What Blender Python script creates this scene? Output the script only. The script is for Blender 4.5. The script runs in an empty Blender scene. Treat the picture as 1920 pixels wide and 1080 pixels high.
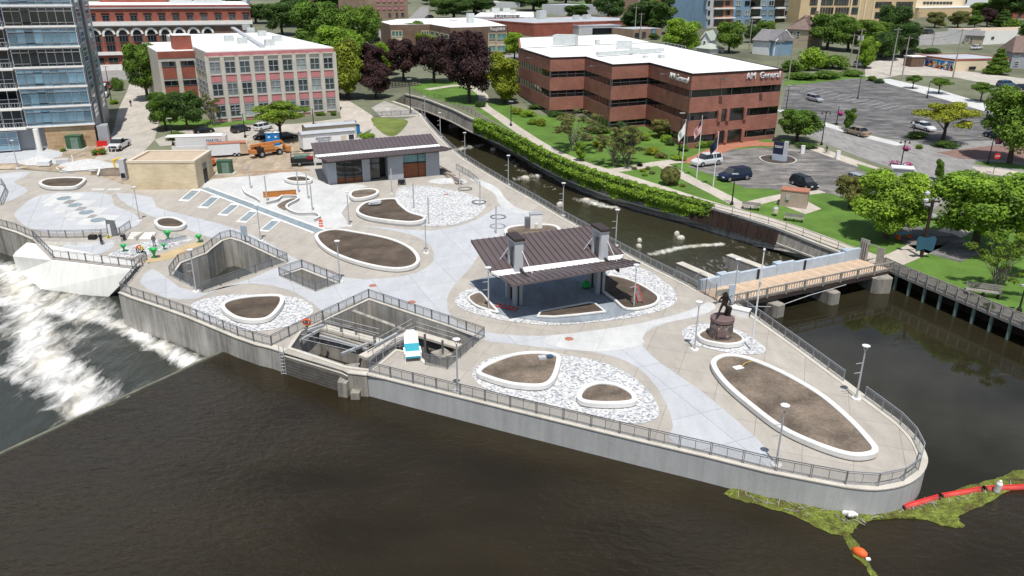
import bpy, bmesh, math, random
from mathutils import Vector, Matrix, noise as mnoise
from mathutils.geometry import tessellate_polygon
R = math.radians
rnd = random.Random(7)
scene = bpy.context.scene
col = scene.collection

# ---------------------------------------------------------------- camera, world, sun, exposure
F, CH, PITCH, ROLL = 1450.0, 33.0, R(21.63), R(0.4)
cam_d = bpy.data.cameras.new('camera'); cam = bpy.data.objects.new('camera', cam_d); col.objects.link(cam)
fwd = Vector((0, math.cos(PITCH), -math.sin(PITCH)))
rt0 = Vector((1, 0, 0)); up0 = rt0.cross(fwd)
RT = rt0 * math.cos(ROLL) + up0 * math.sin(ROLL); UP = -rt0 * math.sin(ROLL) + up0 * math.cos(ROLL)
cam.matrix_world = Matrix(((RT.x, UP.x, -fwd.x, 0), (RT.y, UP.y, -fwd.y, 0), (RT.z, UP.z, -fwd.z, CH), (0, 0, 0, 1)))
cam_d.sensor_width = 36; cam_d.lens = 36 * F / 1920; cam_d.clip_start = 1; cam_d.clip_end = 6000
scene.camera = cam
SUN_EL, SUN_DIR = R(68), Vector((-.12, .993, 0))          # direction the shadows fall
world = bpy.data.worlds.new('World'); scene.world = world; world.use_nodes = True
wn = world.node_tree; wn.nodes.clear()
wo = wn.nodes.new('ShaderNodeOutputWorld'); wb = wn.nodes.new('ShaderNodeBackground')
sky = wn.nodes.new('ShaderNodeTexSky'); sky.sky_type = 'NISHITA'; sky.sun_disc = False
sky.sun_elevation = SUN_EL; sky.sun_rotation = math.atan2(-SUN_DIR.x, -SUN_DIR.y) % (2 * math.pi); sky.air_density = 1.0; sky.dust_density = .6
tc = wn.nodes.new('ShaderNodeTexCoord'); nz = wn.nodes.new('ShaderNodeTexNoise'); nz.inputs['Scale'].default_value = 2.2; nz.inputs['Detail'].default_value = 7
nz.inputs['Roughness'].default_value = .58
mp = wn.nodes.new('ShaderNodeMapping'); mp.inputs['Scale'].default_value = (1, 1, 2.2); mp.inputs['Location'].default_value = (2.59, 4.27, 1.61)
rp = wn.nodes.new('ShaderNodeValToRGB'); rp.color_ramp.elements[0].position = .50; rp.color_ramp.elements[1].position = .66
rp.color_ramp.elements[1].color = (.8, .8, .8, 1)
mx = wn.nodes.new('ShaderNodeMixRGB'); mx.inputs[2].default_value = (12.5, 12.6, 12.9, 1)
wn.links.new(tc.outputs['Generated'], mp.inputs[0]); wn.links.new(mp.outputs[0], nz.inputs['Vector']); wn.links.new(nz.outputs[0], rp.inputs[0])
wn.links.new(rp.outputs[0], mx.inputs[0]); wn.links.new(sky.outputs[0], mx.inputs[1]); wn.links.new(mx.outputs[0], wb.inputs[0])
wb.inputs[1].default_value = .085; wn.links.new(wb.outputs[0], wo.inputs[0])
sun_d = bpy.data.lights.new('sun', 'SUN'); sun_d.energy = 4.4; sun_d.angle = R(.53); sun_d.color = (1, .965, .91)
sun = bpy.data.objects.new('sun', sun_d); col.objects.link(sun)
_ld = Vector((SUN_DIR.x * math.cos(SUN_EL), SUN_DIR.y * math.cos(SUN_EL), -math.sin(SUN_EL)))
sun.rotation_euler = _ld.to_track_quat('-Z', 'Y').to_euler(); sun.location = (0, 0, 200)
vs = scene.view_settings; vs.view_transform = 'Standard'; vs.look = 'None'; vs.exposure = 0.10; vs.gamma = 1
scene.cycles.max_bounces = 6; scene.cycles.transparent_max_bounces = 12; scene.cycles.caustics_reflective = False; scene.cycles.caustics_refractive = False

# ---------------------------------------------------------------- surveying: the ground is level to Y0 and then rises gently
SL, Y0 = .04, 100.0
CAMP = Vector((0, 0, CH))
def gz(y): return SL * max(0.0, y - Y0)
def ray(x, y): return RT * ((x - 960) / F) - UP * ((y - 540) / F) + fwd
def GZ(x, y, z):
    d = ray(x, y); return CAMP + d * ((z - CH) / d.z)
def G(x, y, h=0.0):
    p = GZ(x, y, h)
    if p.y > Y0 or p.y < 0:
        d = ray(x, y); p = CAMP + d * ((h - SL * Y0 - CH) / (d.z - SL * d.y))
    return p
def proj(p):
    v = Vector(p) - CAMP; z = v.dot(fwd); return 960 + F * v.dot(RT) / z, 540 - F * v.dot(UP) / z
def upto(base, y):
    lo, hi = 0.0, 90.0
    for i in range(40):
        m = (lo + hi) / 2
        if proj(base + Vector((0, 0, m)))[1] > y: lo = m
        else: hi = m
    return lo
def W(px, h=0.0): return [G(x, y, h) for x, y in px]
def WZ(px, z): return [GZ(x, y, z) for x, y in px]
def cr(pts, n=6, closed=True):
    pts = [Vector(p) for p in pts]; N = len(pts); out = []
    for i in range(N if closed else N - 1):
        if closed: a, b, c, d = pts[i - 1], pts[i], pts[(i + 1) % N], pts[(i + 2) % N]
        else: a, b, c, d = pts[max(i - 1, 0)], pts[i], pts[i + 1], pts[min(i + 2, N - 1)]
        for k in range(n):
            t = k / n
            out.append(.5 * ((2 * b) + (c - a) * t + (2 * a - 5 * b + 4 * c - d) * t * t + (3 * b - a - 3 * c + d) * t ** 3))
    if not closed: out.append(pts[-1])
    return out
def area2(p): return sum(p[i - 1].x * p[i].y - p[i].x * p[i - 1].y for i in range(len(p))) / 2
def ccw(p): return p if area2(p) > 0 else list(reversed(p))
def offs(p, d, closed=True):
    """offset a polyline to its left by d"""
    n = len(p); out = []
    for i in range(n):
        a = p[i - 1] if (closed or i > 0) else None; c = p[(i + 1) % n] if (closed or i < n - 1) else None; b = p[i]
        def nrm(u, v):
            e = (v - u).to_2d(); e.normalize(); return Vector((-e.y, e.x))
        n1 = nrm(a, b) if a is not None else None; n2 = nrm(b, c) if c is not None else None
        if n1 is None: m = n2; k = 1
        elif n2 is None: m = n1; k = 1
        else:
            m = n1 + n2
            if m.length < 1e-6: m = n1
            m.normalize(); k = 1 / max(.4, m.dot(n1))
        out.append(Vector((b.x + m.x * d * k, b.y + m.y * d * k, b.z)))
    return out

# ---------------------------------------------------------------- materials
MATS = {}
def nodes_of(name, rough=.8, spec=.35, metal=0.0):
    m = bpy.data.materials.new(name); m.use_nodes = True; nt = m.node_tree
    b = nt.nodes['Principled BSDF']; b.inputs['Roughness'].default_value = rough; b.inputs['Metallic'].default_value = metal
    b.inputs['Specular IOR Level'].default_value = spec
    MATS[name] = m
    return m, nt, b
def N(nt, t, **kw):
    n = nt.nodes.new(t)
    for k, v in kw.items():
        if k in n.inputs.keys(): n.inputs[k].default_value = v
        else: setattr(n, k, v)
    return n
def L(nt, a, b): nt.links.new(a, b)
def coords(nt, scale=(1, 1, 1), rot=0, what='Object'):
    t = N(nt, 'ShaderNodeTexCoord'); m = N(nt, 'ShaderNodeMapping'); m.inputs['Scale'].default_value = scale; m.inputs['Rotation'].default_value = (0, 0, rot)
    L(nt, t.outputs[what], m.inputs[0]); return m.outputs[0]
def ramp(nt, src, stops):
    r = N(nt, 'ShaderNodeValToRGB'); e = r.color_ramp.elements
    while len(e) < len(stops): e.new(.5)
    for i, (p, c) in enumerate(stops):
        e[i].position = p; e[i].color = (c[0], c[1], c[2], 1) if hasattr(c, '__len__') else (c, c, c, 1)
    L(nt, src, r.inputs[0]); return r.outputs[0]
def mixc(nt, fac, a, b, mode='MIX'):
    m = N(nt, 'ShaderNodeMixRGB', blend_type=mode)
    for i, v in ((0, fac), (1, a), (2, b)):
        if hasattr(v, 'links') or hasattr(v, 'is_output'): L(nt, v, m.inputs[i])
        elif i == 0: m.inputs[0].default_value = v
        else: m.inputs[i].default_value = (v[0], v[1], v[2], 1)
    return m.outputs[0]
def sc(c, k): return tuple(min(1, x * k) for x in c)
def mat(name, c, rough=.8, var=.16, scale=1.2, spec=.3, metal=0.0, bump=0.0, bscale=12, stretch=(1, 1, 1), fine=6.0):
    """plain surface: base colour broken up by two sizes of noise"""
    if name in MATS: return MATS[name]
    m, nt, b = nodes_of(name, rough, spec, metal)
    v = coords(nt, stretch)
    n1 = N(nt, 'ShaderNodeTexNoise', Scale=scale, Detail=6.0, Roughness=.6); L(nt, v, n1.inputs['Vector'])
    n2 = N(nt, 'ShaderNodeTexNoise', Scale=scale * fine, Detail=4.0); L(nt, v, n2.inputs['Vector'])
    c1 = ramp(nt, n1.outputs[0], [(.3, sc(c, 1 - var)), (.7, sc(c, 1 + var))])
    c2 = ramp(nt, n2.outputs[0], [(.3, 1 - var * .6), (.7, 1.0)])
    L(nt, mixc(nt, 1.0, c1, c2, 'MULTIPLY'), b.inputs['Base Color'])
    if bump:
        n3 = N(nt, 'ShaderNodeTexNoise', Scale=bscale, Detail=5.0); L(nt, v, n3.inputs['Vector'])
        bp = N(nt, 'ShaderNodeBump', Strength=bump, Distance=.05); L(nt, n3.outputs[0], bp.inputs['Height']); L(nt, bp.outputs[0], b.inputs['Normal'])
    return m
def concrete(name, c, joint=0, rot=0.0, var=.12, stain=.25, streak=False, jw=.012, rough=.85, jd=.55):
    m, nt, b = nodes_of(name, rough, .25)
    v = coords(nt)
    n1 = N(nt, 'ShaderNodeTexNoise', Scale=.22, Detail=7.0, Roughness=.65); L(nt, v, n1.inputs['Vector'])
    c1 = ramp(nt, n1.outputs[0], [(.32, sc(c, 1 - var)), (.68, sc(c, 1 + var))])
    vs_ = coords(nt, (1.6, 1.6, .14) if streak else (1, .3, 1), rot)
    n2 = N(nt, 'ShaderNodeTexNoise', Scale=.9, Detail=8.0, Roughness=.7); L(nt, vs_, n2.inputs['Vector'])
    st = ramp(nt, n2.outputs[0], [(.36, 1 - stain), (.6, 1.0)])
    o = mixc(nt, 1.0, c1, st, 'MULTIPLY')
    n4 = N(nt, 'ShaderNodeTexNoise', Scale=9.0, Detail=5.0); L(nt, v, n4.inputs['Vector'])
    o = mixc(nt, 1.0, o, ramp(nt, n4.outputs[0], [(.3, .9), (.7, 1.04)]), 'MULTIPLY')
    if joint:
        vj = coords(nt, (1, 1, 1), rot)
        br = N(nt, 'ShaderNodeTexBrick'); br.inputs['Scale'].default_value = 1; br.inputs['Mortar Size'].default_value = jw
        br.inputs['Brick Width'].default_value = joint; br.inputs['Row Height'].default_value = joint; br.offset = 0; br.inputs['Mortar Smooth'].default_value = .1
        br.inputs[1].default_value = (1, 1, 1, 1); br.inputs[2].default_value = (.93, .93, .94, 1); br.inputs[3].default_value = (jd, jd, jd, 1)
        L(nt, vj, br.inputs['Vector']); o = mixc(nt, 1.0, o, br.outputs[0], 'MULTIPLY')
    L(nt, o, b.inputs['Base Color'])
    bp = N(nt, 'ShaderNodeBump', Strength=.15, Distance=.02); L(nt, n4.outputs[0], bp.inputs['Height']); L(nt, bp.outputs[0], b.inputs['Normal'])
    return m
def bricks(name, c, c2, mortar, w=.6, h=.2, rough=.85):
    """brick courses in object space, running along whichever horizontal direction the face has"""
    m, nt, b = nodes_of(name, rough, .25)
    g = N(nt, 'ShaderNodeTexCoord'); sx = N(nt, 'ShaderNodeSeparateXYZ'); L(nt, g.outputs['Object'], sx.inputs[0])
    ad = N(nt, 'ShaderNodeMath', operation='ADD'); L(nt, sx.outputs[0], ad.inputs[0]); L(nt, sx.outputs[1], ad.inputs[1])
    cm = N(nt, 'ShaderNodeCombineXYZ'); L(nt, ad.outputs[0], cm.inputs[0]); L(nt, sx.outputs[2], cm.inputs[1])
    br = N(nt, 'ShaderNodeTexBrick'); br.inputs['Scale'].default_value = 1; br.inputs['Brick Width'].default_value = w; br.inputs['Row Height'].default_value = h
    br.inputs['Mortar Size'].default_value = h * .07; br.inputs[1].default_value = (*c, 1); br.inputs[2].default_value = (*c2, 1); br.inputs[3].default_value = (*mortar, 1)
    L(nt, cm.outputs[0], br.inputs['Vector'])
    n = N(nt, 'ShaderNodeTexNoise', Scale=.35, Detail=6.0); L(nt, g.outputs['Object'], n.inputs['Vector'])
    L(nt, mixc(nt, 1.0, br.outputs[0], ramp(nt, n.outputs[0], [(.3, .8), (.7, 1.1)]), 'MULTIPLY'), b.inputs['Base Color'])
    return m
def glass(name, c, rough=.04, spec=.8, var=.35, scale=.25, metal=0.0):
    m, nt, b = nodes_of(name, rough, spec, metal)
    v = coords(nt); n = N(nt, 'ShaderNodeTexNoise', Scale=scale, Detail=4.0); L(nt, v, n.inputs['Vector'])
    oi = N(nt, 'ShaderNodeObjectInfo')
    c1 = ramp(nt, n.outputs[0], [(.35, sc(c, 1 - var)), (.65, sc(c, 1 + var))])
    L(nt, mixc(nt, 1.0, c1, ramp(nt, oi.outputs['Random'], [(0, .55), (1, 1.25)]), 'MULTIPLY'), b.inputs['Base Color'])
    bp = N(nt, 'ShaderNodeBump', Strength=.04, Distance=.05); L(nt, n.outputs[0], bp.inputs['Height']); L(nt, bp.outputs[0], b.inputs['Normal'])
    return m
def leafmat(name, c, var=.45, tr=.35):
    m, nt, b = nodes_of(name, .62, .22)
    g = N(nt, 'ShaderNodeNewGeometry'); oi = N(nt, 'ShaderNodeObjectInfo')
    v = coords(nt); n = N(nt, 'ShaderNodeTexNoise', Scale=.55, Detail=3.0); L(nt, v, n.inputs['Vector'])
    c1 = ramp(nt, n.outputs[0], [(.3, sc(c, 1 - var)), (.72, (min(1, c[0] * (1 + var * 1.3)), min(1, c[1] * (1 + var)), c[2]))])
    c2 = mixc(nt, 1.0, c1, ramp(nt, g.outputs['Random Per Island'], [(0, .62), (1, 1.3)]), 'MULTIPLY')
    c3 = mixc(nt, 1.0, c2, ramp(nt, oi.outputs['Random'], [(0, (.82, .86, .9)), (1, (1.14, 1.08, .95))]), 'MULTIPLY')
    L(nt, c3, b.inputs['Base Color'])
    t = N(nt, 'ShaderNodeBsdfTranslucent'); L(nt, c3, t.inputs[0]); mxs = N(nt, 'ShaderNodeMixShader', Fac=tr)
    L(nt, b.outputs[0], mxs.inputs[1]); L(nt, t.outputs[0], mxs.inputs[2]); L(nt, mxs.outputs[0], nt.nodes['Material Output'].inputs[0])
    return m

# ---------------------------------------------------------------- mesh collecting
class MB:
    def __init__(s): s.v = []; s.f = []; s.m = []
    def add(s, vs_, fs, mi=0):
        o = len(s.v); s.v += [tuple(v) for v in vs_]; s.f += [tuple(i + o for i in f) for f in fs]; s.m += [mi] * len(fs); return s
    def box(s, c, d, rz=0, mi=0, M=None):
        hx, hy, hz = d[0] / 2, d[1] / 2, d[2] / 2; cs, sn = math.cos(rz), math.sin(rz); vs_ = []
        for x, y, z in ((-hx, -hy, -hz), (hx, -hy, -hz), (hx, hy, -hz), (-hx, hy, -hz), (-hx, -hy, hz), (hx, -hy, hz), (hx, hy, hz), (-hx, hy, hz)):
            p = Vector((c[0] + x * cs - y * sn, c[1] + x * sn + y * cs, c[2] + z)); vs_.append(M @ p if M else p)
        return s.add(vs_, [(0, 3, 2, 1), (4, 5, 6, 7), (0, 1, 5, 4), (1, 2, 6, 5), (2, 3, 7, 6), (3, 0, 4, 7)], mi)
    def bar(s, a, b, w, h=None, mi=0):
        a, b = Vector(a), Vector(b); d = b - a; ln = d.length
        if ln < 1e-6: return s
        q = d.to_track_quat('X', 'Z').to_matrix().to_4x4(); q.translation = (a + b) / 2
        return s.box((0, 0, 0), (ln, w, h or w), 0, mi, q)
    def cyl(s, a, b, r0, r1=None, n=8, mi=0, caps=True):
        a, b = Vector(a), Vector(b); r1 = r0 if r1 is None else r1; d = (b - a)
        q = d.to_track_quat('Z', 'X').to_matrix(); vs_ = []
        for p, r in ((a, r0), (b, r1)):
            for i in range(n): t = 2 * math.pi * i / n; vs_.append(p + q @ Vector((math.cos(t) * r, math.sin(t) * r, 0)))
        fs = [(i, (i + 1) % n, n + (i + 1) % n, n + i) for i in range(n)]
        if caps: fs += [tuple(range(n - 1, -1, -1)), tuple(range(n, 2 * n))]
        return s.add(vs_, fs, mi)
    def tube(s, pts, r, n=6, mi=0):
        for a, b in zip(pts[:-1], pts[1:]): s.cyl(a, b, r, r, n, mi)
        return s
    def lathe(s, prof, c=(0, 0, 0), n=16, mi=0):
        vs_ = []; k = len(prof)
        for i in range(n):
            t = 2 * math.pi * i / n
            for r, z in prof: vs_.append((c[0] + r * math.cos(t), c[1] + r * math.sin(t), c[2] + z))
        fs = [(i * k + j, ((i + 1) % n) * k + j, ((i + 1) % n) * k + j + 1, i * k + j + 1) for i in range(n) for j in range(k - 1)]
        return s.add(vs_, fs, mi)
    def prism(s, poly, z0, z1, mi=0, top=None):
        """poly: 2D/3D points; z0, z1 numbers or functions of the point; top: another outline for the upper rim"""
        p = ccw([Vector((q[0], q[1], 0)) for q in poly]); t = p if top is None else ccw([Vector((q[0], q[1], 0)) for q in top]); n = len(p)
        f0 = z0 if callable(z0) else (lambda q: z0); f1 = z1 if callable(z1) else (lambda q: z1)
        vs_ = [(q.x, q.y, f0(q)) for q in p] + [(q.x, q.y, f1(q)) for q in t]
        fs = [(i, (i + 1) % n, n + (i + 1) % n, n + i) for i in range(n)]
        if n > 4:
            tri = tessellate_polygon([[Vector((q.x, q.y, 0)) for q in t]])
            for a, b, c in tri:
                A, B, C = t[a], t[b], t[c]
                if (B.x - A.x) * (C.y - A.y) - (C.x - A.x) * (B.y - A.y) < 0: a, c = c, a
                fs += [(n + a, n + b, n + c), (c, b, a)]
        else: fs += [tuple(range(n, 2 * n)), tuple(range(n - 1, -1, -1))]
        return s.add(vs_, fs, mi)
    def sweep(s, path, prof, closed=False, mi=0):
        """profile (offset to the left, z above the path point) swept along a path"""
        rings = [offs(path, o, closed) for o, z in prof]; n = len(path); k = len(prof); vs_ = []
        for i in range(n):
            for j in range(k): q = rings[j][i]; vs_.append((q.x, q.y, path[i].z + prof[j][1]))
        fs = [(i * k + j, ((i + 1) % n) * k + j, ((i + 1) % n) * k + (j + 1) % k, i * k + (j + 1) % k) for i in range(n if closed else n - 1) for j in range(k)]
        if not closed: fs += [tuple(range(k)), tuple(range((n - 1) * k + k - 1, (n - 1) * k - 1, -1))]
        return s.add(vs_, fs, mi)
    def mesh(s, name, mats, smooth=False):
        me = bpy.data.meshes.new(name); me.from_pydata(s.v, [], s.f)
        for m in (mats if isinstance(mats, (list, tuple)) else [mats]): me.materials.append(MATS[m] if isinstance(m, str) else m)
        me.polygons.foreach_set('material_index', s.m)
        if smooth: me.polygons.foreach_set('use_smooth', [True] * len(s.f))
        me.update(); return me
    def build(s, name, mats, parent=None, smooth=False, fix=False):
        """vertices are in world space; a part is moved into its thing's space"""
        me = s.mesh(name, mats, smooth)
        if fix:
            bm = bmesh.new(); bm.from_mesh(me); bmesh.ops.recalc_face_normals(bm, faces=bm.faces); bm.to_mesh(me); bm.free()
        o = put(name, me, parent)
        if parent is not None:
            p = parent
            T = Matrix.Identity(4)
            while p is not None: T = p.matrix_basis @ T; p = p.parent
            me.transform(T.inverted())
        return o
    def local(s, name, mats, parent, smooth=False):
        return put(name, s.mesh(name, mats, smooth), parent)
KID = {}
def put(name, me, parent=None, loc=None, rz=None, scale=None):
    o = bpy.data.objects.new(name, me); col.objects.link(o)
    if parent is not None: o.parent = parent; KID.setdefault(parent.name, []).append(o)
    if loc is not None: o.location = loc
    if rz is not None: o.rotation_euler = (0, 0, rz)
    if scale is not None: o.scale = scale
    return o
def tag(o, label=None, cat=None, group=None, kind=None):
    for k, v in (('label', label), ('category', cat), ('group', group), ('kind', kind)):
        if v: o[k] = v
    return o
def thing(name, label, cat, loc=(0, 0, 0), rz=0, group=None, s=1):
    o = bpy.data.objects.new(name, None); col.objects.link(o); o.location = loc; o.rotation_euler = (0, 0, rz); o.scale = (s, s, s); o.empty_display_size = .3
    return tag(o, label, cat, group)
def dup(root, loc, rz=0, label=None, group=None, s=None, parent=None):
    r = root.copy(); col.objects.link(r)
    if parent is None:
        r.location = loc; r.rotation_euler = (0, 0, rz)
        if s: r.scale = (s, s, s) if not hasattr(s, '__len__') else s
        if label: r['label'] = label
        if group: r['group'] = group
    else:
        r.parent = parent; KID.setdefault(parent.name, []).append(r)
    for ch in KID.get(root.name, ()): dup(ch, None, parent=r)
    return r
def sheet(name, pts, m, dz, holes=(), z=None, parent=None, kind='structure', cut=True):
    """a ground surface: outline in world space laid on the terrain dz above it (or flat at z)"""
    loops = [[Vector((p.x, p.y, 0)) for p in pts]] + [[Vector((p.x, p.y, 0)) for p in h] for h in holes]
    flat = [p for l in loops for p in l]
    bm = bmesh.new(); vv = [bm.verts.new(p) for p in flat]
    for t in tessellate_polygon(loops):
        try: bm.faces.new([vv[i] for i in t])
        except ValueError: pass
    if z is None and cut:
        bmesh.ops.bisect_plane(bm, geom=bm.verts[:] + bm.edges[:] + bm.faces[:], plane_co=(0, Y0, 0), plane_no=(0, 1, 0))
    for v in bm.verts: v.co.z = (gz(v.co.y) + dz) if z is None else z
    bmesh.ops.recalc_face_normals(bm, faces=bm.faces)
    for f in bm.faces:
        if f.normal.z < 0: f.normal_flip()
    me = bpy.data.meshes.new(name); bm.to_mesh(me); bm.free(); me.materials.append(MATS[m] if isinstance(m, str) else m)
    o = put(name, me, parent)
    if kind and parent is None: o['kind'] = kind
    return o
# ================================================================ materials of the setting
concrete('tan_concrete', (.44, .405, .355), joint=3.6, rot=.35, var=.07, stain=.13, jw=.022)
concrete('blue_concrete', (.50, .515, .53), joint=4.5, rot=-.4, var=.05, stain=.09, jw=.024)
concrete('white_concrete', (.60, .60, .585), joint=4.0, rot=.3, var=.08, stain=.12)
concrete('grey_band', (.27, .33, .36), joint=1.2, rot=-.42, var=.1, stain=.2)
concrete('raw_wall', (.37, .345, .30), var=.22, stain=.55, streak=True)
concrete('new_wall', (.46, .46, .45), var=.10, stain=.16, streak=True)
concrete('old_wall', (.47, .445, .40), var=.25, stain=.45, streak=True)
concrete('pale_wall', (.74, .72, .68), var=.08, stain=.22, streak=True)
concrete('abutment_white', (.84, .83, .79), var=.05, stain=.10, streak=True)
concrete('coping', (.58, .54, .47), var=.10, stain=.15)
concrete('curb_white', (.72, .71, .68), var=.06, stain=.10)
concrete('kerb', (.55, .52, .46), var=.10, stain=.2)
concrete('sidewalk', (.52, .47, .40), joint=2.0, rot=.42, var=.10, stain=.15)
concrete('road', (.30, .29, .28), var=.12, stain=.3)
concrete('yard_dirt', (.42, .34, .25), var=.25, stain=.35)
concrete('street_left', (.50, .46, .40), joint=5, rot=.2, var=.12, stain=.2)
mat('soil', (.105, .08, .06), .95, .45, .35, bump=.8, bscale=5, fine=14)
mat('soil_light', (.19, .15, .115), .95, .55, .32, bump=.6, bscale=5, fine=12)
mat('sand', (.50, .38, .22), .95, .12, .6)
mat('gravel_white', (.54, .54, .53), .95, .15, 2.0, bump=.5)
mat('brick_paving', (.40, .17, .11), .85, .18, 1.2, fine=14)
mat('brick_dark', (.22, .135, .115), .85, .15, .8, fine=12)
mat('lawn', (.10, .19, .030), .9, .30, .18, bump=.5, bscale=9, fine=22)
mat('lawn_dry', (.15, .19, .045), .9, .30, .25, bump=.5, bscale=9, fine=20)
mat('city_ground', (.16, .17, .11), .95, .4, .02, fine=9)
mat('timber_dark', (.13, .12, .105), .9, .25, 1.2)
mat('crest_wet', (.16, .155, .115), .35, .3, .6)
mat('mulch', (.075, .06, .055), .95, .3, 1.0, bump=.5)
def asphalt_cracked(name, c, pale, k):
    m, nt, b = nodes_of(name, .9, .2)
    v = coords(nt, (.16, .5, 1), -.45); n = N(nt, 'ShaderNodeTexNoise', Scale=.9, Detail=9.0, Roughness=.72); L(nt, v, n.inputs['Vector'])
    v2 = coords(nt); n2 = N(nt, 'ShaderNodeTexNoise', Scale=.35, Detail=8.0, Roughness=.7); L(nt, v2, n2.inputs['Vector'])
    a = ramp(nt, n.outputs[0], [(.42, sc(c, .75)), (.60, sc(pale, k)), (.72, pale)])
    L(nt, mixc(nt, 1.0, a, ramp(nt, n2.outputs[0], [(.35, .62), (.62, 1.08)]), 'MULTIPLY'), b.inputs['Base Color'])
asphalt_cracked('lot_asphalt', (.14, .14, .145), (.33, .315, .30), .62)
asphalt_cracked('court_asphalt', (.17, .165, .16), (.40, .375, .35), .68)
def pavers(name, light=.55, s=2.1):
    m, nt, b = nodes_of(name, .8, .25)
    v = coords(nt, (1.0, 1.15, 1), .35)
    vo = N(nt, 'ShaderNodeTexVoronoi', Scale=s); vo.inputs['Randomness'].default_value = .35; L(nt, v, vo.inputs['Vector'])
    sx = N(nt, 'ShaderNodeSeparateXYZ'); L(nt, vo.outputs['Color'], sx.inputs[0])
    c = ramp(nt, sx.outputs[0], [(0, (.27, .28, .295)), (.12, (.38, .39, .41)), (.30, (.48, .49, .505)), (light, (.63, .625, .61))])
    c.node.color_ramp.interpolation = 'CONSTANT'
    ve = N(nt, 'ShaderNodeTexVoronoi', Scale=s, feature='DISTANCE_TO_EDGE'); ve.inputs['Randomness'].default_value = .35; L(nt, v, ve.inputs['Vector'])
    L(nt, mixc(nt, 1.0, c, ramp(nt, ve.outputs[0], [(.01, .6), (.05, 1.0)]), 'MULTIPLY'), b.inputs['Base Color'])
pavers('hex_pavers', .50, 5.2); pavers('hex_pavers_dark', .55, 2.8)
concrete('grey_slab_shadow', (.30, .34, .38), joint=3, rot=.37)  # slab tone darkened to carry the pavilion roof's shadow
def water(name, c, rough, s, st, stretch=(1, 1, 1), rot=0, dist=.06):
    m, nt, b = nodes_of(name, rough, .5); b.inputs['IOR'].default_value = 1.33
    v = coords(nt, stretch, rot)
    n1 = N(nt, 'ShaderNodeTexNoise', Scale=s, Detail=3.0, Roughness=.55, Distortion=.4); L(nt, v, n1.inputs['Vector'])
    n2 = N(nt, 'ShaderNodeTexNoise', Scale=s * .09, Detail=3.0); L(nt, v, n2.inputs['Vector'])
    mk = ramp(nt, n2.outputs[0], [(.38, .4), (.62, 1.0)])
    ml = N(nt, 'ShaderNodeMath', operation='MULTIPLY'); L(nt, n1.outputs[0], ml.inputs[0]); L(nt, mk, ml.inputs[1])
    bp = N(nt, 'ShaderNodeBump', Strength=st, Distance=dist); L(nt, ml.outputs[0], bp.inputs['Height']); L(nt, bp.outputs[0], b.inputs['Normal'])
    L(nt, ramp(nt, n2.outputs[0], [(.3, sc(c, .8)), (.7, sc(c, 1.25))]), b.inputs['Base Color'])
    return m, nt, b
water('pool_water', (.021, .0185, .010), .03, 1.1, .10, (1, 1.4, 1), .3, .04)
water('river_water', (.022, .0168, .0088), .04, 1.05, 1.0, (1, 1.8, 1), .3, .10)
def foam_water(name, deep, foamc, amber, scale=.9, stretch=(1, 1, 1), rot=0.0):
    m, nt, b = nodes_of(name, .15, .5)
    v = coords(nt, stretch, rot)
    a = N(nt, 'ShaderNodeAttribute', attribute_name='foam')
    n = N(nt, 'ShaderNodeTexNoise', Scale=scale, Detail=9.0, Roughness=.68, Distortion=.6); L(nt, v, n.inputs['Vector'])
    n2 = N(nt, 'ShaderNodeTexNoise', Scale=scale * .35, Detail=5.0); L(nt, v, n2.inputs['Vector'])
    sub = N(nt, 'ShaderNodeMath', operation='ADD'); L(nt, a.outputs['Fac'], sub.inputs[0]); L(nt, n.outputs[0], sub.inputs[1])
    f = ramp(nt, sub.outputs[0], [(.80, 0.0), (1.0, .55), (1.0, .55)]); r2 = f.node.color_ramp; r2.elements[2].position = 1.0
    mr = N(nt, 'ShaderNodeMapRange'); mr.inputs['From Min'].default_value = .72; mr.inputs['From Max'].default_value = 1.12; L(nt, sub.outputs[0], mr.inputs[0])
    fo = mixc(nt, ramp(nt, n2.outputs[0], [(.44, 0.0), (.70, .6)]), foamc, amber)
    L(nt, mixc(nt, mr.outputs[0], deep, fo), b.inputs['Base Color'])
    rr = N(nt, 'ShaderNodeMapRange'); rr.inputs['To Min'].default_value = .06; rr.inputs['To Max'].default_value = .8; L(nt, mr.outputs[0], rr.inputs[0]); L(nt, rr.outputs[0], b.inputs['Roughness'])
    bp = N(nt, 'ShaderNodeBump', Strength=.7, Distance=.25); L(nt, n.outputs[0], bp.inputs['Height']); L(nt, bp.outputs[0], b.inputs['Normal'])
foam_water('rapids', (.030, .034, .026), (.88, .87, .84), (.58, .50, .33), .75, (1, .4, 1), -.5)
foam_water('race_water', (.034, .031, .016), (.75, .74, .68), (.42, .36, .2), 1.1, (1, .35, 1), .55)

ZR, ZL, ZC = -2.2, -3.8, -3.2           # upper river, lower river below the dam, race channel

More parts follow.
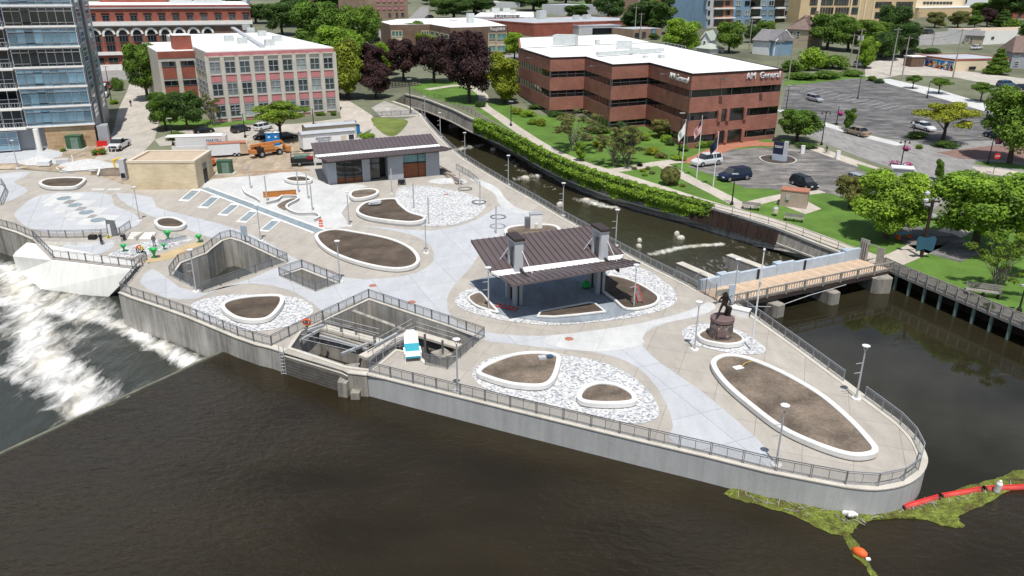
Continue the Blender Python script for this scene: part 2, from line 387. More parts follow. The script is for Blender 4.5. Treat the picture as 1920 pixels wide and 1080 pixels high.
# ================================================================ outlines traced from the photograph and surveyed onto the ground
river_left = W([(222, 549), (246, 559), (300, 577), (350, 595), (395, 614), (440, 633), (480, 647), (506, 653), (530, 661)])
gate_mouth = W([(530, 661), (640, 694), (652, 700), (688, 704)])
river_right = W([(688, 702), (750, 718), (855, 744), (960, 770), (1080, 799), (1200, 828), (1320, 856), (1440, 886), (1527, 903), (1586, 914)])
nose = cr(W([(1586, 914), (1641, 919), (1692, 911), (1724, 893), (1738, 868), (1733, 846), (1720, 824), (1694, 797), (1660, 771), (1626, 746)]), 3, False)
east_side = W([(1626, 746), (1587, 716), (1500, 652), (1430, 602), (1384, 570)])
bridge_w = W([(1384, 570), (1312, 546)])
race_left = W([(1312, 546), (1290, 533), (1225, 501), (1157, 465), (1105, 434), (1056, 407), (1004, 376), (954, 348), (910, 322), (873, 299), (848, 279), (826, 257), (806, 235), (792, 216), (768, 200), (738, 190)])
race_right = W([(760, 176), (800, 186), (850, 205), (884, 222), (905, 230), (938, 243), (975, 260), (1010, 280), (1060, 304), (1105, 321), (1160, 339), (1215, 355), (1262, 368), (1300, 378), (1380, 402), (1440, 420), (1500, 443), (1560, 467), (1606, 484)])
boardwalk = W([(1606, 484), (1656, 500), (1700, 520), (1760, 545), (1830, 574), (1920, 612), (2080, 680), (2350, 800)])
boardwalk_g = [boardwalk[0]] + offs(boardwalk, 2.3, False)[1:]
terrace_nw = W([(-500, 372), (-260, 384), (-120, 398), (-30, 418), (30, 436), (60, 449)])
block_edge = W([(60, 449), (96, 486), (160, 493), (252, 504), (272, 492), (222, 549)])
outer = [Vector((-700, 140, 0)), Vector((-1800, 300, 0)), Vector((-1800, 3200, 0)), Vector((1800, 3200, 0)), Vector((1800, 200, 0)), Vector((400, 30, 0)), Vector((200, 20, 0))]
shore = terrace_nw + block_edge[1:] + river_left[1:] + gate_mouth[1:] + river_right[1:] + nose[1:] + east_side[1:] + bridge_w[1:] + race_left[1:] + race_right + boardwalk[1:]
pit_big = W([(324, 517), (340, 494), (388, 476), (398, 467), (418, 452), (432, 448), (452, 454), (516, 484), (534, 492), (381, 546)])
pit_small = W([(530, 518), (566, 506), (631, 532), (593, 545)])
pit_gate = W([(545, 653), (566, 622), (692, 563), (903, 634), (838, 690), (800, 681), (782, 664), (742, 656), (695, 694), (650, 688)])
terrace = W([(66, 452), (160, 453), (226, 448), (246, 434), (292, 434), (345, 441), (400, 447), (350, 474), (320, 487), (290, 492), (252, 500), (160, 489), (100, 482)])
HOLES = [pit_big, pit_small, pit_gate, terrace]
ground = sheet('ground', [Vector((p.x, p.y, 0)) for p in (outer + list(reversed(boardwalk_g)) + list(reversed(race_right)) + list(reversed(race_left))[0:] + list(reversed(bridge_w))[1:] + list(reversed(east_side))[1:] + list(reversed(nose))[1:] + list(reversed(river_right))[1:] + list(reversed(gate_mouth))[1:] + list(reversed(river_left))[1:] + list(reversed(block_edge))[1:] + list(reversed(terrace_nw))[1:])], 'city_ground', 0, HOLES)

# ---------------------------------------------------------------- water
CR0, CR1 = GZ(374, 683, ZR), GZ(0, 856, ZR); crest_dir = (CR1 - CR0).normalized(); CR2 = CR0 + crest_dir * 120; CRs = CR0 - crest_dir * 4
bar_l, bar_r = G(1312, 546), G(1612, 486); PLS = WZ([(1640, 961), (1700, 952), (1760, 934), (1840, 919), (1935, 914), (2120, 904)], ZR)
sheet('river', [CRs, CR2, Vector((-100, -120, 0)), Vector((500, -120, 0)), Vector((500, 30, 0)), *reversed(PLS), Vector((10, 66, 0)), Vector((-15, 66, 0))], 'river_water', 0, z=ZR)
sheet('pool', [Vector((10, 66, 0)), *PLS, Vector((500, 30, 0)), Vector((500, 90, 0)), Vector((140, 90, 0)), Vector((60, 99, 0)), bar_r, bar_l], 'pool_water', 0, z=ZR)
sheet('river_bed', [Vector((-400, -200, 0)), Vector((600, -200, 0)), Vector((600, 260, 0)), Vector((-400, 260, 0))], 'soil', 0, z=-9)
def grid_water(name, m, x0, x1, y0, y1, step, zf, ff, keep):
    nx, ny = int((x1 - x0) / step), int((y1 - y0) / step); vs_ = []; fo = []; idx = {}; fs = []
    for j in range(ny + 1):
        for i in range(nx + 1):
            x, y = x0 + i * step, y0 + j * step
            if keep(x, y): f = ff(x, y); idx[i, j] = len(vs_); vs_.append((x, y, zf(x, y, f))); fo.append(f)
    for j in range(ny):
        for i in range(nx):
            k = [(i, j), (i + 1, j), (i + 1, j + 1), (i, j + 1)]
            if all(q in idx for q in k): fs.append(tuple(idx[q] for q in k))
    me = bpy.data.meshes.new(name); me.from_pydata(vs_, [], fs); me.materials.append(MATS[m])
    at = me.attributes.new('foam', 'FLOAT', 'POINT'); at.data.foreach_set('value', fo)
    me.polygons.foreach_set('use_smooth', [True] * len(fs)); o = put(name, me); o['kind'] = 'structure'; return o
def seg_d(p, a, b):
    ab = b - a; t = max(0, min(1, (p - a).dot(ab) / ab.length_squared)); return (p - a - ab * t).length, t
def foam_lines(lines, z):
    out = []
    for pts, w, s in lines: out.append(([GZ(x, y, z).to_2d() for x, y in pts], w, s))
    return out
cn = Vector((-crest_dir.y, crest_dir.x)).normalized()
if cn.dot(Vector((-1, 1))) < 0: cn = -cn                     # points downstream
def crest_d(x, y): return (Vector((x, y)) - CR0.to_2d()).dot(cn)
FL = foam_lines([([(180, 770), (120, 720), (70, 660), (60, 590), (40, 540), (10, 500)], 3.2, .62), ([(165, 745), (110, 690), (90, 630)], 2.4, .5), ([(205, 745), (130, 690), (60, 690), (-30, 700)], 2.2, .5),
                 ([(360, 682), (290, 645), (240, 615), (200, 600), (130, 590), (60, 575), (-20, 560)], 1.5, .62), ([(0, 540), (80, 570), (170, 590)], 4.2, .5), ([(-20, 600), (60, 620), (120, 640)], 4.0, .42),
                 ([(-20, 690), (60, 715), (150, 745)], 1.6, .5), ([(-30, 520), (60, 545), (150, 572)], 3.2, .45)], ZL)
def low_foam(x, y):
    p = Vector((x, y)); f = 0
    for pts, w, s in FL:
        d = min(seg_d(p, a, b)[0] for a, b in zip(pts[:-1], pts[1:])); f = max(f, s * .86 * math.exp(-(d / w) ** 2))
    return f
def low_z(x, y, f):
    d = crest_d(x, y); s = max(0, min(1, d / 4.2)); s = s * s * (3 - 2 * s)
    t = Vector((x * .45, y * .45, 3)); w = mnoise.fractal(t, .9, 2.1, 4) * (.06 + .55 * f) * s
    return ZR - .05 + (ZL - ZR) * s + w - (.6 if d < -.4 else 0)
grid_water('lower_river', 'rapids', -110, -14, 20, 118, .5, low_z, low_foam, lambda x, y: crest_d(x, y) > -.9)
mb = MB(); rl = [CR0 + crest_dir * (i * 3) for i in range(-1, 40)]
for i, q in enumerate(rl): q.z = ZR - .02 + .05 * mnoise.noise(Vector((i * .7, 3, 0)))
rl = [Vector((p.x + cn.x * .5, p.y + cn.y * .5, p.z)) for p in rl]
mb.sweep(rl, [(-.3, -.9), (.3, -.9), (.14, .04), (-.14, .04)])
tag(mb.build('dam_crest', 'crest_wet', fix=True), 'long straight concrete sill of the low dam across the river', 'dam')
RF = foam_lines([([(1440, 505), (1400, 490), (1340, 500)], 4.0, .22), ([(1220, 477), (1290, 462), (1352, 458)], .8, .62), ([(1100, 375), (1130, 386), (1155, 389)], 1.4, .6), ([(1080, 373), (1120, 380)], 1.5, .4), ([(975, 335), (1000, 328)], 2, .38),
                 ([(860, 280), (900, 272)], 2.0, .45), ([(740, 185), (765, 190)], 3, .55), ([(1480, 490), (1430, 470), (1380, 462)], 3.0, .2), ([(900, 240), (870, 225)], 2.5, .3), ([(960, 300), (1000, 340), (1040, 355)], 1.5, .25)], ZC)
def race_foam(x, y):
    p = Vector((x, y)); f = 0
    for pts, w, s in RF:
        d = min(seg_d(p, a, b)[0] for a, b in zip(pts[:-1], pts[1:])); f = max(f, s * .8 * math.exp(-(d / w) ** 2))
    return f + .05
def rim_x(y):
    for a, b in zip(race_left[:-1], race_left[1:]):
        if a.y <= y <= b.y: return a.x + (b.x - a.x) * (y - a.y) / max(1e-6, b.y - a.y)
    return race_left[0].x if y < race_left[0].y else race_left[-1].x
blv = (bar_r - bar_l).to_2d().normalized(); bln = Vector((-blv.y, blv.x))
grid_water('race_channel', 'race_water', -80, 62, 78, 250, .7, lambda x, y, f: ZC + mnoise.fractal(Vector((x * .5, y * .5, 9)), .9, 2.1, 3) * (.03 + .3 * f), race_foam,
           lambda x, y: (Vector((x, y)) - bar_l.to_2d()).dot(bln) > .5 and x > rim_x(y) - 1.5)

# ---------------------------------------------------------------- paved surfaces
plaza = terrace_nw + block_edge[1:] + river_left[1:] + gate_mouth[1:] + river_right[1:] + nose[1:] + east_side[1:] + bridge_w[1:] + race_left[1:14] + W([(700, 236), (690, 255), (600, 262), (580, 300), (490, 340), (400, 335), (230, 345), (190, 330), (130, 325), (90, 322), (40, 318), (-60, 320), (-420, 330)])
sheet('plaza_paving', plaza, 'tan_concrete', .012, HOLES)
def zone(name, px, m, dz, smooth=True, holes=(), h=0.0, n=4): return sheet(name, cr(W(px, h), n) if smooth else W(px, h), m, dz, holes)
zone('swirl_paving', [(218, 362), (285, 370), (292, 388), (345, 403), (430, 425), (500, 453), (548, 482), (640, 520), (720, 522), (780, 512), (812, 490), (808, 462), (770, 440), (700, 427), (660, 424), (720, 426), (805, 433), (870, 421), (905, 406), (925, 393), (945, 386), (990, 398), (1000, 412), (950, 445), (905, 470), (885, 500), (855, 530), (838, 562), (846, 594), (880, 616), (940, 627), (1020, 630), (1110, 620), (1200, 606), (1290, 583), (1328, 566), (1342, 578), (1310, 594), (1250, 606), (1210, 625), (1206, 650), (1240, 682), (1310, 730), (1380, 788), (1424, 828), (1440, 852), (1440, 880), (1264, 838), (1262, 800), (1248, 755), (1215, 706), (1170, 676), (1110, 660), (1040, 655), (985, 648), (930, 642), (906, 637), (800, 598), (693, 557), (620, 588), (588, 570), (545, 545), (480, 532), (420, 538), (370, 560), (310, 558), (262, 530), (285, 505), (312, 520), (381, 550), (540, 493), (520, 480), (432, 443), (405, 448), (350, 430), (290, 408), (240, 385)], 'blue_concrete', .024, n=2, holes=[pit_small])
zone('oval_paving', [(35, 392), (75, 366), (150, 360), (205, 365), (215, 385), (250, 400), (262, 418), (225, 434), (165, 436), (100, 438), (50, 425), (28, 405)], 'blue_concrete', .024)
zone('edge_paving', [(-200, 345), (-60, 335), (10, 325), (55, 322), (45, 332), (27, 342), (52, 356), (30, 372), (-10, 385), (-60, 400), (-200, 380)], 'blue_concrete', .026)
zone('bright_paving', [(1040, 650), (1025, 632), (1100, 622), (1200, 607), (1300, 582), (1328, 567), (1340, 580), (1290, 597), (1225, 612), (1205, 632), (1204, 646), (1130, 660)], 'white_concrete', .034)
zone('new_paving', [(880, 335), (900, 338), (932, 352), (950, 375), (975, 392), (1010, 398), (1005, 402), (960, 398), (935, 382), (928, 365), (905, 350)], 'white_concrete', .036)
zone('entry_paving', [(400, 336), (480, 330), (560, 322), (610, 345), (660, 345), (690, 350), (655, 360), (660, 375), (640, 400), (655, 424), (600, 428), (560, 415), (500, 390), (430, 365), (380, 352)], 'white_concrete', .030, n=2)
zone('crossing_band', [(372, 354), (392, 352), (608, 430), (596, 438), (588, 436)], 'grey_band', .044, False)
for i, (a, b) in enumerate([(((372, 354)), (588, 437)), ((393, 352), (610, 431))]):
    p = W([a, b]); p = [p[0] + (p[1] - p[0]) * t for t in (0, .5, 1)]
    for q in p: q.z = gz(q.y) + .02
    m_ = MB().sweep(p, [(-.22, 0), (.22, 0), (.22, .035), (-.22, .035)]).build('band_border', 'curb_white', fix=True); m_['kind'] = 'structure'
for i, (x, y) in enumerate([(357, 366), (393, 379), (430, 393), (465, 406), (507, 423)]):
    k = 1 + i * .05
    for nm, e, m, dz in (('stall_border', 1.0, 'curb_white', .040), ('stall_paving', .74, 'grey_band', .05)):
        c = G(x, y); u = (G(x + 13, y - 11) - c) * e; w_ = (G(x + 13, y + 1) - c) * e * .72
        sheet(nm, [c - u - w_, c + u - w_, c + u + w_, c - u + w_], m, dz)
for i, (x, y) in enumerate([(120, 372), (141, 385), (162, 398.5), (184, 413)]):
    c = G(x, y); u = (G(x + 28, y + 1) - c); w_ = (G(x + 15, y - 9.5) - c)
    sheet('jet_pad', [c - u - w_, c + u - w_, c + u + w_, c - u + w_], 'white_concrete', .040)
    sheet('jet_grille', [c + Vector((1.05 * math.cos(t * .4), 1.05 * math.sin(t * .4), 0)) for t in range(16)], 'grey_band', .052)
for x, y in [(92, 384.5), (112, 398), (133, 412)]:
    c = G(x, y); u = (G(x + 9, y) - c); w_ = (G(x + 3, y - 3) - c); sheet('jet_slab', [c - u - w_, c + u - w_, c + u + w_, c - u + w_], 'white_concrete', .042)
for x, y in [(184, 355.5), (214, 355.5)]:
    c = G(x, y); u = (G(x + 12, y) - c); w_ = (G(x + 2.5, y - 2) - c); sheet('pale_slab', [c - u - w_, c + u - w_, c + u + w_, c - u + w_], 'white_concrete', .042)
zone('paver_field_round', [(752, 352), (800, 349), (862, 360), (905, 374), (912, 386), (890, 408), (850, 422), (800, 425), (755, 418), (730, 405), (760, 392), (742, 372)], 'hex_pavers', .05)
zone('paver_field_west', [(357, 575), (380, 562), (440, 553), (540, 556), (578, 568), (588, 583), (570, 600), (530, 615), (470, 622), (420, 612), (372, 594)], 'hex_pavers', .05)
zone('paver_field_south', [(886, 700), (920, 672), (1000, 660), (1070, 668), (1130, 680), (1185, 706), (1222, 742), (1236, 772), (1226, 788), (1190, 795), (1130, 785), (1060, 768), (960, 745), (905, 726)], 'hex_pavers', .05)
zone('paver_ring', [(853, 562), (872, 545), (900, 538), (960, 520), (1090, 512), (1190, 500), (1245, 528), (1268, 552), (1262, 572), (1215, 590), (1140, 602), (1040, 610), (960, 604), (895, 590), (862, 577)], 'hex_pavers', .05)
zone('paver_field_statue', [(1279, 622), (1300, 610), (1340, 607), (1390, 622), (1420, 640), (1436, 655), (1425, 664), (1380, 664), (1320, 652), (1288, 640)], 'hex_pavers', .05)
slab = [(876, 553), (905, 546), (884, 528), (1000, 505), (1110, 505), (1150, 520), (1205, 555), (1212, 575), (1150, 596), (1060, 606), (990, 600), (935, 590), (900, 575)]  # slab outline also takes in the corner of the roof's cast shadow
zone('pavilion_slab_shadow', slab, 'grey_slab_shadow' if 'grey_slab_shadow' in MATS else 'blue_concrete', .085)
# terrace below the plaza
sheet('terrace_floor', terrace, 'tan_concrete', 0, z=-.5)
sheet('terrace_apron', cr(WZ([(112, 470), (135, 453), (200, 450), (215, 460), (190, 475), (150, 487), (120, 484)], -.5), 3), 'blue_concrete', 0, z=-.485)
sheet('terrace_pavers', cr(WZ([(202, 478), (245, 460), (305, 447), (360, 448), (345, 455), (270, 480), (225, 482)], -.5), 3), 'hex_pavers_dark', 0, z=-.48)
sheet('sand_strip', cr(WZ([(262, 492), (330, 467), (365, 455), (388, 457), (350, 476), (300, 490)], -.5), 3), 'sand', 0, z=-.47)
# construction yard, streets and lots
zone('yard', [(60, 318), (-10, 300), (-40, 314), (20, 300), (60, 285), (210, 270), (235, 290), (245, 302), (340, 300), (385, 262), (560, 255), (600, 268), (590, 300), (560, 320), (480, 333), (395, 336), (235, 345), (190, 332), (110, 322)], 'yard_dirt', .016, False)
zone('side_street', [(176, 300), (255, 300), (290, 262), (300, 220), (276, 165), (245, 150), (238, 172), (222, 205), (214, 240), (200, 272)], 'street_left', .02, False)
zone('cross_street', [(60, 162), (60, 134), (700, 106), (700, 118)], 'road', .014, False)
zone('factory_lot', [(290, 262), (340, 244), (450, 236), (560, 232), (640, 222), (668, 240), (668, 262), (560, 258), (385, 268), (300, 274)], 'street_left', .018, False)
zone('factory_lawn', [(330, 244), (300, 235), (300, 215), (390, 225), (480, 222), (480, 230), (420, 238)], 'lawn', .026, False)
zone('lane', [(632, 186), (650, 186), (700, 218), (700, 240), (680, 250), (640, 222)], 'sidewalk', .018, False)
zone('bank_slope', [(696, 202), (720, 190), (740, 196), (786, 212), (784, 218), (715, 220)], 'old_wall', .03, False)
zone('lawn_patch', [(696, 222), (715, 221), (735, 222), (764, 226), (758, 240), (742, 254), (725, 254), (706, 240)], 'lawn_dry', .03)
zone('white_apron', [(-80, 290), (40, 280), (80, 276), (118, 286), (115, 294), (60, 304), (-80, 312)], 'blue_concrete', .026, False)
# east bank
zone('bank_lawn', [(892, 205), (905, 190), (940, 190), (1000, 215), (1130, 225), (1330, 250), (1440, 262), (1480, 275), (1560, 330), (1700, 395), (1930, 440), (2300, 520), (2300, 790), (1920, 606), (1660, 494), (1440, 413), (1240, 354), (1110, 317), (975, 254), (915, 220)], 'lawn', .012, False)
zone('far_lawn', [(770, 165), (800, 150), (850, 150), (900, 165), (900, 200), (850, 195), (800, 180)], 'lawn', .012, False)
def strip(name, px, w, m, dz, n=4, h=0.0):
    p = cr(W(px, h), n, False); a, b = offs(p, w / 2, False), offs(p, -w / 2, False)
    return sheet(name, a + list(reversed(b)), m, dz)
strip('river_walk', [(800, 168), (870, 160), (905, 178), (905, 196), (935, 218), (975, 246), (1030, 280), (1090, 306), (1160, 328), (1230, 350), (1330, 382), (1440, 412), (1540, 447), (1640, 484)], 2.6, 'sidewalk', .024)
strip('walk_to_lot', [(1130, 322), (1180, 316), (1230, 307), (1290, 300)], 2.6, 'sidewalk', .03)
strip('walk_diagonal', [(1240, 308), (1290, 335), (1350, 365), (1400, 392)], 2.6, 'sidewalk', .034)
strip('walk_cross', [(1400, 384), (1470, 368), (1540, 358)], 2.2, 'sidewalk', .036)
strip('walk_to_bridge', [(1640, 500), (1690, 482), (1740, 458), (1800, 430)], 3.4, 'sidewalk', .03)
zone('box_pad', [(1452, 380), (1500, 370), (1540, 392), (1510, 402)], 'sidewalk', .04, False)
zone('forecourt', [(1288, 312), (1340, 301), (1350, 289), (1372, 281), (1420, 277), (1480, 277), (1527, 283), (1572, 297), (1602, 310), (1640, 330), (1720, 356), (1700, 385), (1640, 376), (1600, 374), (1555, 363), (1500, 363), (1440, 354), (1400, 353), (1340, 330)], 'court_asphalt', .028, False)
strip('brick_walk', [(1286, 305), (1315, 296), (1335, 286), (1372, 274), (1420, 270), (1462, 272)], 3.6, 'brick_paving', .036)
zone('entry_brick', [(1352, 272), (1370, 262), (1420, 262), (1430, 272), (1390, 276)], 'brick_paving', .042, False)
zone('parking_lot', [(1462, 212), (1474, 162), (1600, 147), (1668, 150), (1740, 175), (1940, 232), (1960, 262), (1870, 282), (1700, 270), (1560, 230)], 'lot_asphalt', .02, False)
zone('street', [(1480, 212), (1560, 238), (1640, 258), (1745, 268), (1900, 262), (2100, 268), (2100, 330), (1850, 325), (1800, 355), (1740, 400), (1700, 420), (1690, 395), (1750, 345), (1690, 322), (1620, 298), (1530, 262), (1470, 238)], 'road', .024, False)
strip('lot_sidewalk', [(1462, 206), (1530, 228), (1610, 252), (1690, 272)], 3.0, 'white_concrete', .032)
strip('street_sidewalk', [(1500, 268), (1560, 290), (1640, 318), (1710, 340), (1770, 362)], 3.2, 'sidewalk', .034)
zone('verge', [(1606, 307), (1650, 320), (1690, 334), (1678, 340), (1640, 332), (1612, 318)], 'lawn', .04, False)
zone('corner_brick', [(1756, 286), (1870, 272), (2050, 278), (2050, 318), (1880, 300), (1800, 298)], 'brick_dark', .03, False)
zone('corner_walk', [(1820, 312), (1870, 316), (1960, 330), (1960, 340), (1840, 325)], 'sidewalk', .036, False)
zone('corner_lawn', [(1822, 306), (1850, 302), (2000, 318), (2000, 326), (1850, 312)], 'lawn', .04, False)
zone('plaza_pad', [(1660, 432), (1700, 420), (1790, 440), (1850, 470), (1800, 492), (1720, 470)], 'court_asphalt', .03, False)
zone('rear_walk', [(1640, 148), (1668, 148), (1760, 168), (1940, 222), (1940, 236), (1740, 178), (1668, 158)], 'white_concrete', .03, False)
zone('rear_street', [(1622, 150), (1622, 118), (1700, 106), (1800, 132), (1940, 150), (1940, 175), (1790, 145), (1690, 140), (1640, 150)], 'street_left', .016, False)
zone('hill_street', [(1690, 86), (1700, 66), (1800, 56), (2000, 58), (2000, 72), (1760, 84)], 'road', .016, False)
zone('back_street', [(690, 66), (760, 40), (790, 12), (806, 12), (800, 40), (860, 50), (900, 60), (860, 66), (780, 60), (740, 72)], 'road', .016, False)
zone('bank_street', [(930, 100), (990, 98), (990, 112), (930, 112)], 'road', .016, False)
zone('back_lawn', [(1010, 6), (1120, 4), (1130, 18), (1010, 22)], 'lawn', .016, False)
zone('slope_lawn', [(1470, 160), (1475, 140), (1600, 140), (1640, 146), (1600, 150)], 'lawn', .018, False)

# ================================================================ walls, pits
def wall(name, label, path, m, z0, th=.5, top=0.0, cap=True, capm='coping', side=1, cat='wall'):
    """a retaining wall: its face follows the path, its body lies on the landward side"""
    p = [Vector((q.x, q.y, gz(q.y) + top)) for q in path]; base = p[0]
    t = thing(name, label, cat, (base.x, base.y, z0))
    body = MB(); a = p; b = offs(p, th * side, False); n = len(p)
    vs_ = [(q.x, q.y, z0) for q in a] + [(q.x, q.y, q.z - .02) for q in a] + [(q.x, q.y, q.z - .02) for q in b] + [(q.x, q.y, z0) for q in b]
    fs = [(k * n + i, k * n + i + 1, ((k + 1) % 4) * n + i + 1, ((k + 1) % 4) * n + i) for k in range(4) for i in range(n - 1)] + [(0, n, 2 * n, 3 * n), (n - 1, 4 * n - 1, 3 * n - 1, 2 * n - 1)]
    body.add(vs_, fs); body.build('wall_body', m, t, fix=True)
    if cap: MB().sweep(p, [(-.06 * side, -.02), ((th + .1) * side, -.02), ((th + .1) * side, .075), (-.06 * side, .075)]).build('coping', capm, t, fix=True)
    return t
wall('river_wall', 'weathered pale concrete river wall from the dam to the fish gate', river_left, 'old_wall', -6, .6)
wall('river_wall', 'long clean grey concrete wall along the dark river', river_right, 'new_wall', -6, .6)
wall('river_wall', 'rounded concrete wall at the tip of the island plaza', nose, 'new_wall', -6, .6)
wall('river_wall', 'concrete wall below the railing facing the still pool', east_side, 'new_wall', -6, .6)
wall('channel_wall', 'concrete wall under the railing on the plaza side of the race', race_left, 'new_wall', -6, .6)
GW = wall('gate_wall', 'ribbed stop log gate coloured dark for the shade across the mouth of the fish gate', gate_mouth[:3], 'raw_wall', -6, .45, top=-.35)
for k in range(7):
    q_ = [Vector((p.x, p.y, -2.6 + k * .31)) for p in gate_mouth[:3]]; MB().sweep(q_, [(-.14, 0), (-.02, 0), (-.02, .25), (-.14, .25)]).build('stop_log', 'timber_dark', GW, fix=True)  # dark log colour stands in for the shade in the gate mouth
wall('gate_wall', 'short concrete wall beside the fish gate fin', gate_mouth[2:], 'raw_wall', -6, .45)
wall('terrace_wall', 'curving concrete wall under the railing at the left edge', terrace_nw, 'raw_wall', -6, .5)
def pit(name, label, path, depth, m, floor, waterz=None):
    p = [Vector((q.x, q.y, gz(q.y))) for q in ccw(path)]; c = sum(p, Vector()) / len(p)
    t = thing(name, label, 'pit', (c.x, c.y, -depth))
    b = MB(); n = len(p); b.add([(q.x, q.y, q.z) for q in p] + [(q.x, q.y, -depth) for q in p], [(i, n + i, n + (i + 1) % n, (i + 1) % n) for i in range(n)]); b.build('pit_wall', m, t)
    o = sheet('pit_floor', p, floor, 0, z=-depth, parent=None, kind=None); o.data.transform(Matrix.Translation(-Vector(t.location))); o.parent = t
    MB().sweep(p, [(-.32, .005), (.02, .005), (.02, .11), (-.32, .11)], True).build('coping', 'coping', t, fix=True)
    return t
pit('viewing_pit', 'large sunken pit with stained concrete walls ringed by railings', pit_big, 4.6, 'old_wall', 'river_water')
pit('stair_pit', 'small rectangular sunken opening ringed by railings', pit_small, 3.4, 'old_wall', 'raw_wall')
GP = pit('fish_gate_pit', 'large sunken concrete fish gate chamber beside the river', pit_gate, 3.4, 'old_wall', 'river_water')
b = MB(); pt = [Vector((q.x, q.y, 0)) for q in ccw(terrace)]; n = len(pt)
b.add([(q.x, q.y, gz(q.y)) for q in pt] + [(q.x, q.y, -.5) for q in pt], [(i, n + i, n + (i + 1) % n, (i + 1) % n) for i in range(n)])
tag(b.build('terrace_kerb_wall', 'pale_wall'), 'low concrete wall round the sunken terrace with the green funnels', 'wall')
# white abutment block below the terrace
t = thing('concrete_abutment', 'huge bright white concrete block standing in the rapids', 'abutment', GZ(140, 555, ZL - .4))
bot = WZ([(34, 512), (76, 546), (200, 560), (222, 549), (275, 520), (120, 470), (30, 470)], ZL - .3)
topw = [*W([(22, 470), (96, 487), (252, 506), (262, 502), (272, 494), (100, 460), (50, 452)])]
topw[0] = GZ(24, 480, -1.6)
vs_ = [tuple(p) for p in bot] + [(p.x, p.y, z) for p, z in zip(topw, (-1.6, -.06, -.06, -.06, -.06, -.06, -.2))]
bm_ = MB(); bm_.add(vs_, [(i, (i + 1) % 7, 7 + (i + 1) % 7, 7 + i) for i in range(7)] + [tuple(range(7, 14))]); bm_.build('block', 'abutment_white', t, fix=True)
# ================================================================ plaza furniture
mat('steel', (.42, .43, .45), .42, .08, 2, metal=.55, spec=.5)
mat('steel_dark', (.20, .205, .215), .45, .08, 2, metal=.4, spec=.5)
mat('galv', (.50, .51, .52), .5, .1, 1.5, metal=.3)
mat('lamp_white', (.74, .74, .75), .5, .05, 1)
mat('black_metal', (.018, .018, .02), .5, .1, 1)
mat('roof_brown', (.135, .105, .104), .42, .10, .5, spec=.5, metal=.2)
mat('roof_seam', (.088, .067, .066), .45, .08, .5, spec=.5, metal=.2)
mat('fascia', (.048, .037, .035), .6, .1, 1)
mat('membrane', (.86, .86, .86), .7, .04, .5)
mat('white_paint', (.80, .80, .79), .6, .05, .8)
mat('tower_grey', (.50, .51, .53), .6, .05, .7)
mat('grey_panel', (.35, .37, .40), .6, .06, .7)
mat('wood_warm', (.24, .085, .038), .55, .22, 1.2, stretch=(1, 1, 9))
mat('teal', (.02, .33, .42), .5, .08, 2)
mat('orange', (.78, .14, .035), .6, .12, 2)
mat('red', (.62, .03, .025), .6, .12, 2)
mat('green_bright', (.02, .40, .09), .45, .12, 2)
mat('yellow', (.75, .50, .05), .6, .12, 2)
mat('bronze', (.040, .030, .026), .42, .3, 3, metal=.6, spec=.6)
mat('fieldstone', (.24, .19, .17), .85, .45, 2.6, bump=.6, bscale=4)
mat('plinth_top', (.17, .115, .11), .7, .15, 1)
mat('timber', (.30, .28, .25), .9, .25, 1.5, stretch=(1, 1, 1))
mat('timber_deck', (.56, .42, .30), .85, .14, .8)
mat('pile_green', (.17, .24, .20), .85, .25, 1)
mat('blue_grey_paint', (.44, .51, .58), .8, .14, .8)
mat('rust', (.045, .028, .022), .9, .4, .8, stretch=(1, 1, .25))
def mesh_mat():
    m, nt, b = nodes_of('wire_mesh', .5, .4, .3); b.inputs['Base Color'].default_value = (.30, .31, .33, 1)
    t = N(nt, 'ShaderNodeBsdfTransparent'); x = N(nt, 'ShaderNodeMixShader', Fac=.34); L(nt, t.outputs[0], x.inputs[1]); L(nt, b.outputs[0], x.inputs[2]); L(nt, x.outputs[0], nt.nodes['Material Output'].inputs[0])
mesh_mat()
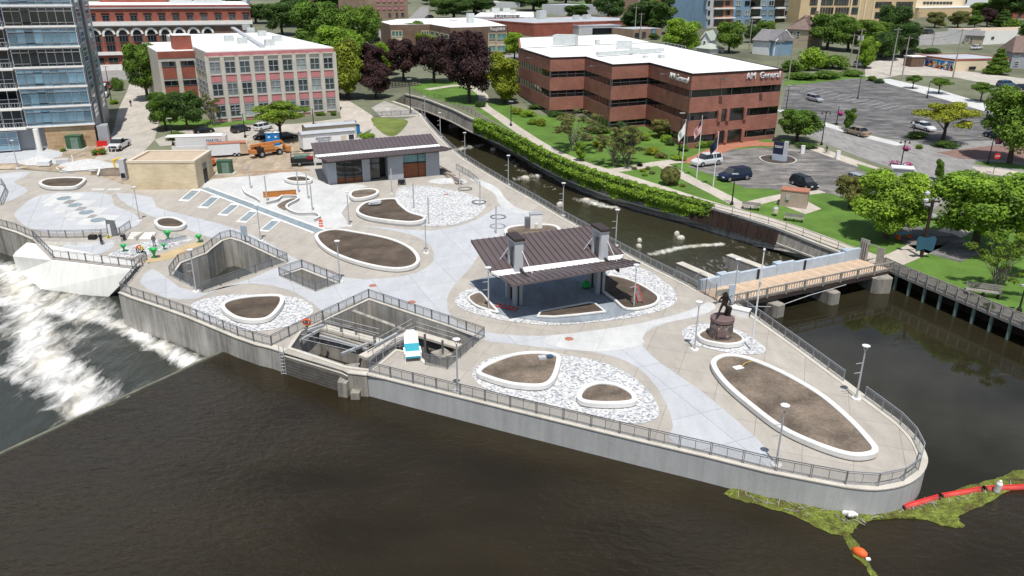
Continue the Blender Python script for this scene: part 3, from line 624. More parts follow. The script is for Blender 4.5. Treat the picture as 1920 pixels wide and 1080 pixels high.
# ---------------------------------------------------------------- railings
def panel_mesh(L_, m1):
    b = MB(); e = .045
    for x in (-L_ / 2 + .05, L_ / 2 - .05): b.box((x, 0, .53), (.055, .055, 1.06))
    b.box((0, 0, 1.075), (L_ + .02, .07, .05)); b.box((0, 0, .93), (L_ - .1, .035, .04)); b.box((0, 0, .13), (L_ - .1, .035, .04)); b.box((0, 0, .53), (.035, .035, .8))
    b.add([(-L_ / 2 + .08, 0, .15), (L_ / 2 - .08, 0, .15), (L_ / 2 - .08, 0, .91), (-L_ / 2 + .08, 0, .91)], [(0, 1, 2, 3)], 1)
    return b.mesh('railing_panel', [m1, 'wire_mesh'])
PANEL = panel_mesh(2.3, 'steel'); PANEL_D = panel_mesh(2.3, 'steel_dark')
def railing(label, path, inset=.3, dark=False, h=.08, step=2.3, zz=None, closed=False):
    p = offs([Vector((q.x, q.y, 0)) for q in path], inset, closed)
    if closed: p = p + [p[0]]
    cum = [0]
    for a, b in zip(p[:-1], p[1:]): cum.append(cum[-1] + (b - a).length)
    t = thing('railing', label, 'railing', (p[0].x, p[0].y, gz(p[0].y) if zz is None else zz), group='steel and mesh plaza railings')
    # break at sharp corners, even panels between
    brk = [0] + [i for i in range(1, len(p) - 1) if (p[i] - p[i - 1]).to_2d().angle((p[i + 1] - p[i]).to_2d()) > .45] + [len(p) - 1]
    def at(s):
        for i in range(len(p) - 1):
            if s <= cum[i + 1] + 1e-6: k = (s - cum[i]) / max(1e-6, cum[i + 1] - cum[i]); return p[i].lerp(p[i + 1], k)
        return p[-1]
    for i0, i1 in zip(brk[:-1], brk[1:]):
        ln = cum[i1] - cum[i0]; n = max(1, round(ln / step))
        for k in range(n):
            a, b = at(cum[i0] + ln * k / n), at(cum[i0] + ln * (k + 1) / n); c = (a + b) / 2; d = b - a
            z = (gz(c.y) if zz is None else zz) + h
            sl = math.atan2(gz(b.y) - gz(a.y), d.length) if zz is None else 0
            o = put('railing_panel', PANEL_D if dark else PANEL, t, (c.x - t.location.x, c.y - t.location.y, z - t.location.z), None, (d.length / 2.3, 1, 1))
            o.rotation_euler = (0, -sl, math.atan2(d.y, d.x))
    return t
railing('grey mesh railing above the weathered wall beside the dam', river_left[:-1], .3, True)
railing('long grey mesh railing on the clean river wall', river_right, .3, True)
railing('curved railing round the tip of the island plaza', nose, .3)
railing('railing above the still pool between lamp and footbridge', list(reversed(east_side[1:])), -.3)
railing('long railing along the race channel past the pavilion', race_left[:14], .3)
railing('railing round the large viewing pit with stained walls', ccw(pit_big), -.3, True, .1, closed=True)
railing('railing round the small stair opening', ccw(pit_small), -.3, True, .1, closed=True)
railing('tall run of railing round the fish gate chamber', W([(512, 650), (566, 622), (692, 562), (905, 634), (838, 692), (798, 683)]), .15, True, .1)
railing('short railing beside the oversized lounge chair', W([(694, 698), (742, 655), (764, 651)]), 0, False, .1)
railing('railing at the left edge of the plaza above the abutment', terrace_nw[1:], .3, True)
railing('railing above the bright white abutment', block_edge[:4], .3, True)
railing('short railing closing the notch beside the white abutment', block_edge[3:6], .3, True)
railing('railing on the low wall above the sunken terrace', W([(62, 446), (120, 447), (180, 446), (226, 442), (246, 428)]), 0, True)
railing('curved railing of the overlook at the left picture edge', W([(-60, 345), (5, 348), (14, 362), (4, 385), (-60, 398)]), 0, True)
railing('low mesh fence between the restroom and the race walk', W([(855, 318), (878, 330), (897, 345)]), 0, False, .02)
railing('mesh fence across the head of the plaza lane', W([(698, 219), (740, 217), (786, 214)]), 0, True, .02)
# ---------------------------------------------------------------- planters
def planter(label, px, hh=.58, cw=.46, soil='soil', n=5, drop=.12, smooth=True):
    p = W(px, hh); p = cr(p, n) if smooth else p; p = ccw([Vector((q.x, q.y, 0)) for q in p]); c = sum(p, Vector()) / len(p)
    zb = gz(c.y); t = thing('planter', label, 'planter', (c.x, c.y, zb))
    path = [Vector((q.x, q.y, zb)) for q in p]
    MB().sweep(path, [(.14, -.4), (.14, .13), (0.0, .16), (0.0, hh - .04), (.03, hh), (cw - .03, hh), (cw, hh - .04), (cw, -.4)], True).build('curb', 'curb_white', t, fix=True)
    inn = offs(path, cw - .02)
    o = sheet('soil_bed', inn, soil, 0, z=zb + hh - drop, kind=None)
    bm = bmesh.new(); bm.from_mesh(o.data); bmesh.ops.subdivide_edges(bm, edges=[e for e in bm.edges if e.calc_length() > 1.2], cuts=2, use_grid_fill=True)
    bmesh.ops.triangulate(bm, faces=bm.faces)
    for v in bm.verts:
        if not v.is_boundary: v.co.z += .12 * mnoise.fractal(v.co * .6, .8, 2, 3)
    bm.to_mesh(o.data); bm.free(); o.data.transform(Matrix.Translation(-Vector(t.location))); o.parent = t
    return t
planter('rounded triangular planter beside the dirt yard at upper left', [(72, 343), (85, 334), (120, 330), (156, 331), (160, 337), (145, 349), (120, 352), (88, 351)])
planter('small oval planter beside the terrace steps', [(289, 413), (303, 406), (325, 405), (345, 413), (349, 420), (335, 427), (305, 427), (292, 422)])
planter('large bean planter of dark soil in the middle of the plaza', [(590, 440), (605, 430), (632, 426), (670, 432), (730, 445), (770, 462), (787, 482), (780, 496), (750, 503), (710, 500), (660, 488), (620, 472), (598, 456)])
planter('rounded triangular planter on pavers beside the dam wall', [(413, 574), (428, 561), (470, 553), (520, 551), (533, 558), (526, 576), (505, 595), (470, 600), (435, 593)])
planter('rounded triangular planter nearest the lounge chair', [(893, 695), (915, 678), (965, 661), (1015, 658), (1048, 664), (1051, 680), (1040, 710), (1015, 723), (960, 720), (910, 706)], soil='soil_light')
planter('small egg shaped planter on the southern paver field', [(1081, 742), (1092, 724), (1120, 714), (1155, 717), (1185, 731), (1195, 745), (1185, 754), (1140, 757), (1095, 753)], soil='soil_light')
planter('huge teardrop planter near the tip of the island', [(1333, 682), (1343, 667), (1370, 662), (1410, 670), (1470, 695), (1540, 735), (1595, 780), (1635, 822), (1648, 842), (1635, 852), (1595, 853), (1530, 833), (1460, 800), (1400, 755), (1355, 715)], soil='soil_light', cw=.5)
planter('round planter ring about the statue plinth', [(1307, 624), (1322, 616), (1348, 614), (1378, 620), (1396, 632), (1392, 641), (1365, 645), (1330, 640), (1312, 633)], cw=.3, soil='soil_light')
planter('curved bean planter in front of the restroom building', [(667, 395), (680, 378), (710, 370), (742, 368), (752, 380), (770, 396), (795, 405), (797, 413), (770, 419), (720, 414), (685, 407)])
planter('small oval planter of rubble near the restroom door', [(654, 366), (660, 356), (690, 351), (708, 354), (709, 362), (690, 370), (665, 373)], soil='soil_light')
planter('planter with white boxes behind the pavilion roof', [(945, 432), (955, 423), (985, 419), (1030, 418), (1050, 426), (1045, 440), (1000, 448), (955, 442)], soil='soil_light')
planter('planter bed at the right end of the pavilion', [(1110, 516), (1150, 515), (1190, 526), (1228, 547), (1237, 560), (1222, 572), (1175, 578), (1150, 560), (1125, 540)], cw=.28, hh=.4, n=4)
planter('low wedge bed in front of the pavilion posts', [(1006, 592), (1012, 582), (1105, 565), (1117, 567), (1137, 583), (1085, 589), (1040, 593)], cw=.22, hh=.35, smooth=False)
planter('small planter beside the yard with tools on it', [(532, 335), (545, 329), (570, 328), (586, 335), (578, 340), (550, 341)], n=4)
planter('unfinished planter with pale walls at the orange boards', [(498, 362), (525, 357), (552, 358), (545, 363), (520, 366)], hh=.25, cw=.3, soil='soil_light', n=3)
planter('low curved planter curb left of the pavilion slab', [(876, 556), (895, 546), (906, 549), (918, 563), (936, 584), (915, 580), (890, 571)], hh=.3, cw=.25, soil='soil_light', n=3)
# ---------------------------------------------------------------- lamps
def lamp_proto():
    t = thing('plaza_lamp', 'x', 'lamp post')
    MB().lathe([(.42, 0), (.42, .12), (.36, .16), (.0, .16)], n=14).local('base', 'curb_white', t)
    b = MB().cyl((0, 0, .14), (0, 0, 4.55), .085, .06, 8); b.cyl((0, 0, .14), (0, 0, .24), .16, .16, 10); b.box((0, -.09, 1.1), (.06, .05, .2)); b.local('pole', 'galv', t)
    for z in (2.55, 3.45): MB().bar((-.05, 0, z), (-.62, 0, z - .05), .05).local('arm', 'galv', t)
    b = MB()
    for s in (-1, 1): b.bar((0, 0, 4.45), (.20 * s, 0, 4.9), .035)
    b.lathe([(0, 4.9), (.30, 4.98), (.33, 5.06), (.0, 5.10)], n=14); b.local('lamp_head', 'lamp_white', t)
    return t
LP = lamp_proto(); first = True
def bs(x, y, h=0): p = G(x, y, h); return p
for i, (x, y, lb) in enumerate([(1455, 872, 'lamp post nearest the river railing beside the huge teardrop planter'), (1605, 748, 'lamp post beside the pool railing near the island tip'), (1302, 656, 'lamp post left of the statue plinth'),
    (858, 735, 'lamp post between the lounge chair and the southern planters'), (916, 584, 'lamp post at the left end of the pavilion'), (1188, 578, 'lamp post at the right end bed of the pavilion'),
    (1154, 461, 'lamp post on the race walk just behind the pavilion roof'), (1055, 405, 'second lamp post back from the pavilion on the race walk'), (953, 347, 'lamp post on the race walk beside the round paver field'),
    (872, 299, 'lamp post on the race walk beside the restroom roof'), (826, 257, 'lamp post on the race walk near the lawn patch'), (797, 222, 'farthest lamp post on the race walk'),
    (262, 414, 'lamp post beside the terrace steps'), (368, 547, 'lamp post at the front corner of the viewing pit'), (638, 528, 'lamp post beside the small stair opening'),
    (489, 452, 'lamp post beside the grey stall markings'), (799, 475, 'lamp post at the right end of the large bean planter'), (655, 424, 'lamp post at the back tip of the large bean planter'), (34, 316, 'lamp post by the dirt yard at the left'), (1375, 566, 'lamp post at the plaza end of the footbridge')]):
    p = G(x, y)
    if first: LP.location = p; LP['label'] = lb; LP['group'] = 'plaza lamp posts'; first = False
    else: dup(LP, p, .15 * (i % 3), lb, 'plaza lamp posts')
b = MB().cyl((0, 0, 0), (0, 0, 4.1), .11, .10, 8); POST = b.mesh('pole', 'galv'); BASEM = MB().lathe([(.3, 0), (.3, .1), (0, .1)], n=12).mesh('base', 'curb_white')
for x, y, lb in [(470, 354, 'plain steel post farthest left by the unfinished beds'), (501, 378, 'plain steel post at the orange boards'), (560, 362, 'plain steel post behind the orange boards'), (578, 374, 'thin plain steel post between the entry curbs'), (586, 396, 'plain steel post at the near entry curb'),
                 (735, 363, 'plain steel post in front of the restroom doors'), (776, 392, 'plain steel post at the left rim of the paver field'), (804, 422, 'plain steel post at the front rim of the paver field'), (862, 362, 'plain steel post at the back rim of the paver field'), (900, 388, 'plain steel post inside a wire ring by the paver field'), (930, 440, 'plain steel post inside a wire ring behind the pavilion')]:
    t = thing('steel_post', lb, 'post', G(x, y), group='plain steel posts'); put('pole', POST, t); put('base', BASEM, t)
RING = MB()
for k in range(24):
    a0, a1 = k * math.pi / 12, (k + 1) * math.pi / 12
    for r in (.95, 1.05, 1.15): RING.bar((r * math.cos(a0), r * math.sin(a0), .03), (r * math.cos(a1), r * math.sin(a1), .03), .05)
RINGM = RING.mesh('wire_ring', 'steel_dark')
for x, y, h, lb in [(898, 379, .1, 'coil of wire lying by the paver field post'), (934, 407, 1.6, 'wire ring held on the post behind the pavilion'), (872, 354, .05, 'coil of wire at the back of the paver field')]:
    tag(put('wire_ring', RINGM, None, G(x, y, h)), lb, 'wire ring')
# ---------------------------------------------------------------- butterfly-roof buildings
def frame(o, deg):
    a = R(deg); A = Vector((math.cos(a), math.sin(a), 0)); Fv = Vector((math.sin(a), -math.cos(a), 0))
    return lambda s, d, z: Vector((o[0], o[1], 0)) + A * s + Fv * d + Vector((0, 0, z))
def slab4(b, P, th=.22, mi=0, dn=Vector((0, 0, -1))):
    b.add([*P, *[p + dn * th for p in P]], [(0, 1, 2, 3), (7, 6, 5, 4), (0, 4, 5, 1), (1, 5, 6, 2), (2, 6, 7, 3), (3, 7, 4, 0)], mi)
def seams(t, P, n, nm='seam'):
    """standing seams from edge P0-P1 to edge P3-P2, each one a part"""
    for k in range(n + 1):
        f = k / n; a = P[0].lerp(P[1], f); c = P[3].lerp(P[2], f); up = Vector((0, 0, .035))
        MB().bar(a + up, c + up, .07, .09).build(nm, 'roof_seam', t)
def butterfly(t, fr, bl, br, vl, vr, wl, wr, fl, fr_, nb, nf, fh=.5, back=1.2):
    back_p = [fr(*bl), fr(*br), fr(*vr), fr(*vl)]; b = MB(); slab4(b, back_p, .28); b.build('roof_slope', 'roof_brown', t, fix=True); seams(t, back_p, nb)
    g = Vector((0, 0, .03)); wp = [fr(*vl) + g, fr(*vr) + g, fr(*wr) + g, fr(*wl) + g]; b = MB(); slab4(b, wp, .25); b.build('roof_valley', 'membrane', t, fix=True)
    fp = [fr(*wl), fr(*wr), fr(*fr_), fr(*fl)]; b = MB(); slab4(b, fp, .2); b.build('front_roof', 'roof_brown', t, fix=True); seams(t, fp, nf)
    # slanting fascia below the front edge
    a, c = fr(*fl), fr(*fr_); z = Vector((0, 0, -fh)); bk = (fr(*wl) - fr(*fl)).normalized() * back; bk.z = 0; dd = Vector((0, 0, .04))
    b = MB(); b.add([a - dd, c - dd, c + z * .9 + bk, a + z + bk, a + bk * 1.3 - dd * 4, c + bk * 1.3 - dd * 4], [(0, 1, 2, 3), (3, 2, 5, 4), (0, 3, 4), (1, 5, 2)]); b.build('fascia', 'fascia', t, fix=True)
    b = MB(); b.add([fr(*wl) - Vector((0, 0, .32)), fr(*wr) - Vector((0, 0, .32)), fr(*vr) - Vector((0, 0, .34)), fr(*vl) - Vector((0, 0, .34))], [(0, 1, 2, 3)]); b.build('soffit', 'fascia', t)
fr = frame((-4.58, 83.03), 21)
PV = thing('pavilion', 'open pavilion with brown butterfly metal roof on paired posts', 'pavilion', fr(7.5, 6, 0))
butterfly(PV, fr, (-.1, 0, 5.87), (15.4, 0, 6.02), (.05, 6.4, 4.3), (15.95, 6.4, 4.35), (.6, 7.5, 4.12), (15.0, 7.5, 4.3), (.5, 11.4, 4.52), (15.3, 11.2, 5.0), 22, 22, .55)
for s in (3.05, 13.1):
    for d in (4.3, 6.5):
        p = fr(s, d, 0); b = MB()
        for e in (-.28, .28): q = fr(s + e, d, 0); b.box((q.x, q.y, 2.1), (.42, .5, 4.2), R(21))
        b.build('post', 'grey_panel', PV)
        q = fr(s, d + .1, 0); MB().box((q.x, q.y, 2.05), (.16, .5, 4.1), R(21)).build('post_strip', 'fascia', PV)
for s in (2.9, 13.0):
    for d0 in (5.2, 7.1):
        q = fr(s, d0, 0); MB().box((q.x, q.y, 5.75), (.95, .4, 3.5), R(21)).build('tower_pier', 'tower_grey', PV)
    q = fr(s, 6.15, 0); MB().box((q.x, q.y, 7.78), (1.2, 2.6, .3), R(21)).build('tower_cap', 'fascia', PV); MB().box((q.x, q.y, 7.56), (1.1, 2.4, .14), R(21)).build('tower_trim', 'white_paint', PV)
    MB().box((q.x, q.y, 5.3), (.4, 1.6, 2.2), R(21)).build('tower_screen', 'steel_dark', PV)
    for (s1, d1) in ((s + 1.0, 8.6), (s - 1.2, 4.6)): MB().cyl(fr(s + .3 * (1 if s1 > s else -1), 7.2 if s1 > s else 5.3, 6.6), fr(s1, d1, 4.35 if s1 > s else 4.85), .045, .045, 6).build('brace', 'lamp_white', PV)
for s0 in (3.05, 13.1): MB().bar(fr(s0, 1.2, 5.0), fr(s0, 10.6, 4.2), .2, .3).build('beam', 'fascia', PV)
RB = frame((-29.2, 127.4), 20); zb = 1.0
RS = thing('restroom_building', 'grey panelled building with brown butterfly roof and wooden garage door', 'building', RB(8.7, -5, zb))
butterfly(RS, RB, (-3.2, -9, 6.53), (18.2, -9, 6.95), (-3.4, -2.2, 5.78), (17.9, -2.2, 6.3), (-2.9, -.9, 5.66), (17.9, -.9, 6.2), (-1.9, 2.0, 5.55), (19.2, 2.0, 6.25), 28, 34, .75, 1.6)
def rbox(nm, s0, s1, d0, d1, z0, z1, m):
    q = RB((s0 + s1) / 2, (d0 + d1) / 2, 0); return MB().box((q.x, q.y, (z0 + z1) / 2), (s1 - s0, abs(d1 - d0), z1 - z0), R(20)).build(nm, m, RS)
rbox('wall', -1.7, -.3, -8.4, 0, .2, 5.2, 'grey_panel'); rbox('wall', 4.0, 5.3, -8.4, 0, .2, 5.3, 'grey_panel'); rbox('wall', 8.3, 10.9, -8.4, .6, .2, 5.35, 'grey_panel')
rbox('wall', 15.0, 17.4, -8.4, .2, .2, 5.4, 'grey_panel'); rbox('wall', -.4, 17.0, -8.6, -6, .2, 5.2, 'grey_panel')
mat('dark_glass', (.025, .032, .035), .06, .3, .6, spec=.8); mat('aqua_glass', (.10, .26, .27), .1, .3, 2.5, spec=.7)
for k in range(3): rbox('window_pane', -.28 + k * 1.43, 1.08 + k * 1.43, -.6, -.35, 2.0, 5.1, 'dark_glass'); rbox('window_panel', -.28 + k * 1.43, 1.08 + k * 1.43, -.6, -.3, .9, 1.95, 'wood_warm'); rbox('mullion', 1.08 + k * 1.43, 1.18 + k * 1.43, -.6, -.2, .9, 5.1, 'black_metal')
rbox('window_pane', 5.3, 7.1, -1.1, -.9, .8, 5.1, 'dark_glass'); rbox('mullion', 5.3, 7.3, -.95, -.8, 3.9, 4.05, 'black_metal'); rbox('doorway', 7.1, 8.3, -2.6, -2.2, .7, 5.1, 'black_metal')
rbox('garage_door', 10.95, 13.6, -.5, -.1, .8, 3.75, 'wood_warm'); rbox('garage_door', 13.7, 14.95, -.5, -.1, .8, 3.75, 'wood_warm'); rbox('mullion', 13.6, 13.7, -.5, -.05, .8, 5.2, 'black_metal'); rbox('window_pane', 10.95, 14.95, -.5, -.12, 3.95, 5.2, 'aqua_glass')
rbox('mullion', 10.9, 15.0, -.4, -.02, 3.75, 3.95, 'black_metal')
# tan block building
q = [G(250, 356), G(372, 355)]; ax = (q[1] - q[0]); ax.z = 0; ax.normalize(); nn = Vector((-ax.y, ax.x, 0)); zb = .85
c0, c1 = Vector((q[0].x, q[0].y, 0)), Vector((q[1].x, q[1].y, 0)); back = G(386, 330); dep = 8.6
T = thing('pump_house', 'windowless tan brick box building with flat parapet roof', 'building', (*((c0 + c1) / 2 + nn * dep / 2).to_2d(), zb))
bricks('tan_brick', (.58, .47, .30), (.66, .55, .37), (.56, .48, .36), .8, .28); mat('tan_roof', (.50, .40, .30), .9, .1, .5); mat('tan_trim', (.62, .54, .42), .8, .06, 1)
foot = [c0 - ax * .3, c1, c1 + nn * dep, c0 - ax * .3 + nn * dep]
MB().prism(foot, 0, zb + 4.5).build('wall', 'tan_brick', T, fix=True)
b = MB(); b.sweep([Vector((p.x, p.y, zb + 4.5)) for p in foot], [(-.08, 0), (.55, 0), (.55, .35), (-.08, .35)], True); b.build('parapet', 'tan_trim', T, fix=True)
b = MB(); b.add([(p.x, p.y, zb + 4.56) for p in foot], [(0, 1, 2, 3)]); b.build('roof', 'tan_roof', T)
d0 = c1 + nn * 4.3; MB().box((d0.x + .03, d0.y, zb + 1.3), (.16, 1.7, 2.6), math.atan2(ax.y, ax.x)).build('door', 'black_metal', T); MB().box((d0.x + .03, d0.y, zb + 3.2), (.18, 1.6, .8), math.atan2(ax.y, ax.x)).build('vent', 'steel_dark', T)
# ================================================================ race channel bank
def resample(p, n):
    cum = [0]
    for a, b in zip(p[:-1], p[1:]): cum.append(cum[-1] + (b - a).length)
    out = []
    for k in range(n):
        s = cum[-1] * k / (n - 1)
        for i in range(len(p) - 1):
            if s <= cum[i + 1] + 1e-6: out.append(p[i].lerp(p[i + 1], (s - cum[i]) / max(1e-6, cum[i + 1] - cum[i]))); break
    return out
WL = WZ([(758, 183), (800, 196), (838, 214), (868, 236), (905, 262), (935, 280), (960, 292), (1010, 322), (1045, 342), (1100, 367), (1160, 387), (1235, 409), (1285, 422), (1382, 454), (1437, 466), (1505, 490), (1560, 505)], ZC - .3)
LI = WZ([(758, 178), (800, 188), (845, 204), (878, 226), (910, 250), (940, 266), (965, 279), (1010, 308), (1047, 330), (1110, 352), (1185, 375), (1260, 396), (1297, 406), (1380, 433), (1440, 449), (1510, 477), (1570, 495)], -2.3)
n = 40; wl, li = resample(cr(WL, 3, False), n), resample(cr(LI, 3, False), n); rr = resample(race_right, n)
for q in rr: q.z = gz(q.y) - .01
ro = offs(rr, -.5, False)
li = [Vector((q.x, q.y, max(-1.9, gz(q.y) - 3.0))) for q in (ro if ro[20].x < rr[20].x else offs(rr, .5, False))]
t = thing('channel_wall', 'sloping concrete apron and wall on the far side of the race', 'wall', li[n // 2])
b = MB(); b.add(wl + li, [(i, i + 1, n + i + 1, n + i) for i in range(n - 1)]); b.build('apron', 'old_wall', t)
b = MB(); b.add([q - Vector((0, 0, .05)) for q in li] + rr, [(i, i + 1, n + i + 1, n + i) for i in range(n - 1)]); b.build('wall_body', 'raw_wall', t)
MB().sweep(rr, [(-.25, -.25), (.25, -.25), (.25, .08), (-.25, .08)]).build('coping', 'kerb', t, fix=True)
lp = [q.copy() for q in li]; MB().sweep(lp, [(-.15, -.1), (.12, -.1), (.12, .14), (-.15, .14)]).build('apron_curb', 'kerb', t, fix=True)
# sheet piles
A = W([(1300, 378.5), (1380, 402.5), (1464, 430)]); A = resample(A, 19); PB = [Vector((q.x, q.y, -1.9)) for q in A]
t = thing('sheet_pile_wall', 'dark rusty corrugated sheet piling beside the race', 'wall', PB[9])
for i in range(18):
    a0, a1, b0, b1 = A[i].copy(), A[i + 1].copy(), PB[i], PB[i + 1]; a0.z = gz(a0.y) - .35; a1.z = gz(a1.y) - .35
    d = (a1 - a0).normalized(); nrm = Vector((d.y, -d.x, 0)) + Vector((0, 0, 0)); k = .38 if i % 2 else .12
    m0, m1 = .18, .82; P0, P1 = a0.lerp(a1, m0), a0.lerp(a1, m1); Q0, Q1 = b0.lerp(b1, m0), b0.lerp(b1, m1)
    b0, b1, Q0, Q1 = [q_ + nrm * .6 for q_ in (b0, b1, Q0, Q1)]; a0, a1, P0, P1 = [q_ + nrm * .25 for q_ in (a0, a1, P0, P1)]; MB().add([a0 + nrm * .1, P0 + nrm * (k + .1), P1 + nrm * (k + .1), a1 + nrm * .1, b0 + nrm * .1, Q0 + nrm * (k + .1), Q1 + nrm * (k + .1), b1 + nrm * .1], [(0, 1, 5, 4), (1, 2, 6, 5), (2, 3, 7, 6)]).build('sheet_pile', 'rust', t)
# pipe railing on the river walk
def pipe_rail(label, px, hs=(.55, 1.05), step=3.0, r=.03, m='black_metal', h0=0.0, zz=None):
    p = cr(W(px), 4, False) if zz is None else WZ(px, zz); t = thing('pipe_railing', label, 'railing', (p[0].x, p[0].y, gz(p[0].y) if zz is None else zz))
    for q in p: q.z = (gz(q.y) if zz is None else zz) + h0
    for h in hs: MB().tube([q + Vector((0, 0, h)) for q in p], r, 5).build('rail', m, t)
    ln = sum((b_ - a_).length for a_, b_ in zip(p[:-1], p[1:])); pm = None
    for q in resample(p, max(2, int(ln / step) + 1)):
        if pm is None: pm = MB().cyl((0, 0, 0), (0, 0, hs[-1]), r * 1.2, r * 1.2, 5).mesh('post', m)
        put('post', pm, t, Vector((q.x, q.y, (gz(q.y) if zz is None else zz) + h0)) - Vector(t.location))
    return t
pipe_rail('black pipe railing along the far river walk', [(765, 172), (830, 188), (884, 214), (905, 228), (940, 248), (975, 268), (1010, 290), (1060, 314), (1105, 332), (1160, 348), (1262, 374), (1340, 394), (1440, 420), (1530, 452), (1604, 480)])
# ---------------------------------------------------------------- footbridge with barrier
dk = [G(1312, 547), G(1612, 487), G(1656, 501), G(1386, 571)]; c = sum(dk, Vector()) / 4
t = thing('footbridge', 'footbridge with orange plank deck and blue grey concrete barrier', 'bridge', (c.x, c.y, 0))
U = (dk[1] - dk[0]); UL = U.length; U.normalize(); V = (dk[3] - dk[0]); V -= U * V.dot(U); V.normalize(); wid = 4.6
def BP(s, v, z): q = dk[0] + U * s + V * v; return Vector((q.x, q.y, z))
npl = 46
for i in range(npl):
    s0, s1 = UL * i / npl + .015, UL * (i + 1) / npl - .015
    MB().prism([BP(s0, 0, 0), BP(s1, 0, 0), BP(s1, wid, 0), BP(s0, wid, 0)], .06 + .008 * (i % 2), .14 + .008 * (i % 3)).build('plank', 'timber_deck', t)
for v in (.3, wid - .2): MB().prism([BP(0, v - .2, 0), BP(UL, v - .2, 0), BP(UL, v + .2, 0), BP(0, v + .2, 0)], -.55, .05).build('girder', 'fascia', t)
nb = 9
for i in range(nb):
    s0, s1 = UL * i / nb + .02, UL * (i + 1) / nb - .02
    hh = 1.4 if i not in (1, 4, 8) else 1.62
    MB().prism([BP(s0, -.35, 0), BP(s1, -.35, 0), BP(s1, .08, 0), BP(s0, .08, 0)], -3.5, hh).build('barrier_panel', 'blue_grey_paint', t)
    if hh > 1.6: MB().prism([BP(s0, -.8, 0), BP(s1 - 1.6, -.8, 0), BP(s1 - 1.6, -.36, 0), BP(s0, -.36, 0)], .8, hh + .03).build('gate_hoist', 'blue_grey_paint', t)
for s in (UL * .33, UL * .62): MB().box((*BP(s, .12, 0).to_2d(), .85), (.32, .1, 1.2), math.atan2(U.y, U.x)).build('ladder', 'black_metal', t)
for z, hgt_ in ((1.12, .16), (.35, .12)): MB().bar(BP(-.3, wid, z), BP(UL + .6, wid, z), .14, hgt_).build('rail', 'timber', t)
PM = MB().box((0, 0, .58), (.2, .2, 1.3)).mesh('rail_post', 'timber'); KM = MB().box((0, 0, .62), (.05, .05, .95)).mesh('picket', 'timber')
for i in range(10): put('rail_post', PM, t, BP(UL * i / 9.0, wid, 0) - Vector(t.location), math.atan2(U.y, U.x))
for i in range(64): put('picket', KM, t, BP(UL * (i + .5) / 64, wid - .06, 0.1) - Vector(t.location))
MB().tube([BP(3, wid + .3, -.5), BP(7, wid + .5, -1.2), BP(12, wid + .4, -.7), BP(18, wid + .3, -.4)], .05, 5).build('conduit', 'galv', t)
def pier(nose_px, root_px, w, z1, label):
    a, b_ = GZ(*nose_px, z1), GZ(*root_px, z1); d = (b_ - a); d.z = 0; d.normalize(); nn = Vector((-d.y, d.x, 0)); b2 = b_ + d * 4
    pts = [a + nn * w * .35, a + d * .5 + nn * w / 2, b2 + nn * w / 2, b2 - nn * w / 2, a + d * .5 - nn * w / 2, a - nn * w * .35]
    t_ = thing('bridge_pier', label, 'pier', ((a.x + b_.x) / 2, (a.y + b_.y) / 2, -6)); MB().prism(pts, -6, z1).build('pier_body', 'raw_wall', t_, fix=True)
    q = b_ + d * .4; MB().box((q.x, q.y, z1 + .22), (.5, .5, .5)).build('bearing', 'coping', t_)
pier((1466, 573), (1425, 555), 1.5, -.75, 'wedge shaped concrete bridge pier nearest the plaza'); pier((1570, 550), (1530, 533), 1.5, -.75, 'wedge shaped concrete bridge pier at mid span'); pier((1660, 524), (1632, 506), 2.6, -.35, 'broad concrete abutment under the far end of the footbridge')
for px, lb in (([(1274, 492), (1320, 512)], 'low concrete guide wall in the race nearer the plaza'), ([(1367, 477), (1420, 497)], 'low concrete guide wall in the race farther out')):
    a, b_ = WZ(px, -1.5); d = (b_ - a).normalized(); nn = Vector((-d.y, d.x, 0)) * .55; e = b_ + d * 2.5
    tg = thing('guide_wall', lb, 'wall', (a.x, a.y, -6)); MB().prism([a + nn, a - nn, e - nn, e + nn], -6, -1.6).build('wall_body', 'old_wall', tg, fix=True); MB().prism([a + nn * 1.06 - d * .03, a - nn * 1.06 - d * .03, e - nn * 1.06, e + nn * 1.06], -1.6, -1.48).build('coping', 'coping', tg, fix=True)
# bridge gates and signs at both ends
g0 = G(1632, 488); tg = thing('bridge_gate', 'weathered timber gate screens at the far end of the footbridge', 'gate', g0)
for px0, px1, h in (((1608, 486), (1624, 492), 2.9), ((1640, 498), (1654, 500), 2.4)):
    a, b_ = G(*px0), G(*px1); d = b_ - a
    for k in range(4): p0, p1 = a.lerp(b_, k / 4 + .01), a.lerp(b_, (k + 1) / 4 - .01); MB().bar(Vector(((p0.x + p1.x) / 2, (p0.y + p1.y) / 2, 0)), Vector(((p0.x + p1.x) / 2, (p0.y + p1.y) / 2, h)), .12, (p1 - p0).length).build('board', 'timber', tg)
MB().bar(G(1624, 492) + Vector((0, 0, 2.5)), G(1642, 498) + Vector((0, 0, 2.4)), .12).build('lintel', 'timber', tg)
g1 = G(1316, 558); tg = thing('mesh_gate', 'thin wire mesh gate with arched tube at the plaza end of the footbridge', 'gate', g1)
for px in ((1308, 545), (1322, 553), (1341, 563)): p = G(*px); MB().cyl(p, p + Vector((0, 0, 2.0)), .05, .05, 6).build('post', 'steel_dark', tg)
arch = [G(1300, 540) + Vector((0, 0, 1.2)), G(1309, 545) + Vector((0, 0, 2.2)), G(1322, 552) + Vector((0, 0, 2.3)), G(1330, 556) + Vector((0, 0, 1.6)), G(1328, 556) + Vector((0, 0, .3))]; MB().tube(cr(arch, 4, False), .05, 6).build('arched_tube', 'galv', tg)
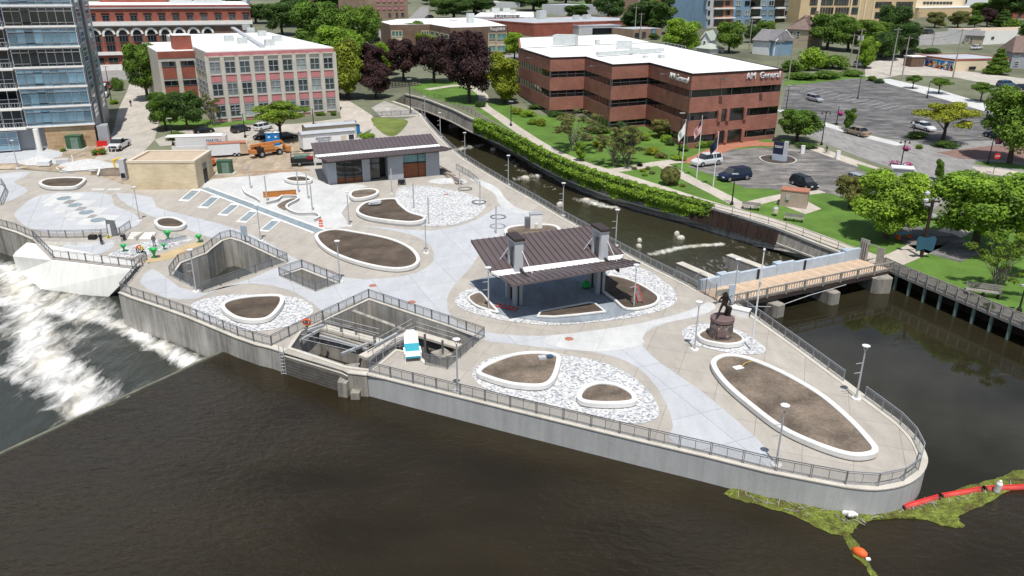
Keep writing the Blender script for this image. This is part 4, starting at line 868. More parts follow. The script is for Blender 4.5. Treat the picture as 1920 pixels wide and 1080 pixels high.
p, q = G(1308, 545), G(1341, 563); MB().add([p + Vector((0, 0, .1)), q + Vector((0, 0, .1)), q + Vector((0, 0, 1.7)), p + Vector((0, 0, 1.9))], [(0, 1, 2, 3)]).build('mesh_infill', 'wire_mesh', tg)
def font(text, size, m, loc, rz=0, parent=None, name='lettering', tilt=math.pi / 2, ext=.02, sx=1.0, al='CENTER'):
    c_ = bpy.data.curves.new(name, 'FONT'); c_.body = text; c_.size = size; c_.extrude = ext; c_.align_x = al; c_.align_y = 'CENTER'; c_.resolution_u = 2; c_.materials.append(MATS[m])
    o = bpy.data.objects.new(name, c_); col.objects.link(o); me_ = bpy.data.meshes.new_from_object(o.evaluated_get(bpy.context.evaluated_depsgraph_get())); bpy.data.objects.remove(o); bpy.data.curves.remove(c_); me_.name = name
    o = bpy.data.objects.new(name, me_); col.objects.link(o); o.rotation_euler = (tilt, 0, rz); o.scale = (sx, 1, 1); o.location = loc
    if parent is not None: o.parent = parent; o.location = Vector(loc) - Vector(parent.location); KID.setdefault(parent.name, []).append(o)
    return o
p = G(1352, 570); sg = thing('bridge_sign', 'grey name board at the plaza end of the footbridge', 'sign', p); MB().box((p.x, p.y, 1.35), (1.6, .1, .75), R(20)).build('board', 'timber', sg)
for s in (-.6, .6): MB().box((p.x + s * .94, p.y + s * .34 + .06, .7), (.1, .1, 1.4), R(20)).build('post', 'timber', sg)
p = G(1369, 572); sg = thing('info_board', 'upright blue panel behind the statue', 'sign', p); MB().box((p.x, p.y, 1.3), (.75, .12, 2.2), R(20)).build('panel', 'blue_grey_paint', sg); MB().box((p.x, p.y, .1), (.9, .3, .2), R(20)).build('foot', 'steel_dark', sg)
# ---------------------------------------------------------------- boardwalk on green piles
bw = [Vector((q.x, q.y, 0)) for q in boardwalk[1:]]; t = thing('boardwalk', 'weathered timber boardwalk on green piles beside the pool', 'boardwalk', (bw[2].x, bw[2].y, ZR))
inn = offs(bw, 2.6, False); fine = resample(bw, 90); fin2 = resample(inn, 90)
for i in range(89): MB().add([(*fine[i].lerp(fine[i + 1], .03).to_2d(), .10), (*fine[i].lerp(fine[i + 1], .97).to_2d(), .10), (*fin2[i].lerp(fin2[i + 1], .97).to_2d(), .10), (*fin2[i].lerp(fin2[i + 1], .03).to_2d(), .10), (*fine[i].lerp(fine[i + 1], .03).to_2d(), .02), (*fine[i].lerp(fine[i + 1], .97).to_2d(), .02), (*fin2[i].lerp(fin2[i + 1], .97).to_2d(), .02), (*fin2[i].lerp(fin2[i + 1], .03).to_2d(), .02)], [(0, 1, 2, 3), (0, 4, 5, 1), (1, 5, 6, 2), (3, 2, 6, 7), (0, 3, 7, 4)]).build('deck_board', 'timber', t)
MB().sweep([Vector((q.x, q.y, -.35)) for q in bw], [(-.08, 0), (.12, 0), (.12, .36), (-.08, .36)]).build('edge_beam', 'timber', t, fix=True)
for z in (.22, 1.15): MB().sweep([Vector((q.x, q.y, z)) for q in bw], [(.0, 0), (.09, 0), (.09, .13), (.0, .13)]).build('rail', 'timber', t, fix=True)
for i, q in enumerate(resample(bw, 30)): put('rail_post', PM, t, Vector((q.x, q.y, -.05)) - Vector(t.location))
b = MB()
for q in resample(offs(bw, .12, False), 330): b.box((q.x, q.y, .68), (.045, .045, 1.0))
b.build('pickets', 'timber', t)['kind'] = 'stuff'
PILE = MB().cyl((0, 0, -7), (0, 0, 0), .22, .2, 8).mesh('pile', 'pile_green')
for q in resample(offs(bw, .2, False), 19)[1:]: put('pile', PILE, t, Vector((q.x, q.y, -.02)) - Vector(t.location))
wall('bank_wall', 'bank wall coloured dark for the shade under the boardwalk', boardwalk_g, 'rust', -6, .4, top=-.03, cap=False)  # near-black colour puts the shade of the gap into the wall
# ---------------------------------------------------------------- fish gate chamber fittings (parts of the chamber)
def gwall(px0, px1, z0, z1, w, m='raw_wall', nm='divider_wall'):
    a, b_ = GZ(*px0, z1), GZ(*px1, z1); d = (b_ - a).normalized(); nn = Vector((-d.y, d.x, 0)) * w / 2
    return MB().prism([a + nn, a - nn, b_ - nn, b_ + nn], z0, z1).build(nm, m, GP, fix=True)
gwall((652, 578), (776, 624), -3.6, -.3, .45); gwall((776, 624), (800, 632), -3.6, -.9, .4)
gwall((592, 608), (712, 640), -.75, -.5, 1.1, 'coping', 'catwalk'); gwall((680, 668), (774, 620), -.72, -.45, 1.1, 'coping', 'catwalk'); gwall((600, 622), (690, 648), -3.4, -.8, .3)
gwall((775, 622), (862, 648), -.95, -.7, .9, 'coping', 'catwalk'); gwall((820, 656), (838, 668), -3.4, -1.2, 1.6)
gwall((536, 655), (646, 690), -.3, -.04, .7, 'coping', 'catwalk'); gwall((690, 694), (742, 658), -3.4, .05, .3)
gwall((703, 648), (745, 626), -3.3, -1.3, .5, 'black_metal', 'sluice_gate')
def prail(px0, px1, z, hs=(.5, 1.0), nm='pipe_rail', n_=5):
    a, b_ = GZ(*px0, z), GZ(*px1, z)
    for h in hs: MB().cyl(a + Vector((0, 0, h)), b_ + Vector((0, 0, h)), .03, .03, 5).build(nm, 'galv', GP)
    for k in range(n_): q = a.lerp(b_, k / (n_ - 1)); MB().cyl(q, q + Vector((0, 0, hs[-1])), .03, .03, 5).build('rail_post', 'steel_dark', GP)
prail((594, 604), (712, 634), -.5); prail((584, 612), (705, 645), -.5); prail((690, 662), (774, 614), -.45); prail((700, 672), (780, 628), -.45); prail((566, 644), (668, 668), -.04); prail((780, 620), (862, 645), -.7)
for (x_, y_, zt_) in ((577, 622, 1.3), (607, 612, 1.3), (640, 622, .9), (668, 628, .9), (703, 650, 1.2), (744, 628, 1.2), (720, 640, 1.2), (797, 640, .8), (830, 652, .8)): q = GZ(x_, y_, -.5); MB().bar(q + Vector((0, 0, -2.5)), q + Vector((0, 0, zt_)), .16, .22).build('gate_column', 'steel_dark', GP)
for p0_, p1_, z_ in (((577, 620), (607, 610), .9), ((703, 648), (744, 626), .9), ((600, 630), (690, 656), -1.1), ((560, 640), (600, 618), -.6), ((640, 664), (700, 640), -.8)): MB().bar(GZ(*p0_, z_), GZ(*p1_, z_), .25, .25).build('gate_beam', 'galv', GP)
gwall((610, 600), (660, 612), -2.2, -1.7, .8, 'timber_dark', 'screen'); gwall((800, 636), (846, 650), -1.9, -1.3, 1.0, 'timber_dark', 'screen')
prail((548, 660), (646, 692), -1.6, (0, .5), n_=4); prail((530, 672), (640, 706), ZR + .1, (0, .35), n_=4)
lad = [GZ(530, 662, -.1), GZ(527, 690, ZR)]
tl = thing('ladder', 'steel ladder down the wall at the corner of the fish gate', 'ladder', (lad[0].x, lad[0].y, ZR))
for dx in (-.22, .22): MB().cyl((lad[0].x + dx, lad[0].y - .35, ZR - .2), (lad[0].x + dx, lad[0].y - .35, .9), .035, .035, 5).build('stile', 'galv', tl)
for k in range(8): MB().cyl((lad[0].x - .22, lad[0].y - .35, ZR + .1 + k * .36), (lad[0].x + .22, lad[0].y - .35, ZR + .1 + k * .36), .025, .025, 5).build('rung', 'galv', tl)
a = GZ(656, 686, -.2); d = (GZ(650, 720, -1.9) - a); tp = thing('gate_pier', 'thick concrete fin standing in the river at the fish gate', 'pier', (a.x, a.y, -6))
MB().prism([(a.x - .55, a.y + .6), (a.x - .75, a.y - 2.2), (a.x + .1, a.y - 2.4), (a.x + .75, a.y - .1), (a.x + .75, a.y + .9)], -6, lambda q: -.35 if q.y > a.y - 1.5 else -.75).build('pier_body', 'raw_wall', tp, fix=True); MB().box((a.x + .9, a.y - 2.3, -2.0), (.8, .9, .9)).build('toe_block', 'raw_wall', tp)
for px, lb in (((570, 694), 'small pale block at the water under the gate pipes'), ((609, 704), 'pale block at the water beside the gate fin')):
    p = GZ(*px, ZR); tag(MB().box((p.x, p.y, ZR), (.7, .5, .4)).build('footing_block', 'coping'), lb, 'concrete block')
lr = GZ(575, 604, 1.0); b = MB()
for k in range(20):
    a0, a1 = k * math.pi / 10, (k + 1) * math.pi / 10; b.cyl(lr + Vector((.34 * math.cos(a0), -.34 * math.sin(a0) * .3, .34 * math.sin(a0))), lr + Vector((.34 * math.cos(a1), -.34 * math.sin(a1) * .3, .34 * math.sin(a1))), .1, .1, 6)
tr = thing('life_ring', 'orange life ring on a post at the fish gate railing', 'life ring', (lr.x, lr.y, 0)); b.build('ring', 'orange', tr); MB().cyl((lr.x, lr.y + .12, -.1), (lr.x, lr.y + .12, 1.4), .05, .05, 6).build('post', 'steel_dark', tr)
# ---------------------------------------------------------------- oversized lounge chair
p = G(774, 673); t = thing('lounge_chair', 'oversized white lounge chair with teal panel beside the fish gate', 'chair', p, R(12), s=1.0)
def lb(nm, m, pts): b_ = MB(); [b_.bar(*q) for q in pts]; b_.local(nm, m, t)
b = MB(); b.add([(-.72, .55, .62), (.72, .55, .62), (.62, 1.45, 2.05), (.3, 1.58, 2.32), (-.3, 1.58, 2.32), (-.62, 1.45, 2.05), (-.72, .65, .58), (.72, .65, .58), (.62, 1.55, 2.0), (.3, 1.68, 2.27), (-.3, 1.68, 2.27), (-.62, 1.55, 2.0)], [(0, 1, 2, 3, 4, 5), (11, 10, 9, 8, 7, 6)] + [(i, 6 + i, 6 + (i + 1) % 6, (i + 1) % 6) for i in range(6)]); b.local('backrest', 'white_paint', t)
b = MB(); b.add([(-.74, .42, .60), (.74, .42, .60), (.70, .86, 1.22), (-.70, .86, 1.22), (-.74, .48, .56), (.74, .48, .56)], [(0, 1, 2, 3), (0, 4, 5, 1)]); b.local('lower_back', 'teal', t)
MB().box((0, -.1, .56), (1.46, 1.1, .1)).local('seat', 'white_paint', t)
for x in (-.74, .74):
    lb('armrest', 'white_paint', [((x, -.62, .92), (x, .7, .92), .16, .06)])
    for y, z in ((-.62, .9), (.62, .9)): lb('leg', 'white_paint', [((x, y, 0), (x, y, z), .09, .09)])
lb('front_rail', 'teal', [((-.72, -.64, .5), (.72, -.64, .5), .06, .16)])
# ---------------------------------------------------------------- skinned figures
def skin_mesh(name, verts, edges, radii, sub=1):
    me = bpy.data.meshes.new(name + '_bones'); me.from_pydata(verts, edges, []); o = bpy.data.objects.new(name + '_bones', me); col.objects.link(o)
    sm = o.modifiers.new('skin', 'SKIN'); sm.use_smooth_shade = True
    for v, r in zip(me.skin_vertices[0].data, radii): v.radius = r if hasattr(r, '__len__') else (r, r)
    me.skin_vertices[0].data[0].use_root = True
    ss = o.modifiers.new('sub', 'SUBSURF'); ss.levels = sub; ss.render_levels = sub
    dg = bpy.context.evaluated_depsgraph_get(); res = bpy.data.meshes.new_from_object(o.evaluated_get(dg)); bpy.data.objects.remove(o); bpy.data.meshes.remove(me); res.name = name
    return res
def body(pose):
    """joints in metres: pelvis 0, chest 1, neck 2, head 3, crown 4, then arms and legs"""
    J = dict(pel=(0, 0, .95), chest=(0, 0, 1.35), neck=(0, 0, 1.5), head=(0, -.02, 1.62), crown=(0, -.02, 1.74), shl=(-.19, 0, 1.42), shr=(.19, 0, 1.42), ell=(-.24, .02, 1.12), elr=(.24, .02, 1.12), hal=(-.25, -.1, .88), har=(.25, -.1, .88),
             hil=(-.1, 0, .92), hir=(.1, 0, .92), knl=(-.12, -.02, .5), knr=(.12, -.02, .5), anl=(-.12, .03, .08), anr=(.12, .03, .08), tol=(-.13, -.14, .04), tor=(.13, -.14, .04)); J.update(pose)
    ks = list(J); E_ = [('pel', 'chest'), ('chest', 'neck'), ('neck', 'head'), ('head', 'crown'), ('chest', 'shl'), ('chest', 'shr'), ('shl', 'ell'), ('shr', 'elr'), ('ell', 'hal'), ('elr', 'har'), ('pel', 'hil'), ('pel', 'hir'), ('hil', 'knl'), ('hir', 'knr'), ('knl', 'anl'), ('knr', 'anr'), ('anl', 'tol'), ('anr', 'tor')]
    rad = dict(pel=(.15, .11), chest=(.17, .12), neck=.06, head=.10, crown=.07, shl=.075, shr=.075, ell=.055, elr=.055, hal=.045, har=.045, hil=.1, hir=.1, knl=.075, knr=.075, anl=.05, anr=.05, tol=.045, tor=.045)
    return [J[k] for k in ks], [(ks.index(a_), ks.index(b_)) for a_, b_ in E_], [rad[k] for k in ks]
mat('skin_tone', (.42, .25, .17), .7, .1, 3); mat('dark_blue_cloth', (.02, .028, .06), .9, .2, 3); mat('black_cloth', (.02, .02, .022), .9, .2, 3); mat('orange_cloth', (.75, .16, .05), .9, .15, 3); mat('yellow_cloth', (.62, .55, .08), .9, .15, 3); mat('grey_cloth', (.12, .12, .13), .9, .2, 3)
def person(label, loc, rz, pose, shirt, trousers, hat=None, split=.93, group='people working on the terrace'):
    v, e, r = body(pose); me = skin_mesh('body', v, e, r); ms = [trousers, shirt, 'skin_tone', hat or 'black_cloth']
    for m in ms: me.materials.append(MATS[m])
    hd = Vector(v[3]); sh = Vector(v[1]); pel = Vector(v[0]); hands = [Vector(v[9]), Vector(v[10])]; up = (sh - pel).normalized()
    for f in me.polygons:
        c_ = f.center; k = 1 if (c_ - pel).dot(up) > 0.03 and (c_ - pel).dot(up) > .03 else 0
        if any((c_ - h).length < .11 for h in hands): k = 2
        if (c_ - hd).length < .17 and (c_ - sh).dot(up) > .14: k = 3 if (c_ - hd).dot(up) > .04 else 2
        f.material_index = k
    t_ = thing('person', label, 'person', loc, rz, group); put('body', me, t_); return t_
bend = dict(pel=(0, .1, .85), chest=(0, -.25, 1.1), neck=(0, -.38, 1.16), head=(0, -.48, 1.18), crown=(0, -.58, 1.18), shl=(-.18, -.28, 1.1), shr=(.18, -.28, 1.1), ell=(-.22, -.4, .82), elr=(.22, -.4, .82), hal=(-.12, -.5, .55), har=(.12, -.5, .55), hil=(-.1, .08, .82), hir=(.1, .08, .82), knl=(-.14, -.06, .46), knr=(.14, -.06, .46))
kneel = dict(pel=(0, .1, .45), chest=(0, -.1, .8), neck=(0, -.17, .92), head=(0, -.22, 1.02), crown=(0, -.24, 1.13), shl=(-.18, -.12, .84), shr=(.18, -.12, .84), ell=(-.24, -.3, .62), elr=(.24, -.3, .62), hal=(-.15, -.45, .4), har=(.15, -.45, .4), hil=(-.1, .08, .43), hir=(.1, .08, .43), knl=(-.15, -.35, .4), knr=(.15, -.3, .1), anl=(-.14, -.25, .06), anr=(.14, .25, .07), tol=(-.14, -.42, .04), tor=(.14, .35, .03))
person('person in dark shirt and navy trousers standing beside the tall grey slab', GZ(191, 459, -.5), R(160), {}, 'black_cloth', 'dark_blue_cloth')
person('person in yellow vest crouching against the tall grey slab', GZ(205, 453, -.5), R(30), kneel, 'yellow_cloth', 'grey_cloth', 'lamp_white')
person('person in orange vest bending over the dark pavers', GZ(259, 475, -.5), R(60), bend, 'orange_cloth', 'black_cloth', 'orange')
person('person in yellow vest kneeling on the dark pavers', GZ(269, 473, -.5), R(-60), kneel, 'yellow_cloth', 'black_cloth', 'lamp_white')
person('person in grey shirt standing behind the green funnels', GZ(290, 463, -.5), R(190), {}, 'grey_cloth', 'grey_cloth')
person('person walking on the side street in dark clothes', G(246, 200), 0, {}, 'black_cloth', 'grey_cloth', group='people far off')
# ---------------------------------------------------------------- statue
p = G(1350, 637); t = thing('statue', 'bronze figure striding on a round fieldstone plinth', 'statue', p, s=.9)
MB().cyl((0, 0, .2), (0, 0, 2.35), 1.18, 1.12, 28).local('plinth_core', 'mulch', t)
rs = random.Random(3); SM = ['fieldstone', mat('stone_b', (.34, .27, .24), .85, .3, 2), mat('stone_c', (.15, .12, .115), .85, .3, 2)]
for rw in range(7):
    n_ = 20; of = rw * .5
    for k in range(n_):
        a_ = 2 * math.pi * (k + of) / n_; w_ = 2 * math.pi * 1.2 / n_ * rs.uniform(.8, .95); h_ = .27; rr_ = 1.2 - rw * .008
        MB().box((0, 0, 0), (.16, w_, h_), 0, 0, Matrix.Translation((rr_ * math.cos(a_), rr_ * math.sin(a_), .36 + rw * .29)) @ Matrix.Rotation(a_, 4, 'Z')).local('stone', SM[rs.randrange(3)], t)
MB().lathe([(0, 2.36), (1.3, 2.36), (1.3, 2.72), (1.2, 2.8), (0, 2.8)], n=28).local('plinth_cap', 'plinth_top', t)
MB().box((-.25, -1.3, 1.35), (1.0, .12, .8)).local('plaque', 'plinth_top', t)
st = dict(knl=(-.24, -.2, .52), anl=(-.42, -.42, .08), tol=(-.46, -.58, .04), knr=(.26, .06, .5), anr=(.42, .2, .08), tor=(.5, .1, .04), ell=(-.34, -.1, 1.2), hal=(-.12, -.3, 1.15), elr=(.36, 0, 1.18), har=(.3, -.25, 1.0), chest=(0, -.08, 1.36), neck=(0, -.1, 1.5), head=(0, -.13, 1.63), crown=(0, -.13, 1.75))
v, e, r = body(st); me = skin_mesh('figure', v, e, r); me.materials.append(MATS['bronze']); o = put('figure', me, t, (0, 0, 2.78), R(-10), (1.75, 1.75, 1.6))
b = MB().lathe([(0, 1.72), (.2, 1.70), (.19, 1.73), (.09, 1.75), (.08, 1.86), (0, 1.87)], c=(0, -.13, 0), n=14); o2 = put('hat', b.mesh('hat', 'bronze'), t, (0, 0, 2.78), R(-10), (1.75, 1.75, 1.6))
b = MB(); b.box((.05, .17, 1.25), (.36, .2, .5)); b.cyl((-.35, -.5, .2), (.1, .1, 1.75), .03, .03, 6); b.cyl((.28, .3, .05), (.36, .25, .62), .22, .2, 10); put('gear', b.mesh('gear', 'bronze'), t, (0, 0, 2.78), R(-10), (1.75, 1.75, 1.6))
b = MB().box((0, 0, .38), (1.9, .85, .75)); b.box((0, 0, .78), (2.0, .95, .08)); p = G(1388, 591); t = thing('utility_cabinet', 'white metal cabinet at the pool railing behind the statue', 'cabinet', p, R(-32)); b.local('cabinet', 'white_paint', t); MB().cyl((.99, 0, .4), (1.03, 0, .4), .22, .22, 12).local('fan', 'black_metal', t)
fp = G(1408, 657); t = thing('flagpole', 'tall bare white flagpole beside the statue', 'flagpole', fp); MB().cyl((0, 0, 0), (0, 0, 10.1), .1, .055, 8).local('pole', 'lamp_white', t); MB().lathe([(0, 10.1), (.1, 10.18), (.12, 10.28), (.08, 10.4), (0, 10.43)], n=10).local('finial', 'lamp_white', t); MB().lathe([(.3, 0), (.3, .06), (.12, .1)], n=10).local('base', 'galv', t); MB().box((0, -.1, 7), (.2, .12, .3)).local('cleat', 'galv', t)
# ================================================================ buildings
bricks('brick_red', (.30, .085, .06), (.34, .11, .075), (.30, .13, .10)); bricks('brick_brown', (.29, .12, .09), (.35, .155, .115), (.33, .16, .12), 1.2, .32); bricks('brick_tan', (.30, .20, .14), (.34, .24, .17), (.33, .26, .2))
bricks('stone_tan', (.42, .27, .15), (.55, .40, .25), (.50, .40, .28), 2.2, .75); bricks('brick_dk', (.185, .12, .085), (.21, .14, .10), (.2, .15, .12), 1.0, .3)
mat('factory_pink', (.52, .21, .22), .8, .10, .6); mat('factory_cream', (.56, .52, .45), .8, .1, .6); mat('trim_white', (.80, .78, .74), .7, .06, .8); mat('tan_frame', (.62, .52, .38), .8, .06, 1)
mat('alu', (.60, .63, .66), .4, .05, 1, metal=.3); mat('apt_blue', (.20, .31, .41), .75, .1, .4); mat('apt_grey', (.50, .51, .53), .75, .08, .4); mat('school_tan', (.62, .47, .28), .8, .08, .3); mat('school_pale', (.72, .60, .42), .8, .06, .3)
mat('siding_white', (.72, .74, .76), .7, .06, 1); mat('shingle_grey', (.22, .21, .22), .9, .2, .9); mat('shingle_brown', (.20, .145, .125), .9, .2, .9); mat('shingle_green', (.42, .47, .42), .9, .12, .9); mat('house_tan', (.42, .36, .26), .85, .1, 1)
mat('roof_white', (.82, .82, .81), .75, .08, .10, fine=12); mat('roof_grey', (.42, .44, .47), .85, .15, .15); mat('hvac', (.55, .58, .57), .6, .12, 1); mat('dark_brown', (.03, .016, .012), .5, .1, 1); mat('balcony_brick', (.46, .20, .12), .85, .1, 1)
mat('mural_blue', (.02, .22, .50), .8, .3, .6); mat('fence_brown', (.16, .10, .075), .9, .25, 1)
glass('glass_blue', (.15, .26, .34), .03, .9); glass('glass_dark', (.012, .016, .020), .03, .9); glass('glass_band', (.012, .011, .012), .04, .9); glass('glass_office', (.06, .075, .075), .06, .8); glass('glass_teal', (.10, .24, .23), .08, .8); glass('glass_house', (.05, .06, .07), .06, .8); glass('glass_pale', (.24, .27, .26), .08, .7)
def onwall(p0, p1):
    a = Vector((p0.x, p0.y)); d = Vector((p1.x, p1.y)) - a; ln = d.length; d.normalize()
    def f(x, y):
        r = ray(x, y); det = r.x * (-d.y) + d.x * r.y
        # CAM + t r = a + s d
        t_ = (a.x * (-d.y) + d.x * a.y) / det; s = (r.x * t_ - a.x) * d.x + (r.y * t_ - a.y) * d.y
        return s, CH + t_ * r.z
    f.len = ln; f.ang = math.atan2(d.y, d.x); f.a = a; f.d = d; f.n = Vector((d.y, -d.x))
    f.pt = lambda s, z, o=0.0: Vector((a.x + d.x * s + f.n.x * o, a.y + d.y * s + f.n.y * o, z))
    return f
WM = {}
def win_mesh(w, h, nx, ny, fm, gm, fw=.09, sill=None):
    k = (round(w, 2), round(h, 2), nx, ny, fm, gm, sill)
    if k not in WM:
        b = MB(); b.box((0, .0, 0), (w, .06, h), mi=1)
        for i in range(nx + 1): b.box((-w / 2 + w * i / nx, -.05, 0), (fw, .12, h + fw))
        for j in range(ny + 1): b.box((0, -.055, -h / 2 + h * j / ny), (w + fw, .12, fw))
        if sill: b.box((0, -.1, -h / 2 - .12), (w + .3, .28, .14), mi=2)
        WM[k] = b.mesh('window', [fm, gm] + ([sill] if sill else []))
    return WM[k]
def window(t, f, s, z, w, h, nx=2, ny=2, fm='steel_dark', gm='glass_office', nm='window', off=.06, sill=None, fw=.09):
    p = f.pt(s, z, off); o = put(nm, win_mesh(w, h, nx, ny, fm, gm, fw, sill), t, p - Vector(t.location)); o.rotation_euler = (0, 0, f.ang); return o
def wrect(t, f, x0, y0, x1, y1, **kw):
    s0, z1 = f(x0, y0); s1, z0 = f(x1, y1); return window(t, f, (s0 + s1) / 2, (z0 + z1) / 2, abs(s1 - s0), abs(z1 - z0), **kw)
def band(t, f, s0, s1, z0, z1, m, nm, o=.1, th=.3):
    q = f.pt((s0 + s1) / 2, 0, o - th / 2); return MB().box((q.x, q.y, (z0 + z1) / 2), (s1 - s0, th, z1 - z0), f.ang).build(nm, m, t)
def unit(t, px, z, d, m='hvac', nm='roof_unit', rz=.4):
    p = GZ(*px, z); b = MB().box((p.x, p.y, z + d[2] / 2), d, rz); b.box((p.x, p.y, z + d[2] + .06), (d[0] * .9, d[1] * .9, .1), rz); return b.build(nm, m, t)
# ---- glass tower at the left edge
P0, P1, P2 = G(-160, 299), G(184, 273), G(206, 222); f = onwall(P0, P1); f2 = onwall(P1, P2); zb = P1.z
t = thing('glass_tower', 'tall glass apartment tower with white floor bands at the left edge', 'building', ((P0.x + P1.x) / 2, (P0.y + P1.y) / 2, zb))
fl = [f(178, 231)[1] - (f(178, 231)[1] - f(136, 2)[1]) * k / 6.2 for k in range(8)]; sL, sR = f(51, 230)[0], f.len
far = P0 + (P2 - P1)
MB().prism([P0 + (P2 - P1) * .03, P1 + (P2 - P1) * .03, P2, far], zb - 3, fl[-1] + 3).build('core', 'grey_panel', t, fix=True)
MB().prism([f.pt(sL + 2.6, 0, .25), f.pt(f.len - .05, 0, .25), f.pt(f.len - .05, 0, -1), f.pt(sL + 2.6, 0, -1)], zb - 2, fl[0] - .2).build('stone_base', 'stone_tan', t, fix=True)
for k in range(7):
    z0, z1 = fl[k], fl[k + 1] if k < 7 else fl[k] + 4; g = 'glass_dark' if k in (3, 5) else 'glass_blue'
    band(t, f, sL - .2, f.len + .2, z0 - .2, z0 + .12, 'trim_white', 'floor_band', .65, .9); band(t, f, -2, sL - .2, z0 - .35, z0 - .05, 'trim_white', 'balcony_slab', 1.3, 3.0)
    n_ = 8; wd = (f.len - sL) / n_; hh = z1 - z0 - .47
    for i in range(n_):
        for a_, b_ in ((0, .17), (.17, .80), (.80, 1)):
            h_ = hh * (b_ - a_); o = window(t, f, sL + wd * (i + .5), z0 + .12 + hh * (a_ + b_) / 2, wd, h_, 1, 1, 'alu', g, 'pane', .45, fw=.12)
    for i in range(5): window(t, f, sL - 2.2 - i * 3.4, z0 + hh / 2, 3.2, hh, 2, 2, 'alu', 'glass_dark', 'balcony_door', .1)
    for i in range(4):
        b = MB(); s_ = sL - 2.2 - i * 4.4
        for e in range(9): q = f.pt(s_ - 2 + e * .5, z0 + .45, 1.25); b.box(q, (.04, .04, 1.0))
        b.bar(f.pt(s_ - 2.1, z0 + 1.0, 1.25), f.pt(s_ + 2.1, z0 + 1.0, 1.25), .07); b.build('balcony_rail', 'alu', t)
    for i, (q0, q1) in enumerate(((.10, .34), (.62, .86))): window(t, f2, f2.len * (q0 + q1) / 2, z0 + .2 + hh / 2, f2.len * (q1 - q0), hh * .9, 1, 3, 'alu', 'glass_blue', 'side_window', .12)
band(t, f2, f2.len * .42, f2.len * .52, zb, fl[-1] + 3, 'steel_dark', 'service_duct', .5, .8)
for k in range(3): window(t, f, sL - 5.5 - k * 7, (zb + fl[0]) / 2 - .3, 6.8, fl[0] - zb - .9, 4, 3, 'alu', 'glass_blue', 'lobby_window', .1)
q = f.pt(sL + 1.3, zb, 1.2); MB().cyl((q.x, q.y, zb - 1), (q.x, q.y, fl[0] - .3), .5, .5, 14).build('column', 'trim_white', t)
band(t, f, f.len + .3, f.len + 2.2, zb - 1, fl[0] - .6, 'grey_panel', 'stair_core', .0, 3)
# ---- arched red brick building
P0, P1 = G(60, 138), G(480, 120); f = onwall(P0, P1); zb = P0.z; nb = Vector((-f.n.x, -f.n.y, 0)); zt = f(200, 10)[1]
t = thing('arched_brick_building', 'long red brick building with white arches and white cornice', 'building', (*((P0 + P1) / 2).to_2d(), zb))
Z = lambda y: f(212, y)[1]
MB().prism([P0, P1, P1 + nb * 45, P0 + nb * 45], zb - 3, zt).build('wall', 'brick_red', t, fix=True); MB().prism([P0 + nb, P1 + nb, P1 + nb * 44, P0 + nb * 44], zt - .2, zt + .06).build('roof', 'roof_white', t, fix=True)
band(t, f, -.3, f.len + .3, Z(16.5), Z(14), 'roof_grey', 'coping', .4, .8); band(t, f, -.3, f.len + .3, Z(48), Z(40.5), 'trim_white', 'cornice', .9, 1.4); band(t, f, -.3, f.len + .3, Z(50.5), Z(48), 'roof_grey', 'dentils', .45, .8)
band(t, f, -.2, f.len + .2, Z(103), Z(97), 'trim_white', 'string_course', .8, 1.2); band(t, f, -.2, f.len + .2, zb - 2, Z(121), 'trim_white', 'plinth', .4, .8); band(t, f, -.2, f.len + .2, Z(80), Z(50.5), 'brick_dk', 'arch_field', .04, .3)
for i in range(12):
    s, _ = f(174 + i * 26.3, 45); w_ = f(187, 60)[0] - f(174, 60)[0]
    window(t, f, s, (Z(29) + Z(39)) / 2, w_, Z(29) - Z(39), 2, 2, 'steel_dark', 'glass_dark', 'window', .08); band(t, f, s - w_ * .62, s + w_ * .62, Z(27), Z(24.5), 'dark_brown', 'lintel', .2, .4)
for i in range(9):
    s, _ = f(177 + i * 26.6, 60); R_ = (f(190, 60)[0] - f(177, 60)[0]) * .98; zc = Z(64.5); r_ = R_ * .66
    b = MB(); n_ = 14; ring = []
    for k in range(n_ + 1): a_ = math.pi * k / n_; ring += [f.pt(s + R_ * math.cos(a_), zc + R_ * math.sin(a_) * 1.02, .3), f.pt(s + r_ * math.cos(a_), zc + r_ * math.sin(a_) * 1.02, .3)]
    nn_ = len(ring); b.add(ring + [p - Vector((f.n.x, f.n.y, 0)) * .3 for p in ring], [(2 * k, 2 * k + 2, 2 * k + 3, 2 * k + 1) for k in range(n_)] + [(nn_ + 2 * k, 2 * k, 2 * k + 2, nn_ + 2 * k + 2)[::-1] for k in range(n_)]); b.build('arch', 'trim_white', t, fix=True)
    b = MB(); b.add([f.pt(s, zc, .12)] + [f.pt(s + r_ * math.cos(math.pi * k / 12), zc + r_ * math.sin(math.pi * k / 12), .12) for k in range(13)], [(0, k + 1, k + 2) for k in range(12)]); b.build('fanlight', 'glass_dark', t)
    band(t, f, s - R_ * 1.0, s - r_, Z(68), zc, 'trim_white', 'impost', .25, .4)
    window(t, f, s, (Z(67) + Z(79)) / 2, r_ * 2, Z(67) - Z(79), 3, 1, 'steel_dark', 'glass_dark', 'window', .2); window(t, f, s, (Z(84) + Z(96)) / 2, r_ * 1.9, Z(84) - Z(96), 3, 1, 'steel_dark', 'glass_dark', 'window', .2)
    band(t, f, s + R_ * .86, s + R_ * 1.24, Z(97), Z(67.5), 'brick_red', 'pier', .16, .4); window(t, f, s, (Z(108) + Z(118)) / 2, r_ * 2.2, Z(108) - Z(118), 2, 1, 'steel_dark', 'glass_dark', 'window', .1)
